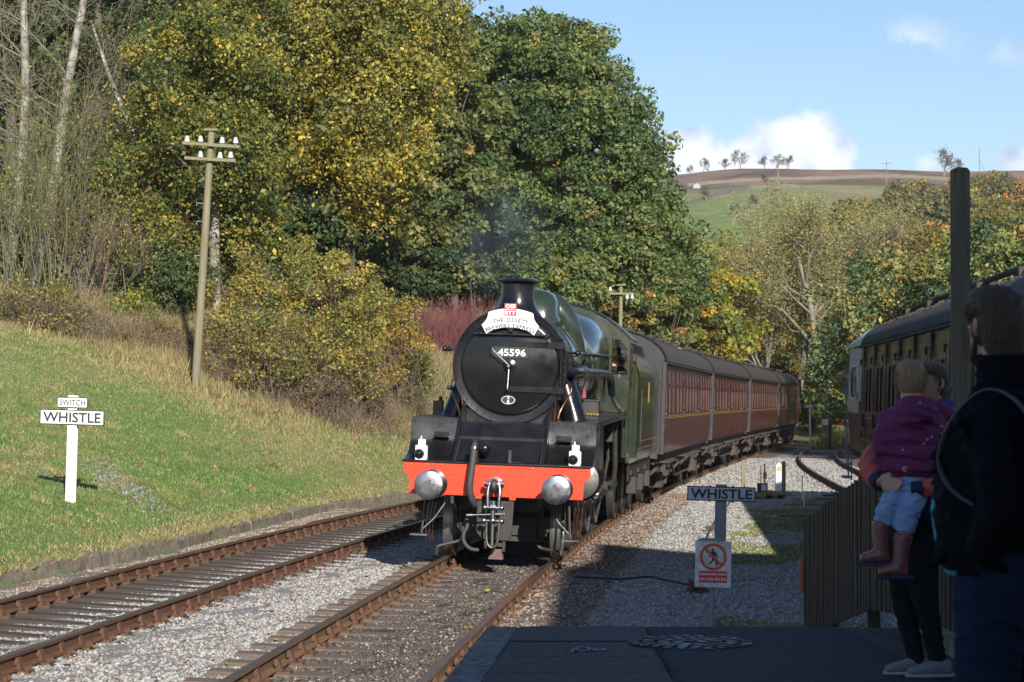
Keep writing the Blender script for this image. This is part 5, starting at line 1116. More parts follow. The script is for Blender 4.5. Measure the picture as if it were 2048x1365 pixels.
MB().text('OSS', .052, board_mat((-.005, HY - .0165, bz + .048)), width=.145, bold=.035).text('ETT', .052, board_mat((-.005, HY - .0165, bz - .048)), width=.145, bold=.035).text('BREWERY', .020, board_mat((-.005, HY - .0165, bz + .0)), width=.145, bold=.01).build('badge_lettering', K['lwhite'], bd)
P('headboard_bracket', MB().bb(-.05, .05, SY - .15, SY, SZ + .52, SZ + .58).prism([(-.035, SZ + .49), (.035, SZ + .49), (.035, SZ + .55)], 'y', SY - .16, SY - .05), 'black')
# chimney
P('chimney', MB().lathe((0, SY + .80, SZ), (0, 0, 1), [(.44, .66), (.36, .76), (.295, .84), (.262, .92), (.25, 1.00), (.244, 1.16), (.245, 1.20), (.315, 1.235), (.318, 1.25), (.27, 1.275), (.245, 1.285), (.20, 1.285), (.19, 1.20), (.19, .90)], 44, cap0=False), 'smoke')
# steam pipes down to the cylinders
for s in (-1, 1):
    P('steam_pipe', MB().tube([(s * .50, SY + 1.05, SZ + .10), (s * .68, SY + 1.0, SZ - .12), (s * .85, SY + .95, SZ - .62), (s * .90, SY + .93, SZ - .80)], [.17, .165, .165, .18], n=20, smooth=2), 'smoke')
# running plate
for s in (-1, 1):
    rp = P('running_plate', MB().bb(s * .62, s * 1.30, .825, 10.4, 1.94, 1.96), 'black')
    P('valance', MB().prism([(.84, 1.94), (10.35, 1.94), (10.35, 1.88), (.84, 1.88)], 'x', s * 1.265, s * 1.285), 'green', rp)
    # cylinder
    cy = P('cylinder', MB().lathe((s * 1.03, 1.75, 1.12), (0, 1, 0), [(.001, -.07), (.16, -.06), (.25, -.03), (.30, .02), (.315, .05), (.315, 1.05), (.28, 1.10)], 32, cap0=False).prism([(s * 1.02 - .29, 1.0), (s * 1.02 + .29, 1.0), (s * 1.02 + .275, 1.93), (s * 1.02 - .29, 1.93)], 'y', 1.82, 2.8), 'black', sharp=30)
    P('cylinder_cover', MB().lathe((s * 1.03, 1.73, 1.12), (0, -1, 0), [(.29, 0), (.28, .03), (.21, .055), (.10, .07), (.001, .075)], 36), 'dsteel', cy)
    P('valve_cover', MB().lathe((s * 1.0, 1.75, 1.62), (0, -1, 0), [(.19, 0), (.19, .03), (.14, .07), (.06, .08), (.001, .085)], 28), 'dsteel', cy)
    x_ = s * 1.08
    P('slide_bars', MB().bb(x_ - .05, x_ + .05, 2.9, 4.4, 1.14, 1.20).bb(x_ - .05, x_ + .05, 2.9, 4.4, .90, .95).cyl((x_, 2.8, 1.04), (x_, 4.0, 1.04), .04).box(x_, 3.7, 1.04, .14, .3, .2), 'steel')
    P('connecting_rod', MB().box(x_ + s * .05, 5.75, .90, .05, 3.9, .12, Euler((-.075, 0, 0)).to_matrix()), 'steel')
    P('coupling_rod', MB().box(x_, 7.55, .74, .05, 4.8, .11).sph((x_, 5.25, .74), .11).sph((x_, 7.5, .74), .12).sph((x_, 9.9, .74), .11), 'steel')
    P('valve_gear', MB().box(x_ + s * .02, 4.6, 1.35, .05, .14, .75, Euler((.1, 0, 0)).to_matrix()).box(x_ + s * .02, 3.9, 1.55, .04, 1.6, .07).box(x_ + s * .06, 3.3, 1.2, .04, .08, .7, Euler((.15, 0, 0)).to_matrix()).box(x_ + s * .06, 5.0, 1.1, .04, 1.2, .07, Euler((.3, 0, 0)).to_matrix()).bb(x_ - .1, x_ + .08, 4.3, 4.42, 1.0, 1.93).sph((x_ + s * .1, 3.35, 1.50), .06).sph((x_ + s * .1, 3.3, .92), .05), 'dsteel')
    P('mechanical_lubricator', MB().bb(s * 1.0 - .14, s * 1.0 + .14, 4.0, 4.35, 1.962, 2.23).cyl((s * 1.05, 4.4, 2.08), (s * 1.05, 4.55, 2.08), .09).bb(s * .98 - .17, s * .98 + .19, 3.98, 4.37, 2.231, 2.25), 'frame')
    lu = MB()
    for i in range(6): lu.cyl((s * 1.0 - .12 + i * .05, 3.95, 2.03), (s * 1.0 - .12 + i * .05, 4.0, 2.03), .02, n=8)
    P('oil_unions', lu, 'brass'); P('oil_pipe', MB().tube([(s * .78, SY + .2, SZ - .15), (s * .9, SY + .35, SZ - .30), (s * .76, SY + .10, SZ - .55), (s * .70, SY + .08, SZ - .72), (s * .74, SY + .15, SZ - .80)], .011, n=6, smooth=2).tube([(s * .74, SY + .02, SZ - .30), (s * .66, SY + .02, SZ - .52), (s * .66, SY + .02, SZ - .76)], .012, n=6, smooth=1).tube([(s * 1.0, 3.9, 1.99), (s * .9, 3.2, 1.985), (s * .95, 2.7, 1.985)], .009, n=5), 'copper')
    dc = MB()
    for i in range(3): dc.tube([(s * (1.0 + .05 * i), 1.60, .72), (s * (1.0 + .05 * i), 1.45, .62), (s * (1.0 + .045 * i), 1.2, .34), (s * (.98 + .045 * i), 1.1, .22)], .012, n=6, smooth=1)
    P('drain_pipes', dc, 'copper')
P('red_flag_disc', MB().prism([(.90, 2.28), (.955, 2.28), (.94, 2.39), (.915, 2.39)], 'y', 3.8, 3.83), M('red_plastic', (.7, .04, .02), .4))
# boiler with bands, dome, top-feed cover, firebox
by0 = SY + 1.70
P('boiler', MB().lathe((0, by0, SZ + .0), (0, 1, 0), [(.775, 0), (.785, .03), (.88, 3.6), (.88, 4.1)], 64), 'green')
bd_ = MB()
for yy_, r in ((by0 + .03, .79), (by0 + 1.15, .817), (by0 + 2.3, .848), (by0 + 3.45, .878)): bd_.lathe((0, yy_, SZ), (0, 1, 0), [(r - .01, 0), (r + .006, .002), (r + .006, .05), (r - .01, .052)], 64, cap0=False, cap1=False)
P('boiler_bands', bd_, 'black')
tf0 = MB(); tf0.loft([((0, by0 + .55 + .0, SZ + .70), .34, .05, (1, 0, 0), (0, 0, 1)), ((0, by0 + .62, SZ + .86), .33, .20, (1, 0, 0), (0, 0, 1)), ((0, by0 + .85, SZ + .90), .33, .235, (1, 0, 0), (0, 0, 1)), ((0, by0 + 1.7, SZ + .92), .34, .235, (1, 0, 0), (0, 0, 1)), ((0, by0 + 1.95, SZ + .88), .32, .20, (1, 0, 0), (0, 0, 1)), ((0, by0 + 2.05, SZ + .78), .28, .08, (1, 0, 0), (0, 0, 1))], 28)
tf = MB(); rings = []
for yy_, rx, rz_ in ((.42, .30, .80), (.50, .42, 1.05), (.62, .46, 1.17), (.85, .475, 1.205), (1.55, .485, 1.215), (1.80, .475, 1.19), (1.95, .44, 1.10), (2.05, .34, .88)):
    ring = []
    for i in range(32):
        a = 2 * PI * i / 32; c, s_ = math.cos(a), math.sin(a); q = (abs(c) ** 3.2 + abs(s_) ** 3.2) ** (-1 / 3.2); hh = (rz_ - .45) / 2
        ring.append((rx * q * c * (1 + .10 * (s_ < 0)), by0 + yy_, SZ + .45 + hh + hh * q * s_))
    rings += ring
tf.add(rings, [(k * 32 + i, k * 32 + (i + 1) % 32, (k + 1) * 32 + (i + 1) % 32, (k + 1) * 32 + i) for k in range(7) for i in range(32)] + [tuple(range(32)), tuple(range(224, 256))])
P('top_feed_cover', tf, 'green', sharp=60)
P('feed_pipe', MB().tube([(.30, by0 + 1.3, SZ + .98), (.48, by0 + 1.3, SZ + .86), (.70, by0 + 1.32, SZ + .50), (.83, by0 + 1.4, SZ)], [.22, .22, .16, .07], n=14, smooth=2), 'green')
fb = []
for yy_, k in ((by0 + 4.0, 0.0), (by0 + 4.35, .55), (by0 + 4.75, 1.0), (10.42, 1.03)):
    ring = []
    for i in range(48):
        a = 2 * PI * i / 48 + PI / 2; c, s_ = math.cos(a), math.sin(a); p = 3.4
        q = (abs(c) ** p + abs(s_) ** p) ** (-1 / p); rx = .87 * (1 - k) + .95 * q * k; rz_ = .87 * (1 - k) + (.97 if s_ > 0 else 1.0) * q * k; p = 2.8
        ring.append((rx * c, yy_, SZ + .0 + rz_ * s_))
    fb.append(ring)
m_ = MB(); m_.add([p for r_ in fb for p in r_], [(k * 48 + i, k * 48 + (i + 1) % 48, (k + 1) * 48 + (i + 1) % 48, (k + 1) * 48 + i) for k in range(3) for i in range(48)]); P('firebox', m_, 'green', sharp=60)
r_ = MB()
for i in range(30):
    a = PI * i / 29; c, s_ = math.cos(a), math.sin(a); q = (abs(c) ** 3.4 + abs(s_) ** 3.4) ** (-1 / 3.4); r_.rivet((.96 * q * c, 10.2, SZ + .99 * q * s_), (c, 0, s_), .014)
P('rivets', r_, 'green', kind='stuff')
# handrails, ejector pipe
for s in (-1, 1):
    hr_ = MB().tube([(s * .78, SY + .3, SZ + .22), (s * .93, SY + .45, SZ + .22), (s * .95, by0 + 2.5, SZ + .25), (s * 1.0, 9.9, SZ + .25)], .017, n=8, smooth=1)
    for yy_ in (SY + .5, 3.4, 4.6, 5.8, 7.0, 8.2, 9.4): hr_.cyl((s * .80, yy_, SZ + .22), (s * .95, yy_, SZ + .23), .014, n=6).sph((s * .945, yy_, SZ + .23), .028, 8, 6)
    hr_.sph((s * .93, SY + .4, SZ + .22), .04, 10, 8)
    P('boiler_handrail', hr_, 'black')
P('ejector_pipe', MB().tube([(.76, SY + .5, SZ - .05), (.92, SY + .7, SZ - .05), (.94, by0, SZ - .05), (1.0, 8.6, SZ - .05), (1.03, 9.3, SZ - .12), (1.05, 9.5, SZ - .42)], [.06, .065, .065, .065, .07, .06], n=14, smooth=2).lathe((.94, by0 - .25, SZ - .05), (0, 1, 0), [(.09, 0), (.095, .05), (.095, .35), (.09, .4)], 16), 'black')
P('injector_pipe', MB().tube([(1.05, 9.5, SZ - .3), (1.10, 9.6, SZ - .55), (1.22, 9.6, SZ - .68), (1.24, 9.6, SZ - .76)], .05, n=10, smooth=2).sph((1.24, 9.6, SZ - .70), .07), 'frame')
P('sand_pipes', MB().tube([(1.0, 9.0, 1.94), (1.05, 9.0, 1.2), (.9, 8.8, .2)], .03, n=6).tube([(1.12, 9.55, 1.94), (1.15, 9.6, 1.0), (1.1, 9.8, .6)], .045, n=8).bb(.8, 1.15, 8.3, 8.7, 1.5, 1.93), 'frame')
P('front_step_left', MB().bb(-1.30, -1.16, 3.1, 3.3, 1.96, 2.16).cyl((-1.2, 3.2, 1.96), (-1.2, 3.2, 2.22), .03), 'black').name = 'reservoir'
P('lamp_bracket', MB().cyl((-.80, SY + .35, SZ + .22), (-.99, SY + .35, SZ + .22), .018, n=8).sph((-.99, SY + .35, SZ + .22), .04, 10, 8).cyl((-.8, SY + .3, SZ - .36), (-.93, SY + .3, SZ - .34), .03, n=8), 'black')
# cab
CY = 10.42
rf = lambda x: 3.90 - .62 * (abs(x) / 1.33) ** 2.1
bdr = [(1.31, 1.15), (1.31, 2.55), (1.27, 3.14)]
def cabfront(side):
    """spectacle plate on one side with a real opening"""
    m = MB(); s = side; xa, xb = .93, 1.30
    o = [(xa + .055, 2.66), (xa + .055, 3.38), (xa + .13, 3.38), (xb - .04, 3.12), (xb - .03, 2.66)]           # opening
    outer = [(.86, 1.96), (.86, rf(.86)), (1.0, rf(1.0)), (1.30, rf(1.30)), (1.31, 1.96)]
    # four strips round the opening
    m.prism([(s * .86, 1.97), (s * 1.31, 1.97), (s * 1.31, 2.66), (s * (xa + .055), 2.66), (s * .86, 2.66)][:], 'y', CY, CY + .03)
    m.prism([(s * .86, 2.66), (s * (xa + .055), 2.66), (s * (xa + .055), 3.38), (s * .95, rf(.95) - .01), (s * .86, rf(.86) - .01)], 'y', CY, CY + .03)
    m.prism([(s * (xa + .055), 3.38), (s * (xa + .13), 3.38), (s * (xb - .04), 3.12), (s * 1.31, 3.12), (s * 1.31, rf(1.31) - .01), (s * 1.12, rf(1.12) - .01), (s * .95, rf(.95) - .01)], 'y', CY, CY + .03)
    m.prism([(s * (xb - .04), 3.12), (s * (xb - .03), 2.66), (s * 1.31, 2.66), (s * 1.31, 3.12)], 'y', CY, CY + .03)
    return m, o
P('cab_front', MB().prism([(-.86, 3.4), (-.86, rf(.86) - .01), (-.5, rf(.5) - .01), (0, rf(0) - .01), (.5, rf(.5) - .01), (.86, rf(.86) - .01), (.86, 3.4)], 'y', CY, CY + .03), 'green')
for s in (-1, 1):
    m, o = cabfront(s); cf = P('cab_front', m, 'green')
    P('window_frame', MB().tube([(s * a, CY - .006, b_) for a, b_ in o + [o[0]]], .009, n=6, caps=False), 'brass', cf)
    P('window_pane', MB().add([(s * a, CY + .035, b_) for a, b_ in o], [(0, 1, 2, 3, 4)]), 'glass_clear', cf)
    r_ = MB()
    for i in range(12): r_.rivet((s * 1.285, CY - .001, 2.02 + i * .1), (0, -1, 0), .011)
    for i in range(6): r_.rivet((s * (.90), CY - .001, 2.05 + i * .1), (0, -1, 0), .011)
    for i in range(9): r_.rivet((s * (.93 + (i % 3) * .12), CY - .001, 2.06 + (i // 3) * .13), (0, -1, 0), .011)
    r_.build('rivets', K['green'], cf, kind='stuff')
    P('cab_side', MB().prism([(CY, 1.10), (CY + 1.55, 1.10), (CY + 1.55, 2.35), (CY + 1.38, 2.40), (CY + 1.38, 3.12), (CY + 1.55, 3.16), (CY, 3.22)], 'x', s * 1.29, s * 1.31), 'green')
    P('cab_handrail', MB().cyl((s * 1.36, CY + 1.50, 2.0), (s * 1.36, CY + 1.50, 3.05), .018, n=8), 'brass')
P('cab_roof', MB().add([(x, yy_, rf(x) + dz) for yy_ in (CY - .05, CY + 1.95) for dz in (0, .03) for x in np.linspace(-1.35, 1.35, 21)], [(k + i, k + i + 1, k + 21 + i + 1, k + 21 + i) for k in (0, 42) for i in range(20)] + [(a + i, a + i + 1, a + 42 + i + 1, a + 42 + i) for a in (0, 21) for i in range(20)] + [(0, 21, 63, 42), (20, 41, 83, 62)]), 'smoke')
P('cab_floor', MB().bb(-1.28, 1.28, CY, CY + 1.6, 1.90, 1.95).bb(-.8, .8, CY + .02, CY + .10, 1.95, 3.3), 'frame')
# two white lamps on the beam
for s, lab in ((-1, 'white headlamp with a black bull\'s-eye lens on the left of the buffer beam'), (1, 'white headlamp with a black bull\'s-eye lens on the right of the buffer beam')):
    lp = empty('headlamp', label=lab, cat='lamp', group=None); lp.matrix_world = loco.matrix_world @ Matrix.Translation((s * 1.055 - (.0 if s < 0 else -.01), .10, 1.379))
    MB().bb(-.078, .078, -.07, .07, 0, .20).bb(-.045, .045, -.045, .045, .20, .285).bb(.078, .085, -.04, .02, .02, .18).build('lamp_body', K['wpaint'], lp, bevel=.006)
    MB().cyl((-.01, 0, .285), (-.01, 0, .33), .013, .008, n=8).bb(-.02, .06, -.048, -.046, .21, .28).build('lamp_vent', K['wpaint'], lp)
    MB().lathe((-.02, -.07, .085), (0, -1, 0), [(.064, 0), (.062, .02), (.050, .045), (.025, .062), (.001, .066)], 24).build('lens', glassmat('lamp_lens', (.01, .01, .01), .03) if s < 0 else bpy.data.materials['lamp_lens'], lp, sharp=60)
    MB().lathe((-.02, -.07, .085), (0, -1, 0), [(.068, -.002), (.070, .012), (.062, .016)], 24, cap0=False, cap1=False).build('lens_ring', K['dsteel'], lp)

# ------------------------------------------------------------------ tender
tr_y = Y0 + 12.55
tender = empty('locomotive_tender', mat=rail_frame(tr_y, tr_y + 6), label='glossy green tender coupled behind the locomotive cab', cat='tender')
prof_t = [(1.27, 1.25), (1.27, 2.75), (1.22, 2.95), (1.08, 3.12), (.95, 3.22)]
for s in (-1, 1):
    m = MB(); m.add([(s * a, yy_, b_) for yy_ in (0, 6.4) for a, b_ in prof_t], [(i, i + 1, i + 6, i + 5) for i in range(4)]); P('tender_side', m, 'green', tender, sharp=60)
    P('lining', MB().bb(s * 1.2705, s * 1.274, .1, 6.3, 1.50, 1.515).bb(s * 1.2705, s * 1.274, .1, 6.3, 1.36, 1.372), M('orange_lining', (.55, .16, .04), .5) if s < 0 else bpy.data.materials['orange_lining'], tender)
    P('tender_frame', MB().prism([(-.1, 1.2), (6.5, 1.2), (6.5, .75), (.0, .75)], 'x', s * 1.10, s * 1.13), 'frame', tender)
    for yy_ in (.9, 3.0, 5.1):
        w_ = MB().lathe((s * .70, yy_, .65), (s, 0, 0), [(.56, 0), (.68, 0), (.68, .02), (.65, .03), (.65, .13), (.56, .13)], 32, cap0=False, cap1=False).cyl((s * .72, yy_, .65), (s * .8, yy_, .65), .56, n=24); P('wheel', w_, 'dsteel', tender)
        P('axlebox', MB().bb(s * 1.05, s * 1.22, yy_ - .15, yy_ + .15, .50, .82).bb(s * 1.08, s * 1.16, yy_ - .5, yy_ + .5, .86, .95), 'frame', tender)
    P('tender_handrail', MB().cyl((s * 1.33, -.06, 1.45), (s * 1.33, -.06, 2.5), .022, n=8).cyl((s * 1.33, 6.45, 1.5), (s * 1.33, 6.45, 2.6), .018, n=6), 'frame', tender)
P('tender_body', MB().prism([(-1.26, 1.2), (1.26, 1.2), (1.26, 2.7), (1.2, 2.93), (1.06, 3.1), (-1.06, 3.1), (-1.2, 2.93), (-1.26, 2.7)], 'y', .05, 6.35).bb(-1.15, 1.15, -.3, 6.6, 1.1, 1.2), 'green', tender)
cm = MB(); rs = random.Random(2)
for i in range(60): cm.sph((rs.uniform(-.8, .8), rs.uniform(.5, 4.5), 3.1 + rs.uniform(-.05, .12)), rs.uniform(.06, .13), 6, 4)
P('coal_space_plate', MB().prism([(-1.06, 3.1), (1.06, 3.1), (1.0, 3.35), (.6, 3.52), (-.6, 3.52), (-1.0, 3.35)], 'y', 4.6, 4.64).prism([(-1.0, 3.1), (1.0, 3.1), (.9, 3.42), (.5, 3.56), (-.5, 3.56), (-.9, 3.42)], 'y', 5.8, 6.35), 'smoke', tender)
P('coal', cm, M('coal', (.012, .012, .013), .4, bump=.5, bscale=30), tender, sharp=20)
# crest and lion-style emblem reduced to its blurred red and gold bar
P('tender_emblem', MB().bb(1.2705, 1.2735, 2.9, 3.25, 2.25, 2.65), M('emblem_gold', (.45, .16, .05), .5, c2=(.5, .38, .08), scale=9), tender)

# ------------------------------------------------------------------ coaches
def cprof(z): return 1.37 - .06 * np.clip((z - 2.2) / .9, 0, 1) ** 1.6 - .04 * np.clip((1.9 - z) / .8, 0, 1)
def wall_panel(y0, y1, z0, z1, ops, s, prof, parts, reveal=.014):
    """side wall with real openings; ops: (ya, yb, za, zb)"""
    ysx = sorted({y0, y1} | {v for o in ops for v in o[:2]}); zsx = sorted({z0, z1} | {v for o in ops for v in o[2:4]} | {v for v in parts if z0 < v < z1})
    m = MB(); idx = {}
    def vid(i, j, d=0):
        k = (i, j, d)
        if k not in idx: idx[k] = len(m.v); m.v.append((s * (prof(zsx[j]) - d * reveal), ysx[i], zsx[j]))
        return idx[k]
    inside = lambda yc, zc_: any(o[0] < yc < o[1] and o[2] < zc_ < o[3] for o in ops)
    nI, nJ = len(ysx) - 1, len(zsx) - 1
    hole = [[inside((ysx[i] + ysx[i + 1]) / 2, (zsx[j] + zsx[j + 1]) / 2) for j in range(nJ)] for i in range(nI)]
    for i in range(nI):
        for j in range(nJ):
            if not hole[i][j]: m.f.append((vid(i, j), vid(i + 1, j), vid(i + 1, j + 1), vid(i, j + 1)))
            else:
                if i == 0 or not hole[i - 1][j]: m.f.append((vid(i, j), vid(i, j + 1), vid(i, j + 1, 1), vid(i, j, 1)))
                if i == nI - 1 or not hole[i + 1][j]: m.f.append((vid(i + 1, j), vid(i + 1, j + 1), vid(i + 1, j + 1, 1), vid(i + 1, j, 1)))
                if j == 0 or not hole[i][j - 1]: m.f.append((vid(i, j), vid(i + 1, j), vid(i + 1, j, 1), vid(i, j, 1)))
                if j == nJ - 1 or not hole[i][j + 1]: m.f.append((vid(i, j + 1), vid(i + 1, j + 1), vid(i + 1, j + 1, 1), vid(i, j + 1, 1)))
    return m
def roofprof(x, hw, ze, zt): 
    t_ = min(abs(x) / hw, 1); return ze + (zt - ze) * (1 - t_ ** 2.3) ** .5 if t_ < 1 else ze
def coach(label, y0, L, wins, doors, mat_low, mat_up, dark=False):
    c = empty('railway_coach', mat=rail_frame(y0, y0 + L), label=label, cat='railway coach')
    ops = [(a, b_, 2.02, 2.60) for a, b_ in wins] + [(a, b_, 2.66, 2.95) for a, b_ in wins] + [(a + .12, a + .50, 2.10, 2.90) for a in doors]
    P('lower_side', wall_panel(0, L, 1.12, 1.93, [], 1, cprof, [1.5]), mat_low, c, sharp=60)
    P('window_side', wall_panel(0, L, 1.93, 3.13, ops, 1, cprof, [1.93, 2.2, 2.5, 2.8]), mat_up, c, sharp=60)
    P('far_side', wall_panel(0, L, 1.12, 3.13, [], -1, cprof, [1.5, 1.93, 2.4, 2.8]), mat_low, c, sharp=60)
    ew = [(-1.33, 1.12), (1.33, 1.12)] + [(x * .985, roofprof(x, 1.372, 3.12, 3.79) - .01) for x in np.sin(np.linspace(PI / 2, -PI / 2, 15)) * 1.36]
    P('end_wall', MB().prism(ew, 'y', .02, .06), 'cend', c); P('end_wall', MB().prism(ew, 'y', L - .06, L - .02), 'cend', c)
    [P('corner_strip', MB().bb(1.31, 1.385, a_, a_ + .07, 1.12, 3.12), 'gangway', c) for a_ in (-.02, L - .05)]
    P('gangway', MB().bb(-.5, .5, -.22, .02, 1.2, 3.2).bb(-.5, .5, L - .02, L + .20, 1.2, 3.2), 'dark', c)
    P('interior', MB().bb(.9, .93, .1, L - .1, 1.3, 3.05).bb(-1.2, 1.3, .1, L - .1, 1.15, 1.2), 'dark', c)
    P('waist_lining', MB().prism([(0.05, 1.905), (L - .05, 1.905), (L - .05, 1.918), (.05, 1.918)], 'x', 1.371, 1.376).prism([(0.05, 1.945), (L - .05, 1.945), (L - .05, 1.957), (.05, 1.957)], 'x', 1.371, 1.376), 'yline', c)
    for a, b_ in wins:
        w_ = P('window', MB().add([(cprof(z) - .012, y, z) for y in (a, b_) for z in (2.02, 2.6)], [(0, 1, 3, 2)]), 'glass2', c)
        P('window_vent', MB().add([(cprof(z) - .012, y, z) for y in (a, b_) for z in (2.66, 2.95)], [(0, 1, 3, 2)]), 'vent_red', c)
    for a in doors:
        d_ = P('door', MB().prism([(a, 1.2), (a + .012, 1.2), (a + .012, 2.98), (a, 2.98)], 'x', 1.365, 1.378).prism([(a + .62, 1.2), (a + .632, 1.2), (a + .632, 2.98), (a + .62, 2.98)], 'x', 1.365, 1.378), 'dark', c)
        P('door_window', MB().add([(cprof(z) - .012, y, z) for y in (a + .12, a + .5) for z in (2.1, 2.9)], [(0, 1, 3, 2)]), 'glass', d_)
        P('door_handle', MB().bb(1.376, 1.40, a + .08, a + .11, 1.99, 2.03).sph((1.39, a + .10, 1.75), .014, 8, 6), 'dsteel', d_)
    n = 25; xs_ = np.sin(np.linspace(-PI / 2, PI / 2, n)) * 1.37
    m = MB(); yv = np.linspace(0, L, 11); m.add([(x, y, roofprof(x, 1.372, 3.12, 3.79)) for y in yv for x in xs_], [(k * n + i, k * n + i + 1, (k + 1) * n + i + 1, (k + 1) * n + i) for k in range(10) for i in range(n - 1)])
    P('roof', m, 'roof', c, sharp=60)
    P('roof_ribs', MB().tube([(x * 1.004, .03, roofprof(x, 1.372, 3.12, 3.79) + .012) for x in xs_], .024, n=5).tube([(x * 1.004, L - .03, roofprof(x, 1.372, 3.12, 3.79) + .012) for x in xs_], .024, n=5), 'dark', c)
    P('gutter', MB().bb(1.35, 1.40, 0, L, 3.10, 3.135), 'roof', c)
    k = 0; yv_ = 1.2
    while yv_ < L - .8:
        x_ = (-.28, .28)[k % 2]; P('roof_vent', MB().cyl((x_, yv_, 3.72), (x_, yv_, 3.86), .08, n=10).lathe((x_, yv_, 3.83), (0, 0, 1), [(.13, 0), (.15, .04), (.11, .09), (.001, .11)], 12), 'roof', c); yv_ += 1.55; k += 1
    # underframe, bogies, stepboards
    u_ = MB().bb(-1.2, 1.25, .0, L, 1.02, 1.12).bb(1.12, 1.17, .2, L - .2, .88, 1.02)
    P('solebar', u_, 'under', c)
    rs = random.Random(int(y0)); e_ = MB()
    for i in range(9): yy_ = rs.uniform(5.8, L - 6.2); e_.bb(.75, 1.05 + rs.uniform(0, .1), yy_, yy_ + rs.uniform(.3, 1.1), rs.uniform(.42, .6), .98)
    e_.tube([(1.15, 5.2, 1.0), (1.15, 7.2, .45), (1.15, L - 7.2, .45), (1.15, L - 5.2, 1.0)], .035, n=5)
    P('underframe_equipment', e_, 'under', c)
    [P('stepboard', MB().bb(1.30, 1.50, a_, b_, .93, .96), 'under', c) for a_, b_ in ((.3, 3.2), (L / 2 - 3, L / 2 + 3.2), (L - 3.2, L - .3))]
    for bc in (3.0, L - 3.0):
        b2 = P('bogie', MB().bb(.98, 1.06, bc - 1.9, bc + 1.9, .62, .82).bb(-1.06, -.98, bc - 1.9, bc + 1.9, .62, .82).bb(-1, 1, bc - .2, bc + .2, .5, .9).bb(.95, 1.15, bc - .35, bc + .35, .28, .60).tube([(1.12, bc - .5, .35), (1.12, bc, .28), (1.12, bc + .5, .35)], .05, n=5), 'under', c)
        for dy in (-1.3, 1.3):
            for s in (-1, 1):
                P('wheel', MB().lathe((s * .70, bc + dy, .46), (s, 0, 0), [(.01, .03), (.40, .03), (.42, 0), (.485, 0), (.487, .02), (.46, .03), (.458, .13), (.40, .13), (.38, .08), (.01, .1)], 28, cap0=False, cap1=False), 'dsteel', b2)
            P('axlebox', MB().bb(.97, 1.17, bc + dy - .16, bc + dy + .16, .34, .66).cyl((1.05, bc + dy - .3, .60), (1.05, bc + dy - .3, .85), .07, n=8).cyl((1.05, bc + dy + .3, .60), (1.05, bc + dy + .3, .85), .07, n=8), 'under', b2)
    return c
tr_end = Y0 + 12.55 + 6.9
CL = 19.3; ST = 19.75
wa = [(1.15 + .0, 1.85), (2.35, 3.05), (3.9, 4.6), (5.0, 5.7), (7.4, 8.1), (8.6, 9.3), (9.9, 10.6), (11.1, 11.8), (13.6, 14.3), (14.8, 15.5), (16.1, 16.8), (17.3, 18.0)]
wb = [(1.5, 2.3), (2.8, 3.6), (4.3, 5.1), (5.6, 6.4), (8.6, 9.4), (9.9, 10.7), (11.4, 12.2), (13.0, 13.8), (15.2, 16.0), (16.5, 17.3)]
wc = [(a * 1.5 + .9, a * 1.5 + 1.65) for a in range(12)]
coach('first maroon coach, coupled directly behind the green tender', tr_end, CL, wa, [.25, 6.35, 12.5, 18.4], 'maroon', 'maroon2')
coach('second maroon coach of the train, behind the coach next to the tender', tr_end + ST, CL, wb, [.35, 7.1, 14.2, 18.3], 'maroon', 'maroon2')
coach('third maroon coach, in the shade of the trees', tr_end + 2 * ST, CL, wc, [.1, 18.6], 'maroon', 'maroon2')
coach('last maroon coach at the far end of the train', tr_end + 3 * ST, CL, wb, [.35, 7.1, 14.2, 18.3], 'maroon', 'maroon2')

# ------------------------------------------------------------------ parked coach on the right
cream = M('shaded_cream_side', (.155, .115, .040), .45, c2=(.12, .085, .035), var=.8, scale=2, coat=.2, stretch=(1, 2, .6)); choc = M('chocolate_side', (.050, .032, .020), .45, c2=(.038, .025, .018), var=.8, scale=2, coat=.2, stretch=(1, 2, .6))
paleg = M('pale_green_cab', (.52, .60, .55), .35, c2=(.44, .52, .48), scale=3); dgreen = M('dark_green_cab', (.018, .045, .055), .4, c2=(.012, .03, .04), scale=3)
A_ = Vector((7.27, 50.0, float(g(50)) + .02)); B_ = Vector((5.30, 22.0, float(g(22)) - .08)); d_ = B_ - A_
# local +y runs from the far cab end towards the camera; local -x is the side we see (world left)
hd_ = math.atan2(d_.x, -d_.y)
Mx = Euler((0, 0, PI + hd_ * 1)).to_matrix().to_4x4()
ang = math.atan2(-d_.x, d_.y); Rz = Matrix.Rotation(ang, 4, 'Z'); Mx = Matrix.Translation(A_) @ Rz @ Matrix.Rotation(math.atan2(d_.z, d_.xy.length), 4, 'X')
pk = empty('parked_coach', mat=Mx, label='brown and cream coach with a pale green cab end, parked behind the fence', cat='railway coach')
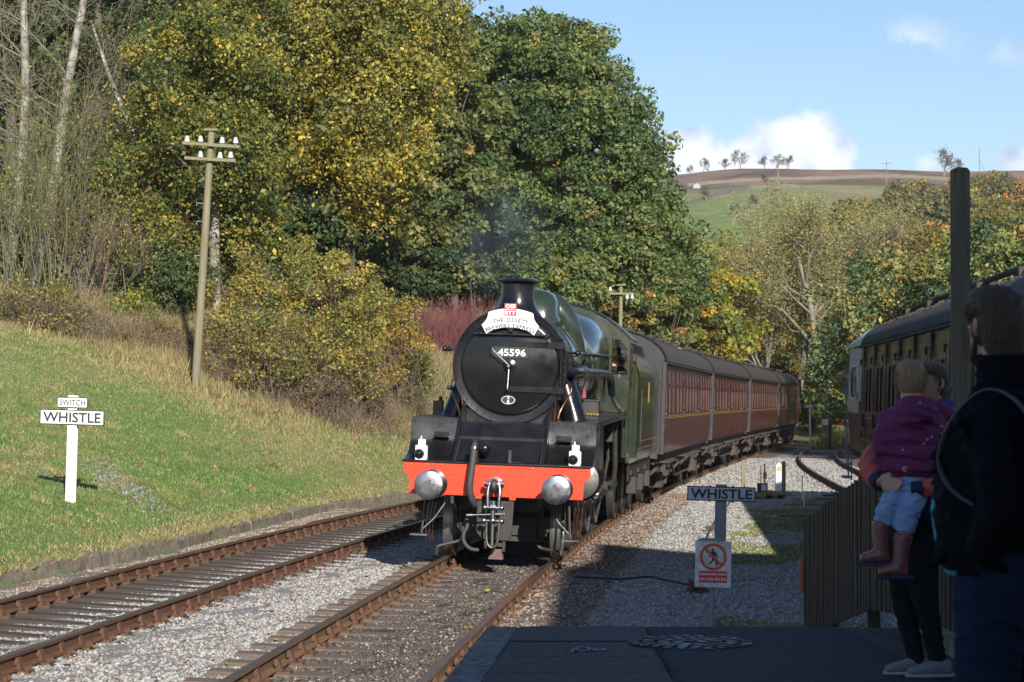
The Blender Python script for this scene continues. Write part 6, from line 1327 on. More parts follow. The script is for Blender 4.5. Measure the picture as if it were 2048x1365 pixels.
# after rotating by ~180 deg local +x points to world left; the body lies from x=0 (near side) to x=-2.75
def pprof(z): return .0 - .05 * np.clip((z - 2.2) / 1.0, 0, 1) ** 1.5 - .07 * np.clip((1.8 - z) / .8, 0, 1)
PL = 28.0; ZE = 3.34; ops = []; pd = []; yy_ = .35
pw = []
rs = random.Random(9); y = .5
while y < PL - 1.6:
    pd.append(y); ops.append((y + .10, y + .52, 2.02, 2.92)); pw += [(y + .95, y + 1.35), (y + 1.75, y + 2.15)]; y += 2.62
ops += [(a, b_, 2.0, 2.86) for a, b_ in pw]
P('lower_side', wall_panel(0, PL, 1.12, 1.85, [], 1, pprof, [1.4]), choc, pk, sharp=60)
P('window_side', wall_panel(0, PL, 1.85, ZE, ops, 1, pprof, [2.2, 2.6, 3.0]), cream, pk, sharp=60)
P('far_side', MB().bb(-2.76, -2.70, -4.4, PL, 1.1, ZE), choc, pk)
P('interior', MB().bb(-.9, -.88, .1, PL - .1, 1.2, 3.3).bb(-2.7, -.1, -4.4, PL - .1, 1.15, 1.2), 'dark', pk)
P('near_end', MB().bb(-2.7, -.06, PL - .05, PL, 1.1, ZE + .3), choc, pk)
for a, b_ in pw: 
    w_ = P('window', MB().add([(pprof(z) - .012, y, z) for y in (a, b_) for z in (2.0, 2.86)], [(0, 1, 3, 2)]), 'glass', pk)
    P('window_frame', MB().tube([(pprof(z) + .0, y, z) for y, z in ((a, 2.0), (a, 2.80), (a + .06, 2.87), (b_ - .06, 2.87), (b_, 2.80), (b_, 2.0), (a, 2.0))], .016, n=4), choc, w_)
for a in pd:
    dd = P('door', MB().bb(.0, .012, a, a + .016, 1.2, 3.30).bb(.0, .012, a + .62, a + .636, 1.2, 3.30).bb(-.02, .03, a + .58, a + .66, 2.90, 3.0), choc, pk)
    P('door_window', MB().add([(pprof(z) - .012, y, z) for y in (a + .1, a + .52) for z in (2.02, 2.92)], [(0, 1, 3, 2)]), 'glass', dd)
    P('door_handle', MB().bb(.01, .06, a + .56, a + .60, 1.7, 1.95), 'frame', dd); [P('hinge', MB().bb(.01, .05, a + .08, a + .12, z_, z_ + .12), 'frame', dd) for z_ in (1.45, 2.95)]
    P('roof_access_panel', MB().bb(-.02, .014, a + .05, a + .57, 3.02, 3.29), choc, dd)
P('side_lining', MB().bb(.0, .006, 0, PL, 1.865, 1.88).bb(-.052, -.036, 0, PL, 3.13, 3.142).bb(.0, .006, 0, PL, 1.42, 1.432), 'yline', pk)
n = 25; xs_ = np.sin(np.linspace(-PI / 2, PI / 2, n)) * 1.36; m = MB(); yv = np.linspace(0, PL, 12)
m.add([(x - 1.37, y, roofprof(x, 1.362, ZE, ZE + .62) + rs.uniform(-.004, .004)) for y in yv for x in xs_], [(k * n + i, k * n + i + 1, (k + 1) * n + i + 1, (k + 1) * n + i) for k in range(11) for i in range(n - 1)])
P('roof', m, 'roof', pk, sharp=60); P('gutter', MB().bb(-.05, .03, 0, PL, ZE - .03, ZE + .012), 'gangway', pk)
P('roof_pipe', MB().tube([(-.75, .8, ZE + .38), (-.85, 1.6, ZE + .66), (-.9, 3, ZE + .74), (-.9, 12, ZE + .74), (-.9, PL, ZE + .74)], .05, n=8, smooth=1), 'roof', pk)
y = 2.0
while y < PL:
    P('roof_vent', MB().bb(-1.05, -.72, y, y + .35, ZE + .50, ZE + .72), 'roof', pk, bevel=.02); y += rs.uniform(3.6, 4.6)
rb_ = MB()
for i in range(420): a = rs.uniform(-.98, -.28); rb_.box(a, rs.uniform(.6, PL), roofprof(a + 1.37, 1.362, ZE, ZE + .62) + .008, rs.uniform(.03, .09), rs.uniform(.03, .12), .02)
P('flaking_roof_debris', rb_, 'roof', pk, kind='stuff')
# cab end, tapering away
m = MB(); cz = [1.1, 1.85, 2.2, 2.95, ZE, ZE + .22]; 
def cx_(y, z): return pprof(min(z, 3.2)) - (.0 if z < 2.0 else .0) - .32 * (max(-y, 0) / 1.5) ** 2 - (.12 + .16 * (-y / 1.5)) * (z > ZE)
ops2 = (-1.15, -.25, 2.25, 2.95)
cab_hi = wall_panel(-1.5, 0, 1.95, ZE, [ops2], 1, lambda z: pprof(z), [2.2, 3.0]); cab_lo = wall_panel(-1.5, 0, 1.12, 1.95, [], 1, pprof, [1.4])
taper = lambda v: Vector((v.x - .05 * (max(-v.y, 0) / 1.5) ** 2, v.y * 3, v.z))
cb = cab_hi.build('cab_side', paleg, pk, sharp=60, xf=taper); cab_lo.build('cab_side', dgreen, pk, sharp=60, xf=taper)
MB().add([(-.03, y, z) for y in ops2[:2] for z in ops2[2:]], [(0, 1, 3, 2)]).build('cab_window', K['glass'], cb, xf=taper)
MB().tube([(.004, y, z) for y, z in ((-.25, 2.95), (-.9, 2.95), (-1.1, 2.85), (-1.15, 2.6), (-1.12, 2.35), (-1.0, 2.26), (-.25, 2.25), (-.25, 2.95))], .022, n=6, smooth=1).build('window_rubber', K['wpaint'], cb, xf=taper)
MB().add([(0, -1.5, 1.95), (0, -.0, 1.95), (0, 0, 2.22)], [(0, 1, 2)]).build('green_flash', dgreen, cb, xf=lambda v: taper(v) + Vector((.006, 0, 0)))
P('cab_front', MB().prism([(-.22, 1.1), (-.22, ZE), (-.5, ZE + .25), (-1.37, ZE + .45), (-2.3, ZE + .25), (-2.5, ZE), (-2.5, 1.1)], 'y', -4.54, -4.5), paleg, pk)
m = MB(); m.add([(x - 1.37 , y, roofprof(x, 1.362, ZE, ZE + .62 - .25 * (-y / 4.5) ** 2)) for y in (0, -1.5, -3.0, -4.5) for x in xs_], [(k * n + i, k * n + i + 1, (k + 1) * n + i + 1, (k + 1) * n + i) for k in range(3) for i in range(n - 1)])
P('cab_roof', m, paleg, pk, sharp=60)
P('cab_handrail', MB().tube([(-.14, -4.52, 2.95), (-.05, -4.72, 2.95), (-.03, -4.74, 2.8), (-.03, -4.74, .9), (-.06, -4.6, .8)], .022, n=6, smooth=1), 'gsteel', pk)
P('buffer', MB().cyl((-.5, -4.54, 1.05), (-.5, -5.0, 1.05), .11).cyl((-.5, -5.0, 1.05), (-.5, -5.05, 1.05), .22, n=20).cyl((-2.2, -4.54, 1.05), (-2.2, -5.05, 1.05), .2), 'frame', pk)
P('footstep', MB().bb(-.05, .12, -4.2, -3.2, .48, .52).bb(-.05, .12, -4.2, -3.2, .78, .81).bb(-.05, -.02, -4.2, -4.17, .45, 1.1).bb(-.05, -.02, -3.23, -3.2, .45, 1.1), 'gsteel', pk)
P('underframe', MB().bb(-2.6, -.08, -4.4, PL, 1.0, 1.12).bb(-.9, -.25, 5, PL - 5, .4, 1.0), 'under', pk)
for bc in (-.6, PL - 3.5):
    b2 = P('bogie', MB().bb(-.42, -.34, bc - 1.8, bc + 1.8, .5, .85).bb(-2.4, -2.32, bc - 1.8, bc + 1.8, .5, .85).bb(-2.3, -.4, bc - .2, bc + .2, .45, .9), 'under', pk)
    for dy in (-1.25, 1.25):
        for x_ in (-.62, -2.12): P('wheel', MB().cyl((x_ - .06, bc + dy, .46), (x_ + .06, bc + dy, .46), .46, n=26), 'dsteel', b2)
HZ = .00012
# ------------------------------------------------------------------ unseen building added behind the camera, outline shaped to throw the big shadow
gb = empty('shadow_casting_building', (0, 2, 0), label='tall sooty stone mill with stepped slate roofs, behind and right of the platform', cat='building')
sil = [(1.0, 4.5), (2.1, 6.0), (5.35, 10.2), (7.4, 13.8), (8.4, 14.7), (9.5, 16.6), (10.3, 15.6), (12, 15.2), (19, 15.0)]
MB().prism([(1.0, -1)] + sil + [(19, -1)], 'y', -16, 0).build('wall', K['stone'], gb)
MB().prism([(a - .0, b_ + .01) for a, b_ in sil] + [(a, b_ + .16) for a, b_ in sil[::-1]], 'y', -16.2, .1).build('roof', K['slate'], gb)

n = 2600; y = rng.uniform(11.8, 15.05, n); x = rng.uniform(-.1, 2.4, n); yj = PY1
near = rng.random(n); S_ = rng.uniform(.002, .0065, n)
x = np.where(near < .35, spl + rng.normal(0, .02, n), x); x = np.where(near > .8, 2.33 + rng.normal(0, .07, n), x)
rocks('platform_grit', np.stack([x, y, np.full(n, PZ + .001)], 1), S_, rng.uniform(.02, .16, (n, 1)) * np.array([[1, .95, .85]]), K['stonem'])
n = 2500; jy = np.array([15.1 - .86, 15.1 - 1.66, 15.1 - 2.4])[rng.integers(0, 3, n)]; x = rng.uniform(0, spl, n)
blades('joint_moss', np.stack([x, jy + rng.normal(0, .006, n), np.full(n, PZ - .004)], 1), rng.uniform(.003, .010, n), pal([(.06, .08, .02), (.08, .09, .03)], [1, 1], n), wd=.004)
# ------------------------------------------------------------------ signs
def sign(name, label, c, post, wid, hgt, text, yaw, board, borderm, postm, extra=None, tilt=0, letter='letter', tw=.90, th=.68):
    root = empty(name, c, rot=(0, math.radians(tilt), yaw), label=label, cat='railway sign'); z = post
    b = MB().bb(-wid / 2, wid / 2, -.078, -.062, z, z + hgt).build('board', borderm, root, bevel=.002)
    MB().bb(-wid / 2 + .015, wid / 2 - .015, -.0815, -.0785, z + .015, z + hgt - .015).build('face', board, b)
    MB().text(text, hgt * th, board_mat((0, -.084, z + hgt / 2)), width=wid * tw, bold=.022).build('lettering', K[letter], b)
    bt = MB()
    for x in (-wid * .17, wid * .17): bt.bb(x - .012, x + .012, -.07, -.05, z - .012, z + hgt + .012)
    bt.build('fixing_clips', K['letter'], b)
    if extra:
        t2, w2, h2, z2 = extra
        e = MB().bb(-w2 / 2, w2 / 2, -.078, -.062, z2, z2 + h2).build('board', borderm, root, bevel=.002)
        MB().bb(-w2 / 2 + .013, w2 / 2 - .013, -.0815, -.0785, z2 + .013, z2 + h2 - .013).build('face', board, e)
        MB().text(t2, h2 * .56, board_mat((0, -.084, z2 + h2 / 2)), width=w2 * .84, bold=.012).build('lettering', K[letter], e); z = z2 + h2 + .01
    # rail-section post: two flanges and a web
    pm = MB().bb(-.075, .075, -.058, -.046, -.4, z + .02 if extra else z + hgt + .03).bb(-.07, .07, .045, .056, -.4, z + .01).bb(.045, .056, -.05, .05, -.4, z + .01)
    pm.build('post', postm, root); return root
c = gp(142, 38); s_ = 38 / F
sign('whistle_sign', 'white sign reading SWITCH above WHISTLE on a white post in the grass bank', tuple(c), HC - (850 - 760) * s_ - c.z, 130 * s_, 30 * s_, 'WHISTLE', -.06, K['wpaint'], K['letter'], M('weathered_white_post', (.68, .68, .65), .6, c2=(.50, .49, .43), var=.4, scale=6), extra=('SWITCH', 62 * s_, 21 * s_, HC - (816 - 760) * s_ - c.z), tilt=1.6)
D_ = 31.5; s_ = D_ / F; c = Vector(((1437 - 1024) * s_, D_, float(g(D_)) - .2))
graym = M('dull_white_board', (.50, .53, .57), .5, c2=(.40, .43, .47), scale=5)
sign('whistle_sign', 'grey-white sign reading WHISTLE on a steel post in the gravel beyond the platform end', tuple(c), HC - (1002 - 760) * s_ - c.z, 136 * s_, 29 * s_, 'WHISTLE', -.02, graym, K['letter'], K['gsteel'], tilt=1.4)
# prohibition sign
D_ = 20.5; s_ = D_ / F; c = Vector(((1420 - 1024) * s_, D_, float(g(D_)) - .2)); zc_ = HC - (1128 - 760) * s_ - c.z
ps = empty('prohibition_sign', tuple(c), rot=(0, math.radians(1.2), -.03), label='sign with a crossed-out walking figure reading Passengers must not cross the line', cat='warning sign')
MB().cyl((0, 0, -.3), (0, 0, zc_ + .15), .020, n=12).build('post', K['gsteel'], ps)
w2, h2 = 36 * s_, 46 * s_
pb = MB().bb(-w2, w2, -.045, -.028, zc_ - h2, zc_ + h2).bb(-w2, w2, -.028, .012, zc_ - h2, zc_ - h2 + .01).bb(w2 - .012, w2, -.028, .012, zc_ - h2, zc_ + h2).build('board', M('worn_white_board', (.66, .67, .68), .5, c2=(.40, .40, .38), var=.35, scale=14), ps, bevel=.002)
MB().prism([(-w2 + .01, zc_ + h2 + .002), (w2 * .5, zc_ + h2 + .002), (w2 * .3, zc_ + h2 + .022), (-w2 * .6, zc_ + h2 + .026)], 'y', -.05, .03).build('torn_top_strip', K['gsteel'], ps)
fm = MB(); vs = []; n = 40; cz_ = zc_ + h2 * .33; R1, R2 = 27 * s_, 21.5 * s_
for i in range(n): a = 2 * PI * i / n; vs += [(R1 * math.cos(a), -.0475, cz_ + R1 * math.sin(a)), (R2 * math.cos(a), -.0475, cz_ + R2 * math.sin(a))]
fm.add(vs, [(2 * i, 2 * ((i + 1) % n), 2 * ((i + 1) % n) + 1, 2 * i + 1) for i in range(n)])
a = math.radians(135); dx, dz = math.cos(a), math.sin(a); hw = 2.6 * s_
fm.add([(dx * R2 - dz * hw, -.0482, cz_ + dz * R2 + dx * hw), (dx * R2 + dz * hw, -.0482, cz_ + dz * R2 - dx * hw), (-dx * R2 + dz * hw, -.0482, cz_ - dz * R2 - dx * hw), (-dx * R2 - dz * hw, -.0482, cz_ - dz * R2 + dx * hw)], [(0, 1, 2, 3)])
fm.build('prohibition_ring', M('sign_orange_red', (.62, .10, .04), .5), pb)
k = s_; wk = MB()
def P2(pts): wk.add([(x * k, -.0470, cz_ + z * k) for x, z in pts], [tuple(range(len(pts)))])
P2([(2.4 * math.cos(a) - 1, 14.5 + 2.6 * math.sin(a)) for a in np.linspace(0, 2 * PI, 13)[:-1]])
P2([(-4, 11.5), (2.5, 11.5), (7.5, 5.5), (9.5, -1.5), (7, -2), (5.5, 3), (4, 5.5), (4.2, -4), (-2.5, -4), (-1.8, 5), (-6, 0), (-9, -2.2), (-8.5, 1)])
P2([(-2.5, -3.8), (1.6, -3.8), (.2, -8.5), (-5, -14), (-10.5, -16), (-11, -14), (-6.5, -11.5), (-3.5, -7.5)])
P2([(.5, -3.8), (4.2, -3.8), (7.2, -10), (8.6, -16.5), (9.6, -18), (5, -18), (5.2, -14), (3.5, -9.5)])
wk.build('walking_figure', K['letter'], pb)
rp_ = MB().bb(-28 * s_, 28 * s_, -.048, -.046, zc_ - 36 * s_, zc_ - 13 * s_).build('red_panel', K['lred'], pb)
MB().text('Passengers must', 7.4 * s_, board_mat((0, -.0495, zc_ - 19.5 * s_)), width=53 * s_, bold=.02).text('not cross the line', 7.0 * s_, board_mat((0, -.0495, zc_ - 28.5 * s_)), width=53 * s_, bold=.02).build('lettering', K['lwhite'], rp_)

# ------------------------------------------------------------------ telegraph poles
def tpole(label, D, pts, r0, r1, arms, ins, steps=()):
    P_ = [Vector(pz(a, D, b_)) for a, b_ in pts]; b = P_[0].copy(); root = empty('telegraph_pole', tuple(b), label=label, cat='telegraph pole'); k = D / F
    q = [p - b for p in P_]; q[0] = q[0] - (q[1] - q[0]).normalized() * .4
    MB().tube(q, [r0 + (r1 - r0) * i / (len(q) - 1) for i in range(len(q))], n=14).build('pole', K['polew'], root, sharp=60)
    top = q[-1]; MB().prism([(-.17, 0), (.17, 0), (.15, .05), (-.15, .05)], 'y', -.13, .13).build('pole_cap', K['polew'], root, loc=tuple(top))
    for i, (xa, xb, ya, yb) in enumerate(arms):
        A = Vector(pz(xa, D, ya)) - b; B = Vector(pz(xb, D, yb)) - b; A.y = B.y = -.16
        dirv = (B - A).normalized(); am = MB(); am.box(*((A + B) / 2), (B - A).length, .07, .075, Matrix.Rotation(-math.atan2(dirv.z, dirv.x), 3, 'Y')); arm = am.build('crossarm', K['polew'], root, bevel=.006)
        for (xi, yi) in ins[i]:
            p = Vector(pz(xi, D, yi)) - b; p.y = -.16
            MB().cyl((p.x, p.y, p.z - .14), (p.x, p.y, p.z - .03), .012, n=6).lathe((p.x, p.y, p.z - .07), (0, 0, 1), [(.062, 0), (.066, .02), (.058, .07), (.046, .08), (.05, .10), (.036, .14), (.001, .15)], 14).build('insulator', K['porc'], arm)
    st = MB()
    for (xs_, ys_, xt, yt) in steps: p0 = Vector(pz(xs_, D, ys_)) - b; p1 = Vector(pz(xt, D, yt)) - b; st.tube([p0, p1, p1 + Vector((0, 0, -.07))], .012, n=5)
    if steps: st.build('step_irons', K['gsteel'], root)
    w_ = MB()
    for y_ in (283, 300, 318): 
        p = Vector(pz(425, D, y_)) - b
    return root
tp = tpole('leaning wooden telegraph pole with two crossarms of white insulators on the bank', 57, [(390, 797), (396, 690), (404, 560), (412, 430), (418, 330), (422, 262)], .105, .080, [(365, 480, 287, 295), (370, 472, 317, 323)], [[(375, 279), (402, 279), (445, 282), (472, 282)], [(402, 310), (441, 312), (462, 311)]], steps=[(412, 408, 393, 406), (410, 443, 393, 443), (408, 510, 390, 512)])
D_ = 57; w_ = MB(); b = tp.location
for (xa, ya, xb, yb) in [(375, 288, -60, 262), (402, 289, -60, 275), (375, 318, -60, 306)]:
    a_ = Vector(pz(xa, D_, ya)) - b; c_ = Vector(pz(xb, 50, yb)) - b; w_.tube([a_, (a_ + c_) / 2 - Vector((0, 0, .25)), c_], .006, n=3, smooth=2)
w_.build('wires', K['wire'], tp)
tpole('second telegraph pole with white insulators, far behind the locomotive cab', 84, [(1241, 720), (1241, 640), (1242, 572)], .075, .065, [(1215, 1268, 588, 588)], [[(1220, 579), (1254, 594), (1264, 594)]])
c = gp(824, 68); fp_ = empty('fence_post', (c.x, 68, HC + (760 - 672) / F * 68), label='pale wooden fence post in front of the red-stemmed dogwood', cat='fence post')
MB().bb(-.06, .06, -.06, .06, -1.2, .63).build('post', K['polew'], fp_, bevel=.01); 

# ------------------------------------------------------------------ tall wooden post by the fence
D_ = 20.5; s_ = D_ / F; x0 = (1921 - 1024) * s_
tw_ = empty('wooden_post', (x0, D_, -.2), label='tall weathered square wooden post between the fence and the parked coach', cat='post')
zt = HC + (760 - 335) * s_ + .2
MB().prism([(-.075, -.1), (.075, -.1), (.075, zt - .03), (.05, zt - .005), (-.035, zt), (-.045, zt - .05), (-.055, zt - .05), (-.06, zt - .01), (-.075, zt - .02)], 'y', -.06, .06).build('post', K['postw'], tw_, bevel=.008)
# ------------------------------------------------------------------ picket fence
fe = empty('picket_fence', (2.45, 15, 0), label='dark picket fence stepping down the ramp beside the platform end', cat='fence'); sl_ = MB().prism([(-.036, 0), (.036, 0), (.036, 1.0), (-.036, 1.0)], 'x', -.009, .009).mesh('slat'); sl_.materials.append(K['fencew'])
def fx(y): return float(np.interp(y, [8, 12.5, 14.3, 16, 19.5], [2.62, 2.56, 2.53, 2.42, 2.37]))
def fz(y): return float(np.interp(y, [8, 14.6, 16.2, 19.5], [PZ + .10, PZ + .10, PZ + .0, .42]))
y = 8.4
while y < 19.45:
    o = link('slat', sl_, K['fencew'], fe, loc=(fx(y) - 2.45 + random.uniform(-.004, .004), y - 15, fz(y))); o.scale = (1, 1, .94 + random.uniform(-.012, .012)); o.rotation_euler = (random.uniform(-.01, .01), random.uniform(-.008, .008), math.atan2(-(fx(y + .1) - fx(y - .1)), .2)); y += .128
ra = MB()
for dz in (.22, .74):
    ys_ = [8.2, 12.5, 14.4, 16, 19.4]
    for a, b_ in zip(ys_, ys_[1:]): ra.tube([(fx(a) - 2.45 + .035, a - 15, fz(a) + dz), (fx(b_) - 2.45 + .035, b_ - 15, fz(b_) + dz)], .03, n=4)
ra.build('rails', K['fencew'], fe)
for y in (8.6, 10.6, 12.6, 14.6, 16.6, 18.5): MB().bb(-.04, .04, -.04, .04, -.9, .92).build('fence_post', K['fencew'], fe, loc=(fx(y) - 2.45 + .09, y - 15, fz(y)))
MB().prism([pl((2.47, -2, 0))[:2], pl((2.45, 14.9, 0))[:2], pl((2.66, 14.9, 0))[:2], pl((2.74, -2, 0))[:2]], 'z', PZ - .006, PZ + .09).build('fence_plinth', K['conc'], plat, bevel=.01)
MB().prism([(2.3, PY1), (2.25, 19.6), (2.5, 19.6), (3.0, PY1)], 'z', -.3, .30).build('ramp_block', K['stone'], None, kind='structure').name = 'platform_ramp'
MB().bb(-.012, .012, -.04, .04, 0, .26).build('orange_marker', M('orange_paint', (.45, .10, .05), .6), fe, loc=(fx(19.4) - 2.45 - .03, 4.42, .80))

# ------------------------------------------------------------------ small yard things
def base(px, D): return Vector(((px - 1024) / F * D, D, float(g(D)) - .165))
D_ = 60
for px, lab in ((1486, 'left pale timber post of the lever platform'), (1567, 'right timber post of the lever platform, beside the white marker')):
    b = base(px, D_); r = empty('timber_post', tuple(b), label=lab, cat='post'); MB().bb(-.045, .045, -.045, .045, -.2, .86).prism([(-.05, .86), (.05, .86), (0, .90)], 'y', -.05, .05).build('post', K['polew'], r, bevel=.006)
b = base(1527, 58.6); lf = empty('ground_lever_platform', tuple(b), label='low wooden platform with point levers standing in the gravel', cat='lever platform')
MB().bb(-.52, .52, -.18, .18, .10, .17).build('deck_plank', K['polew'], lf, bevel=.008); MB().bb(-.52, .52, .20, .52, .10, .168).build('deck_plank', K['sleeper2'], lf, bevel=.008); MB().bb(-.5, -.4, -.15, .5, -.1, .10).bb(.4, .5, -.15, .5, -.1, .10).bb(.12, .22, -.15, .5, -.1, .10).build('bearers', K['sleeper'], lf)
MB().bb(-.13, .10, .02, .3, .17, .38).build('lever_frame', K['frame'], lf); MB().cyl((-.06, .1, .38), (-.06, .12, .86), .014, n=8).sph((-.06, .12, .62), .03).build('lever', K['wpaint'], lf); MB().cyl((.03, .1, .36), (.04, .12, .86), .018, n=8).bb(.0, .08, .06, .12, .48, .66).build('lever', M('salmon_paint', (.60, .22, .15), .6), lf)
MB().bb(-.06, .06, -.02, .02, .2, .36).build('number_plate', graym, lf)
b = base(1557, 63); mp_ = empty('marker_post', tuple(b), label='squat white-grey concrete marker post with a yellow patch on top', cat='marker post')
MB().prism([(-.09, -.1), (.09, -.1), (.09, .70), (0, .80), (-.09, .70)], 'y', -.06, .06).build('post', graym, mp_, bevel=.01); MB().bb(-.055, .055, -.066, -.061, .56, .68).build('yellow_patch', K['yline'], mp_)
for px, D_, h0, h1, lab in ((1604, 55.5, .10, .68, 'taller white rod standing in a plank beside the siding'), (1608, 50.5, .02, .50, 'shorter white-topped rod in front of the taller white rod')):
    b = base(px, D_); r = empty('white_rod', tuple(b), label=lab, cat='marker rod'); MB().cyl((0, 0, .18 if h1 < .6 else h0), (0, 0, h1), .013, n=8).build('rod', K['wpaint'], r); MB().cyl((0, 0, -.05), (0, 0, .2), .010, n=6).build('rod_foot', K['gsteel'], r)
for i, (px0, px1, D_, lab, mt) in enumerate([(1568, 1672, 54.6, 'long pale timber lying across the gravel behind the white rods', 'polew'), (1560, 1650, 49.2, 'short mossy timber lying in front of the shorter white rod', 'sleeper2'), (1630, 1690, 58, 'dark timber beside the siding near the fence', 'sleeper2'), (1645, 1690, 60, 'dark block of timber stacked at the siding edge', 'sleeper')]):
    a = base(px0, D_); b_ = base(px1, D_ + .3); r = empty('timber_baulk', tuple(a), label=lab, cat='timber'); L = b_.x - a.x; MB().bb(0, L, -.11, .11, -.05, .06).build('timber', K[mt], r, bevel=.012)
a = base(1310, 24.2); r = empty('ground_cover', tuple(a), label='flat blue-grey cover plate lying in the gravel left of the prohibition sign', cat='cover plate'); MB().bb(0, .62, -.30, .30, -.02, .05).build('plate', K['tar'], r, bevel=.01)
# rusty rodding run with its crank
b = base(1392, 30); rr_ = empty('point_rodding', tuple(b), label='rusty point rodding running through the gravel behind the prohibition sign', cat='point rodding')
pts = [base(1400, 31), base(1398, 34), base(1420, 44), base(1462, 56), base(1475, 61)]
MB().tube([p - b + Vector((0, 0, .07)) for p in pts], .018, n=6, smooth=1).build('rod', K['chair'], rr_)
MB().tube([base(1385, 30.2) - b + Vector((0, 0, .07)), base(1300, 31.6) - b + Vector((0, 0, .08)), base(1240, 31.4) - b + Vector((0, 0, .06)), base(1150, 32) - b + Vector((0, 0, .05))], .016, n=6).build('rod', K['frame'], rr_)
MB().bb(-.10, .14, -.22, .25, .0, .04).bb(-.08, -.05, -.2, .2, .04, .16).bb(.08, .11, -.2, .2, .04, .16).cyl((.0, 0, .03), (.0, 0, .20), .03).bb(-.02, .02, -.2, .2, .13, .15).build('crank', K['chair'], rr_, bevel=.004)
for p in pts[1:4]: MB().bb(-.08, .08, -.03, .03, -.02, .10).build('roller_stand', K['frame'], rr_, loc=tuple(p - b))
# spare rails and plate lying by the left track
b = Vector((leftx(48) - 1.35, 46.5, float(g(46)) - .10)); r = empty('loose_rail', tuple(b), label='short spare rail lying outside the rusty track near the kerb end', cat='rail'); MB().prism([(x, z) for x, z in railprof], 'y', -3.0, 2.0).build('rail', K['rail'], r, rot=(0, 0, -.2))
# far signal arm, far whistle-style board, far post
b = Vector(at(1660, 118)); b.z = float(g(118)) - .2; r = empty('ground_signal', tuple(b), label='maroon bar with a white square end on a dark post, beyond the siding', cat='signal')
k = 118 / F; zz = HC - (845 - 760) * k - b.z
MB().cyl((0, 0, -.2), (0, 0, zz), .07, n=8).build('post', K['frame'], r); MB().bb(-.10, 1.3, -.06, .0, zz - .13, zz + .13).build('bar', K['maroon'], r); MB().bb(-.42, -.10, -.08, .0, zz - .14, zz + .16).build('white_square', K['wpaint'], r)
b = Vector(at(1620, 138)); b.z = float(g(138)) - .2; k = 138 / F; zz = HC - (812 - 760) * k - b.z; r = empty('white_sign', tuple(b), label='small white board on a white post among the grass at the end of the train', cat='railway sign')
MB().bb(-.3, .3, -.03, 0, zz - .1, zz + .1).build('board', K['wpaint'], r); MB().bb(-.05, .05, 0, .1, -.3, zz).build('post', K['wpaint'], r)

# ------------------------------------------------------------------ people
def fuse(name, mb, mat, parent, voxel=.010, smooth=4, fold=0, fs=(9, 9, 22), **k):
    me = bpy.data.meshes.new(name); me.from_pydata(mb.v, [], mb.f); me.update()
    import bmesh as bm_
    b = bm_.new(); b.from_mesh(me); bm_.ops.recalc_face_normals(b, faces=b.faces); b.to_mesh(me); b.free()
    o = bpy.data.objects.new(name, me); col.objects.link(o)
    m = o.modifiers.new('r', 'REMESH'); m.mode = 'VOXEL'; m.voxel_size = voxel; m.adaptivity = 0
    m = o.modifiers.new('s', 'SMOOTH'); m.factor = .5; m.iterations = smooth
    dg = bpy.context.evaluated_depsgraph_get(); dg.update(); m2 = bpy.data.meshes.new_from_object(o.evaluated_get(dg)); m2.name = name
    if fold:
        from mathutils import noise as nz_
        for v in m2.vertices:
            c = v.co; q_ = nz_.noise(Vector((c.x * fs[0], c.y * fs[1], c.z * fs[2] + 3 * c.x))); v.co = c + v.normal * fold * (1 - 2 * abs(q_) ** .6)
    bpy.data.objects.remove(o); bpy.data.meshes.remove(me); m2.shade_smooth(); m2.materials.clear()
    return link(name, m2, mat, parent, **k)
class Fig:
    """figure frame: f = forward, l = towards the figure's left, z up"""
    def __init__(s, f): s.F = Vector((f[0], f[1], 0)).normalized(); s.L = Vector((-s.F.y, s.F.x, 0))
    def p(s, f, l, z): return s.F * f + s.L * l + Vector((0, 0, z))
    def rings(s, rows): return [(s.p(c, cl, z), rf, rl, tuple(s.F), tuple(s.L)) for (z, c, cl, rf, rl) in rows]
def head_mb(fig, c, r=.095, hz=.118, jaw=.78):
    """skull, jaw, nose, lips, brow, chin, ears on a neck"""
    m = MB(); cf, cl, cz_ = c
    q = lambda f, l, z: fig.p(cf + f * r / .095, cl + l * r / .095, cz_ + z * hz / .118)
    k = r / .095
    m.loft([(q(-.01, 0, .118), .03 * k, .03 * k, tuple(fig.F), tuple(fig.L)), (q(-.01, 0, .10), .065 * k, .055 * k, tuple(fig.F), tuple(fig.L)), (q(-.006, 0, .05), .096 * k, .077 * k, tuple(fig.F), tuple(fig.L)), (q(-.002, 0, 0), .096 * k, .074 * k, tuple(fig.F), tuple(fig.L)), (q(.012, 0, -.05), .080 * k, .062 * k, tuple(fig.F), tuple(fig.L)), (q(.030, 0, -.09), .056 * k, .048 * k, tuple(fig.F), tuple(fig.L)), (q(.045, 0, -.118), .035 * k, .03 * k, tuple(fig.F), tuple(fig.L))], 20)
    m.tube([q(.088, 0, .015), q(.104, 0, -.008), q(.112, 0, -.028), q(.094, 0, -.034)], [.008 * k, .011 * k, .013 * k, .009 * k], n=8)
    m.tube([q(.080, -.022, -.062), q(.092, 0, -.062), q(.080, .022, -.062)], .008 * k, n=6); m.tube([q(.082, -.04, .022), q(.092, 0, .026), q(.082, .04, .022)], .009 * k, n=6)
    m.sph(q(.078, 0, -.100), .018 * k, 8, 6)
    for s in (-1, 1):
        m.tube([q(-.012, s * .078, .028), q(-.022, s * .086, .012), q(-.018, s * .084, -.016), q(-.006, s * .076, -.030)], [.010 * k, .012 * k, .010 * k, .007 * k], n=7, smooth=1)
    m.tube([q(-.02, 0, -.05), fig.p(cf - .035, cl, cz_ - hz - .06)], [.055 * k, .062 * k], n=14)
    return m, q
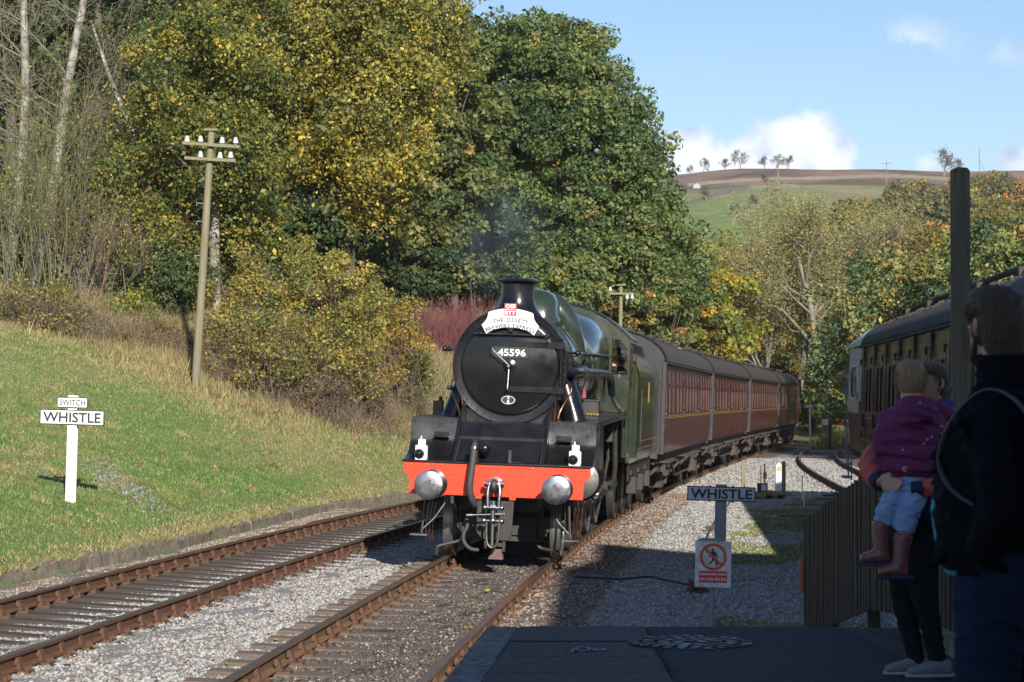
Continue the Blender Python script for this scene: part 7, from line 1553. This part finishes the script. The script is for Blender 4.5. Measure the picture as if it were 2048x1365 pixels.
def face_bits(parent, q, k=1.0):
    e = MB()
    for s in (-1, 1): e.sph(q(.083, s * .031, .004), .0115 * k, 10, 8)
    e.build('eyes', K['lwhite'], parent); e = MB()
    for s in (-1, 1): e.sph(q(.0905, s * .031, .004), .0058 * k, 8, 6)
    e.build('irises', K['letter'], parent)
def hand_mb(m, w, d, u, n, size=1.0, curl=.8, thumb=1):
    """w: wrist, d: along the hand, u: across towards the thumb, n: palm normal the fingers curl to"""
    w = Vector(w); d = Vector(d).normalized(); u = Vector(u); u = (u - d * u.dot(d)).normalized(); n = Vector(n); n = (n - d * n.dot(d) - u * n.dot(u)).normalized(); S = size
    m.loft([(w, .028 * S, .020 * S, tuple(u), tuple(n)), (w + d * .03 * S, .034 * S, .018 * S, tuple(u), tuple(n)), (w + d * .085 * S, .042 * S, .015 * S, tuple(u), tuple(n)), (w + d * .098 * S, .038 * S, .012 * S, tuple(u), tuple(n))], 14)
    for i, (off, L) in enumerate(((.031, .068), (.011, .078), (-.010, .072), (-.029, .056))):
        b = w + d * .088 * S + u * off * S; pts = [b]; a = 0
        for j, fr in enumerate((.42, .32, .26)): a += curl * (.55, .65, .45)[j]; b = b + (d * math.cos(a) + n * math.sin(a)) * L * fr * S; pts.append(b)
        m.tube(pts, [.0105 * S, .0098 * S, .009 * S, .0072 * S], n=8)
    b = w + d * .03 * S + u * .026 * S; m.tube([b, b + (d * .5 + u * .7 + n * .2) * .035 * S, b + (d * .85 + u * .75 + n * .45) * .058 * S], [.014 * S, .012 * S, .009 * S], n=8)
def strands(parent, c, F_, L_, ra, n, mat, L=.035, zmin=-.35, back=.15, r=.0011, messy=.25):
    """fine locks lying over the hair"""
    m = MB(); rs = random.Random(n); F_ = Vector(F_); L_ = Vector(L_); U = Vector((0, 0, 1))
    for i in range(n):
        z_ = rs.uniform(zmin, .97); a = rs.uniform(0, 2 * PI); q_ = math.sqrt(1 - z_ * z_); ca, sa = math.cos(a) * q_, math.sin(a) * q_
        if ca > back + max(0, z_) * .9 and z_ < .45: continue
        nrm = (F_ * ca + L_ * sa + U * z_); p = Vector(c) + F_ * (ca * ra[0]) + L_ * (sa * ra[1]) + U * (z_ * ra[2])
        tan = (-U + F_ * .2 + nrm * nrm.z).normalized(); tan = (tan + Vector((rs.gauss(0, messy), rs.gauss(0, messy), rs.gauss(0, messy)))).normalized(); l = L * rs.uniform(.6, 1.3)
        m.tube([p - nrm * .002, p + tan * l * .5 + nrm * .005, p + tan * l + nrm * rs.uniform(-.001, .009)], [r * 1.6, r * 1.2, r * .4], n=3, caps=False)
    return m.build('hair_strands', mat, parent, sharp=60)
# --- man at the right edge
D_ = 7.9; mo_ = Vector(((1990 - 1024) / F * D_, D_, PZ)); man = empty('person', tuple(mo_), label='man with brown hair in navy fleece and jeans, looking towards the train', cat='person')
g1 = Fig((-.84, .54)); gH = Fig((-.40, .917)); hm, q = head_mb(gH, (.0, 0, 1.725), .100, .125)
hm.loft(g1.rings([(1.0, -.03, 0, .13, .16), (1.2, .0, 0, .15, .17), (1.4, -.01, 0, .12, .17), (1.5, -.02, 0, .07, .09), (1.6, -.02, 0, .06, .065)]), 18)
lw = g1.p(-.03, .235, 1.03)
for s in (-1, 1): hm.tube([g1.p(-.01, s * .17, 1.42), g1.p(-.12, s * .26, 1.18), g1.p(-.03, s * .235, 1.03)], [.05, .045, .032], n=10, smooth=1)
hand_mb(hm, lw, g1.p(.02, -.09, -.1), g1.F, -g1.L, .9, .2); hand_mb(hm, g1.p(-.03, -.235, 1.03), g1.p(.05, .03, -.1), g1.F, g1.L, 1.0, .3)
fuse('body', hm, K['skin'], man, .0075, 2); face_bits(man, q)
h = MB(); h.loft(gH.rings([(1.858, .01, 0, .045, .04), (1.85, .01, 0, .078, .066), (1.82, .006, 0, .103, .086), (1.77, -.010, 0, .108, .092), (1.73, -.028, 0, .092, .091), (1.69, -.044, 0, .070, .084), (1.65, -.055, 0, .052, .072), (1.615, -.06, 0, .038, .055)]), 24)
for i in range(80):
    a = random.uniform(0, 2 * PI); b_ = random.uniform(.15, 1.45); o_ = gH.p(.0 + .100 * math.cos(a) * math.cos(b_) - .01, .086 * math.sin(a) * math.cos(b_), 1.775 + .080 * math.sin(b_)); h.tube([o_, o_ + Vector((random.gauss(0, .010), random.gauss(0, .010), .010))], [.011, .004], n=5)
fuse('hair', h, K['hairb'], man, .007, 1); strands(man, gH.p(-.005, 0, 1.745), gH.F, gH.L, (.101, .088, .106), 2600, K['hairb'], L=.03, zmin=-.75, messy=.13)
fuse('beard', MB().tube([q(.0, .066, -.015), q(.015, .063, -.05), q(.040, .052, -.085), q(.07, .03, -.105), q(.082, 0, -.105), q(.07, -.03, -.105), q(.04, -.052, -.085), q(.015, -.063, -.05), q(.0, -.066, -.015)], [.004, .011, .015, .017, .018, .017, .015, .011, .004], n=10, smooth=1).tube([q(.088, -.02, -.05), q(.094, 0, -.048), q(.088, .02, -.05)], .008, n=6), K['hairb'], man, .007, 1)
t = MB(); t.loft(g1.rings([(.93, -.01, 0, .165, .205), (.97, .0, 0, .185, .215), (1.05, .005, 0, .185, .22), (1.12, .01, 0, .190, .225), (1.20, .005, 0, .186, .222), (1.27, .0, 0, .180, .22), (1.34, -.01, 0, .168, .215), (1.40, -.02, 0, .152, .205), (1.48, -.03, 0, .115, .165), (1.53, -.025, 0, .088, .11), (1.565, -.03, 0, .088, .092), (1.60, -.03, 0, .092, .092), (1.63, -.028, 0, .090, .090)]), 30)
rs = random.Random(12)
for i in range(16):
    z_ = rs.uniform(.98, 1.42); a_ = rs.uniform(-.1, 2.6); f0 = .178 * math.cos(a_); l0 = .212 * math.sin(a_); t.tube([g1.p(f0, l0, z_), g1.p(f0 * .97 + .03, l0 * .98, z_ - .05 - .04 * rs.random()), g1.p(f0 * .85 + .08, l0 * .9, z_ - .10)], [.008, .014, .006], n=6)
for s in (-1, 1): t.tube([g1.p(-.03, s * .165, 1.43), g1.p(-.08, s * .235, 1.29), g1.p(-.125, s * .262, 1.14), g1.p(-.06, s * .238, 1.04), g1.p(-.03, s * .230, .985)], [.072, .068, .062, .056, .050], n=14, smooth=2)
for i in range(9): a = g1.p(-.10 + .012 * i, .26 + .02 * math.sin(i), 1.06 + .045 * i); t.tube([a, a + g1.p(.06, -.05, .02 * math.sin(i * 2))], [.022, .014], n=6)
fuse('fleece_jacket', t, K['navy'], man, .011, 3, fold=.009)
fuse('shirt', MB().loft(g1.rings([(.91, .0, 0, .160, .17), (.96, .015, 0, .176, .18), (1.12, .035, 0, .180, .18), (1.27, .02, 0, .172, .165), (1.36, .0, 0, .15, .15)]), 26), K['cyan'], man, .010, 2)
t = MB(); t.loft(g1.rings([(1.02, -.02, 0, .15, .20), (.92, -.03, 0, .16, .205), (.84, -.035, 0, .15, .20), (.80, -.03, 0, .13, .19)]), 24)
for s in (-1, 1): t.tube([g1.p(-.03, s * .10, .90), g1.p(-.01, s * .115, .55), g1.p(-.02, s * .12, .30), g1.p(-.03, s * .125, .06)], [.128, .098, .088, .092], n=16, smooth=2)
fuse('jeans', t, K['denim'], man, .011, 2, fold=.009, fs=(7, 7, 16))
for s in (-1, 1): fuse('shoe', MB().loft([(g1.p(-.08, s * .13, .045), .045, .045, tuple(g1.L), (0, 0, 1)), (g1.p(0, s * .13, .05), .05, .05, tuple(g1.L), (0, 0, 1)), (g1.p(.12, s * .14, .035), .05, .035, tuple(g1.L), (0, 0, 1)), (g1.p(.2, s * .145, .025), .035, .025, tuple(g1.L), (0, 0, 1))], 16), K['black2'], man, .012, 2)
st = MB(); sp_ = [g1.p(-.20, .11, 1.36), g1.p(-.12, .115, 1.49), g1.p(-.02, .12, 1.53), g1.p(.07, .125, 1.46), g1.p(.125, .15, 1.36), g1.p(.125, .185, 1.26), g1.p(.05, .225, 1.18), g1.p(-.04, .235, 1.14)]
for _ in range(2): sp_ = [sp_[0]] + [q_ for a, b_ in zip(sp_, sp_[1:]) for q_ in (a * .75 + b_ * .25, a * .25 + b_ * .75)] + [sp_[-1]]
for a, b_ in zip(sp_, sp_[1:]): st.loft([(a, .020, .006, tuple(g1.L), tuple((b_ - a).cross(g1.L).normalized())), (b_, .020, .006, tuple(g1.L), tuple((b_ - a).cross(g1.L).normalized()))], 8)
st.build('rucksack_strap', K['strap'], man); fuse('rucksack', MB().loft(g1.rings([(1.05, -.28, 0, .08, .13), (1.2, -.30, 0, .11, .15), (1.4, -.29, 0, .10, .14), (1.5, -.26, 0, .06, .10)]), 20), K['strap'], man, .014, 3)
# --- woman
D_ = 12.6; wo = Vector(((1850 - 1024) / F * D_, D_, PZ)); s_ = D_ / F
wom = empty('person', tuple(wo), label='woman in a coral jacket and dark trousers carrying a child by the fence', cat='person')
def w(px, dy, py): return Vector(((px - 1850) * s_, dy, (1345 - py) * s_ - .0))
g2 = Fig((-.87, -.48)); hc = w(1860, 0, 765)
def sh(m, v): m.v = [tuple(Vector(p) + v) for p in m.v]; return m
hm, q0 = head_mb(g2, (0, 0, hc.z), .090, .112); sh(hm, Vector((hc.x, 0, 0))); q = lambda f, l, z: q0(f, l, z) + Vector((hc.x, 0, 0))
def rg(rows): return [(Vector(c), rx, ry, (1, 0, 0), (0, 1, 0)) for c, rx, ry in rows]
hm.loft(rg([(w(1842, .02, 1010), .10, .11), (w(1850, .02, 920), .11, .13), (w(1858, .02, 850), .10, .14), (w(1866, .02, 825), .06, .08)]), 18)
# near (left) arm and far (right) arm meeting in clasped hands under the child
nh = w(1796, -.27, 965); fh = w(1752, -.20, 958)
hm.tube([w(1880, -.14, 850), w(1893, -.20, 930), w(1850, -.25, 965), nh], [.045, .042, .036, .026], n=10, smooth=1)
hm.tube([w(1850, .17, 850), w(1765, .12, 900), w(1735, -.05, 935), fh], [.045, .042, .036, .026], n=10, smooth=1)
hand_mb(hm, nh, (-1, .10, .05), (0, 0, 1), (0, 1, 0), .88, .55); hand_mb(hm, fh + Vector((-.01, -.02, .03)), (.75, -.45, -.35), (0, .2, 1), (-.2, -1, .1), .85, .5)
fuse('body', hm, K['skin'], wom, .0075, 2); face_bits(wom, q, .95)
h = MB(); G = lambda rows: [(g2.p(c, cl, z) + Vector((hc.x, 0, 0)), a, b_, tuple(g2.F), tuple(g2.L)) for (z, c, cl, a, b_) in rows]; z0 = hc.z
h.loft(G([(z0 + .122, .0, 0, .05, .045), (z0 + .105, -.002, 0, .080, .066), (z0 + .06, -.014, 0, .092, .079), (z0 + .02, -.034, 0, .078, .080), (z0 - .03, -.045, 0, .062, .072), (z0 - .07, -.052, 0, .045, .052), (z0 - .10, -.052, 0, .03, .035)]), 22)
h.sph(tuple(g2.p(-.11, .0, z0 - .02) + Vector((hc.x, 0, 0))), .035, 10, 8); fuse('hair', h, K['hairm'], wom, .008, 2); strands(wom, g2.p(-.012, 0, z0 + .025) + Vector((hc.x, 0, 0)), g2.F, g2.L, (.089, .078, .094), 1100, K['hairm'], L=.035, messy=.08)
t = MB(); t.loft(rg([(w(1832, .02, 1035), .145, .125), (w(1838, .02, 1000), .14, .13), (w(1848, .02, 940), .135, .15), (w(1858, .02, 880), .13, .17), (w(1864, .02, 845), .12, .175), (w(1866, .02, 822), .07, .10), (w(1866, .02, 808), .062, .07)]), 26)
t.tube([w(1876, -.13, 848), w(1897, -.20, 900), w(1898, -.235, 940), w(1860, -.262, 962), w(1822, -.275, 968)], [.070, .066, .062, .056, .048], n=14, smooth=2)
t.tube([w(1852, .17, 848), w(1790, .17, 885), w(1742, .06, 918), w(1738, -.06, 940), w(1748, -.14, 955)], [.07, .066, .062, .056, .046], n=14, smooth=2)
fuse('coral_jacket', t, K['coral'], wom, .010, 2, fold=.010, fs=(12, 12, 18))
fuse('jacket_cuff', MB().tube([w(1826, -.275, 968), w(1800, -.28, 967)], [.052, .047], n=14), K['navyj'], wom, .009, 2)
fuse('jacket_cuff', MB().tube([w(1745, -.12, 950), w(1751, -.18, 960)], [.051, .046], n=14), K['navyj'], wom, .009, 2)
fuse('navy_top', MB().loft(rg([(w(1828, -.02, 1036), .10, .13), (w(1836, -.03, 980), .10, .14)]), 20), K['navyj'], wom, .011, 2)
fuse('blue_scarf', MB().tube([w(1868, -.09, 806), w(1893, -.03, 803), w(1902, .05, 812), w(1880, .10, 812)], [.03, .036, .036, .03], n=10, smooth=1), K['bluef'], wom, .009, 2)
t = MB(); t.loft(rg([(w(1836, .02, 1000), .12, .12), (w(1834, .02, 1040), .135, .13), (w(1830, .02, 1080), .14, .12)]), 22)
t.tube([w(1812, .03, 1070), w(1805, .03, 1140), w(1812, .05, 1220), w(1832, .05, 1300), w(1836, .05, 1325)], [.092, .080, .058, .045, .042], n=14, smooth=2)
t.tube([w(1848, -.03, 1070), w(1836, -.07, 1140), w(1850, -.06, 1220), w(1868, -.05, 1300), w(1873, -.05, 1330)], [.095, .083, .060, .046, .043], n=14, smooth=2)
fuse('dark_trousers', t, K['black2'], wom, .010, 2, fold=.006, fs=(10, 10, 26))
for (ax, ay, dy) in ((1838, 1337, .05), (1876, 1347, -.06)):
    a = w(ax, dy, ay); a.z = .045; X_ = (0, 1, 0); Z_ = (0, 0, 1)
    so = MB(); so.loft([(a + Vector((.055, 0, .0)), .034, .040, X_, Z_), (a + Vector((.0, 0, .01)), .042, .052, X_, Z_), (a + Vector((-.08, -.01, -.005)), .045, .036, X_, Z_), (a + Vector((-.155, -.02, -.015)), .038, .026, X_, Z_), (a + Vector((-.18, -.022, -.02)), .02, .018, X_, Z_)], 16)
    sh_ = fuse('shoe', so, K['shoe'], wom, .008, 2); MB().prism([(a.x + .085, a.y + .03), (a.x + .085, a.y - .03), (a.x, a.y - .045), (a.x - .10, a.y - .058), (a.x - .18, a.y - .045), (a.x - .19, a.y - .01), (a.x - .15, a.y + .025), (a.x, a.y + .042)], 'z', .0, .018).build('sole', K['sole'], sh_, bevel=.005)
# --- child
ch = empty('person', tuple(wo + w(1815, -.16, 985)), label='fair-haired child in a purple padded coat and patterned wellingtons', cat='person'); co = w(1815, -.16, 985)
def c_(px, dy, py): return w(px, dy, py) - co
g3 = Fig((.12, 1)); hcc = c_(1808, -.20, 757)
hm, q0 = head_mb(g3, (0, 0, hcc.z), .084, .098); sh(hm, Vector((hcc.x, -.04 + hcc.y + .04, 0))); q = lambda f, l, z: q0(f, l, z) + Vector((hcc.x, hcc.y, 0))
hm.loft(rg([(c_(1815, -.2, 960), .08, .08), (c_(1815, -.2, 860), .09, .08), (c_(1812, -.2, 805), .05, .05)]), 16)
for (a, b_, d_, e) in (((1770, -.16, 820), (1755, -.20, 880), (1775, -.12, 930), (1790, -.02, 935)), ((1860, -.14, 812), (1890, -.10, 825), (1905, -.02, 832), (1905, .05, 835))):
    hm.tube([c_(*a), c_(*b_), c_(*d_), c_(*e)], [.034, .03, .026, .02], n=8, smooth=1)
hand_mb(hm, c_(1905, .05, 835), (0, 1, -.1), (0, 0, 1), (1, 0, 0), .55, .6); hand_mb(hm, c_(1790, -.02, 935), (.4, 1, 0), (0, 0, 1), (1, 0, 0), .55, .6)
for pts in (((1795, -.18, 960), (1772, -.22, 1000), (1752, -.22, 1035), (1747, -.22, 1085)), ((1825, -.20, 960), (1805, -.26, 1010), (1790, -.26, 1058), (1782, -.26, 1115))): hm.tube([c_(*p) for p in pts], [.05, .042, .036, .032], n=10, smooth=1)
fuse('body', hm, K['skin'], ch, .0075, 2); face_bits(ch, q, .9)
h = MB(); z0 = hcc.z; G = lambda rows: [(g3.p(c, cl, z) + Vector((hcc.x, hcc.y, 0)), a, b_, tuple(g3.F), tuple(g3.L)) for (z, c, cl, a, b_) in rows]
h.loft(G([(z0 + .108, .0, 0, .045, .04), (z0 + .095, .0, 0, .072, .062), (z0 + .055, -.006, 0, .092, .078), (z0 + .01, -.018, 0, .084, .077), (z0 - .03, -.030, 0, .062, .069), (z0 - .062, -.036, 0, .045, .052)]), 22)
for i in range(60): a = random.uniform(0, 2 * PI); b_ = random.uniform(.2, 1.5); o_ = Vector((hcc.x + .078 * math.cos(a) * math.cos(b_), hcc.y + .082 * math.sin(a) * math.cos(b_), z0 + .02 + .078 * math.sin(b_))); h.tube([o_, o_ + Vector((random.gauss(0, .012), random.gauss(0, .012), .010))], [.008, .003], n=5)
fuse('hair', h, K['hairf'], ch, .007, 1); strands(ch, g3.p(-.004, 0, z0 + .015) + Vector((hcc.x, hcc.y, 0)), g3.F, g3.L, (.087, .078, .093), 1500, K['hairf'], L=.026, zmin=-.6, messy=.16)
MB().tube([q(.085, .045, .01), q(.06, .078, .012), q(.0, .086, .012)], .006, n=6).tube([q(.085, -.045, .01), q(.06, -.078, .012), q(.0, -.086, .012)], .006, n=6).build('yellow_glasses', M('yellow_plastic', (.75, .65, .04), .4), ch)
coatm = M('purple_checked_coat', (.20, .018, .10), .75, c2=(.14, .015, .085), scale=12, bump=.25, bscale=30)
# woven check and quilting as real colour pattern of the cloth
t_ = coatm.node_tree; b_ = t_.nodes['Principled BSDF']; tcn = t_.nodes.new('ShaderNodeTexCoord'); ck = t_.nodes.new('ShaderNodeTexBrick'); ck.inputs['Scale'].default_value = 40; ck.inputs['Color1'].default_value = (.42, .022, .12, 1); ck.inputs['Color2'].default_value = (.33, .018, .10, 1); ck.inputs['Mortar'].default_value = (.045, .012, .075, 1); ck.inputs['Mortar Size'].default_value = .12; ck.offset = 0; ck.inputs['Brick Width'].default_value = .5; ck.inputs['Row Height'].default_value = .5
mp_2 = t_.nodes.new('ShaderNodeMapping'); mp_2.inputs['Rotation'].default_value = (PI / 2, 0, 0); t_.links.new(tcn.outputs['Object'], mp_2.inputs[0]); t_.links.new(mp_2.outputs[0], ck.inputs['Vector']); t_.links.new(ck.outputs[0], b_.inputs['Base Color'])
rows = []; 
for i in range(44):
    t2 = i / 43; py = 800 + 146 * t2; cx = np.interp(t2, [0, .15, .5, 1], [1815, 1812, 1812, 1818]); rx = np.interp(t2, [0, .08, .2, .5, .85, 1], [.05, .11, .155, .165, .168, .150]); puff = .009 * abs(math.sin(t2 * PI * 5.2))
    rows.append((c_(cx, -.20, py), rx + puff, rx * .72 + puff))
t = MB(); t.loft(rg(rows), 30)
for i, (a, b_, d_, e) in enumerate((((1772, -.18, 822), (1752, -.22, 880), (1768, -.16, 930), (1785, -.05, 940)), ((1850, -.18, 815), (1880, -.14, 826), (1898, -.05, 834), (1900, .02, 836)))):
    P_ = [c_(*a), c_(*b_), c_(*d_), c_(*e)]; rr = []; pts = []
    for j in range(25): t2 = j / 24 * 3; k_ = min(int(t2), 2); pts.append(P_[k_].lerp(P_[k_ + 1], t2 - k_)); rr.append(.058 - .012 * j / 24 + .007 * abs(math.sin(j * .75)))
    t.tube(pts, rr, n=14)
t.loft([(c_(1775, -.25, 815), .035, .035, (0, 1, 0), (0, 0, 1)), (c_(1790, -.295, 818), .06, .075, (0, 1, 0), (0, 0, 1)), (c_(1815, -.31, 818), .065, .085, (0, 1, 0), (0, 0, 1)), (c_(1840, -.295, 815), .055, .07, (0, 1, 0), (0, 0, 1)), (c_(1858, -.25, 812), .03, .035, (0, 1, 0), (0, 0, 1))], 18)
coat = fuse('padded_coat', t, coatm, ch, .009, 1, fold=.009, fs=(8, 8, 24))
mo = MB()
for px, py, s2, a in ((1883, 829, .016, .6), (1780, 927, .015, -.3)):
    p = c_(px, 0, py); R_ = [(s2 * math.cos(v), s2 * math.sin(v)) for v in np.linspace(.6, 5.2, 12)] + [(s2 * .45 + s2 * .75 * math.cos(v), s2 * .75 * math.sin(v)) for v in np.linspace(4.6, 1.3, 10)]
    yy_ = -.365 if px < 1850 else -.245
    mo.prism([(p.x + x * math.cos(a) - z * math.sin(a), p.z + x * math.sin(a) + z * math.cos(a)) for x, z in R_], 'y', yy_, yy_ + .05)
mo.build('moon_motifs', M('pink_motif', (.70, .20, .24), .7), coat)
mo = MB()
for px, py in ((1822, 870), (1815, 878), (1842, 915), (1850, 845), (1775, 890), (1808, 800), (1830, 865)): p = c_(px, 0, py); mo.sph((p.x, -.335, p.z), .006, 6, 4)
mo.build('star_motifs', M('pale_blue_motif', (.35, .45, .75), .7), coat)
t = MB()
t.tube([c_(1795, -.18, 945), c_(1775, -.23, 985), c_(1760, -.225, 1010), c_(1752, -.22, 1036)], [.070, .062, .056, .052], n=14, smooth=2)
t.tube([c_(1828, -.20, 945), c_(1808, -.27, 990), c_(1796, -.265, 1025), c_(1790, -.26, 1052)], [.072, .064, .057, .056], n=14, smooth=2); t.loft(rg([(c_(1812, -.20, 930), .11, .10), (c_(1810, -.21, 968), .11, .10)]), 18)
fuse('pale_jeans', t, K['ljean'], ch, .008, 1, fold=.008, fs=(14, 14, 30))
wm = M('wellington_pattern', (.22, .035, .09), .4, c2=(.16, .11, .05), var=.22, scale=34, coat=.3, detail=8)
for (tx, ty, fx_, fy_, dy) in ((1749, 1034, 1735, 1100, -.22), (1791, 1057, 1768, 1125, -.26)):
    a = c_(tx, dy, ty); f_ = c_(fx_ + 12, dy, fy_); m = MB().tube([a, a.lerp(f_, .5), f_ + Vector((.008, 0, .01))], [.050, .043, .040], n=14); m.loft([(f_ + Vector((.045, 0, -.005)), .032, .034, (0, 1, 0), (0, 0, 1)), (f_ + Vector((0, 0, 0)), .038, .040, (0, 1, 0), (0, 0, 1)), (f_ + Vector((-.07, 0, -.010)), .036, .030, (0, 1, 0), (0, 0, 1)), (f_ + Vector((-.105, 0, -.014)), .022, .020, (0, 1, 0), (0, 0, 1))], 14)
    wb_ = fuse('wellington_boot', m, wm, ch, .008, 2); MB().prism([(f_.x + .08, -.03 + f_.y), (f_.x + .08, .03 + f_.y), (f_.x - .07, .036 + f_.y), (f_.x - .115, .015 + f_.y), (f_.x - .115, -.015 + f_.y), (f_.x - .07, -.036 + f_.y)], 'z', f_.z - .052, f_.z - .034).build('sole', K['navyj'], wb_, bevel=.004)
# --- driver in the cab
dv = empty('person', label='driver in dark overalls looking out through the cab window of the locomotive', cat='person'); dv.matrix_world = loco.matrix_world @ Matrix.Translation((1.02, CY + .75, 1.95))
g4 = Fig((0, -1)); hm, q = head_mb(g4, (0, 0, 1.18 - .12), .095, .115); hm.loft(g4.rings([(.0, 0, 0, .12, .16), (.5, 0, 0, .12, .16), (.8, 0, 0, .10, .18), (.9, 0, 0, .06, .08)]), 14); fuse('body', hm, K['skin'], dv, .014, 2); face_bits(dv, q)
t = MB().loft(g4.rings([(-.0, 0, 0, .14, .18), (.5, 0, 0, .15, .19), (.78, 0, 0, .13, .21), (.86, 0, 0, .09, .13)]), 16)
for s in (-1, 1): t.tube([g4.p(0, s * .19, .78), g4.p(.05, s * .26, .5), g4.p(.25, s * .2, .45)], [.065, .055, .045], n=10)
fuse('overalls', t, K['navy'], dv, .016, 2); fuse('cap', MB().loft(g4.rings([(1.20, 0, 0, .04, .04), (1.19, 0, 0, .10, .09), (1.13, 0, 0, .105, .09), (1.10, .06, 0, .12, .08)]), 16), K['navy'], dv, .012, 1)

# ------------------------------------------------------------------ thin smoke from the chimney
def smoke(name, c, r, dens, label):
    m = bpy.data.materials.new(name); m.use_nodes = True; t = m.node_tree; t.nodes.remove(t.nodes['Principled BSDF']); v = t.nodes.new('ShaderNodeVolumePrincipled')
    v.inputs['Color'].default_value = (.20, .24, .30, 1); tc_ = t.nodes.new('ShaderNodeTexCoord'); n_ = t.nodes.new('ShaderNodeTexNoise'); n_.inputs['Scale'].default_value = 1.6; n_.inputs['Detail'].default_value = 3; t.links.new(tc_.outputs['Object'], n_.inputs['Vector'])
    ln = t.nodes.new('ShaderNodeVectorMath'); ln.operation = 'LENGTH'; t.links.new(tc_.outputs['Object'], ln.inputs[0])
    f_ = t.nodes.new('ShaderNodeMapRange'); f_.inputs[1].default_value = .0; f_.inputs[2].default_value = 1.0; f_.inputs[3].default_value = 1.0; f_.inputs[4].default_value = 0.0; t.links.new(ln.outputs['Value'], f_.inputs[0])
    r_ = t.nodes.new('ShaderNodeMapRange'); r_.inputs[1].default_value = .40; r_.inputs[2].default_value = .68; r_.inputs[4].default_value = dens; t.links.new(n_.outputs[0], r_.inputs[0])
    mu = t.nodes.new('ShaderNodeMath'); mu.operation = 'MULTIPLY'; t.links.new(f_.outputs[0], mu.inputs[0]); t.links.new(r_.outputs[0], mu.inputs[1]); t.links.new(mu.outputs[0], v.inputs['Density']); t.links.new(v.outputs[0], t.nodes['Material Output'].inputs['Volume'])
    o = MB().sph((0, 0, 0), 1, 20, 12).build(name, m, None, loc=c, kind='stuff', label=label); o.scale = r; return o
smoke('smoke', tuple(Vector(at(1000, 39, 470))), (1.0, 1.0, 1.15), .75, 'thin dark smoke rising above the locomotive chimney')

# ------------------------------------------------------------------ the valley air
hz = bpy.data.materials.new('haze'); hz.use_nodes = True; t = hz.node_tree; t.nodes.remove(t.nodes['Principled BSDF'])
v = t.nodes.new('ShaderNodeVolumePrincipled'); v.inputs['Color'].default_value = (.86, .92, 1.0, 1); v.inputs['Density'].default_value = HZ; t.links.new(v.outputs[0], t.nodes['Material Output'].inputs['Volume'])
MB().bb(-900, 900, -60, 1320, -6.0, 112).build('haze', hz, None, kind='stuff')
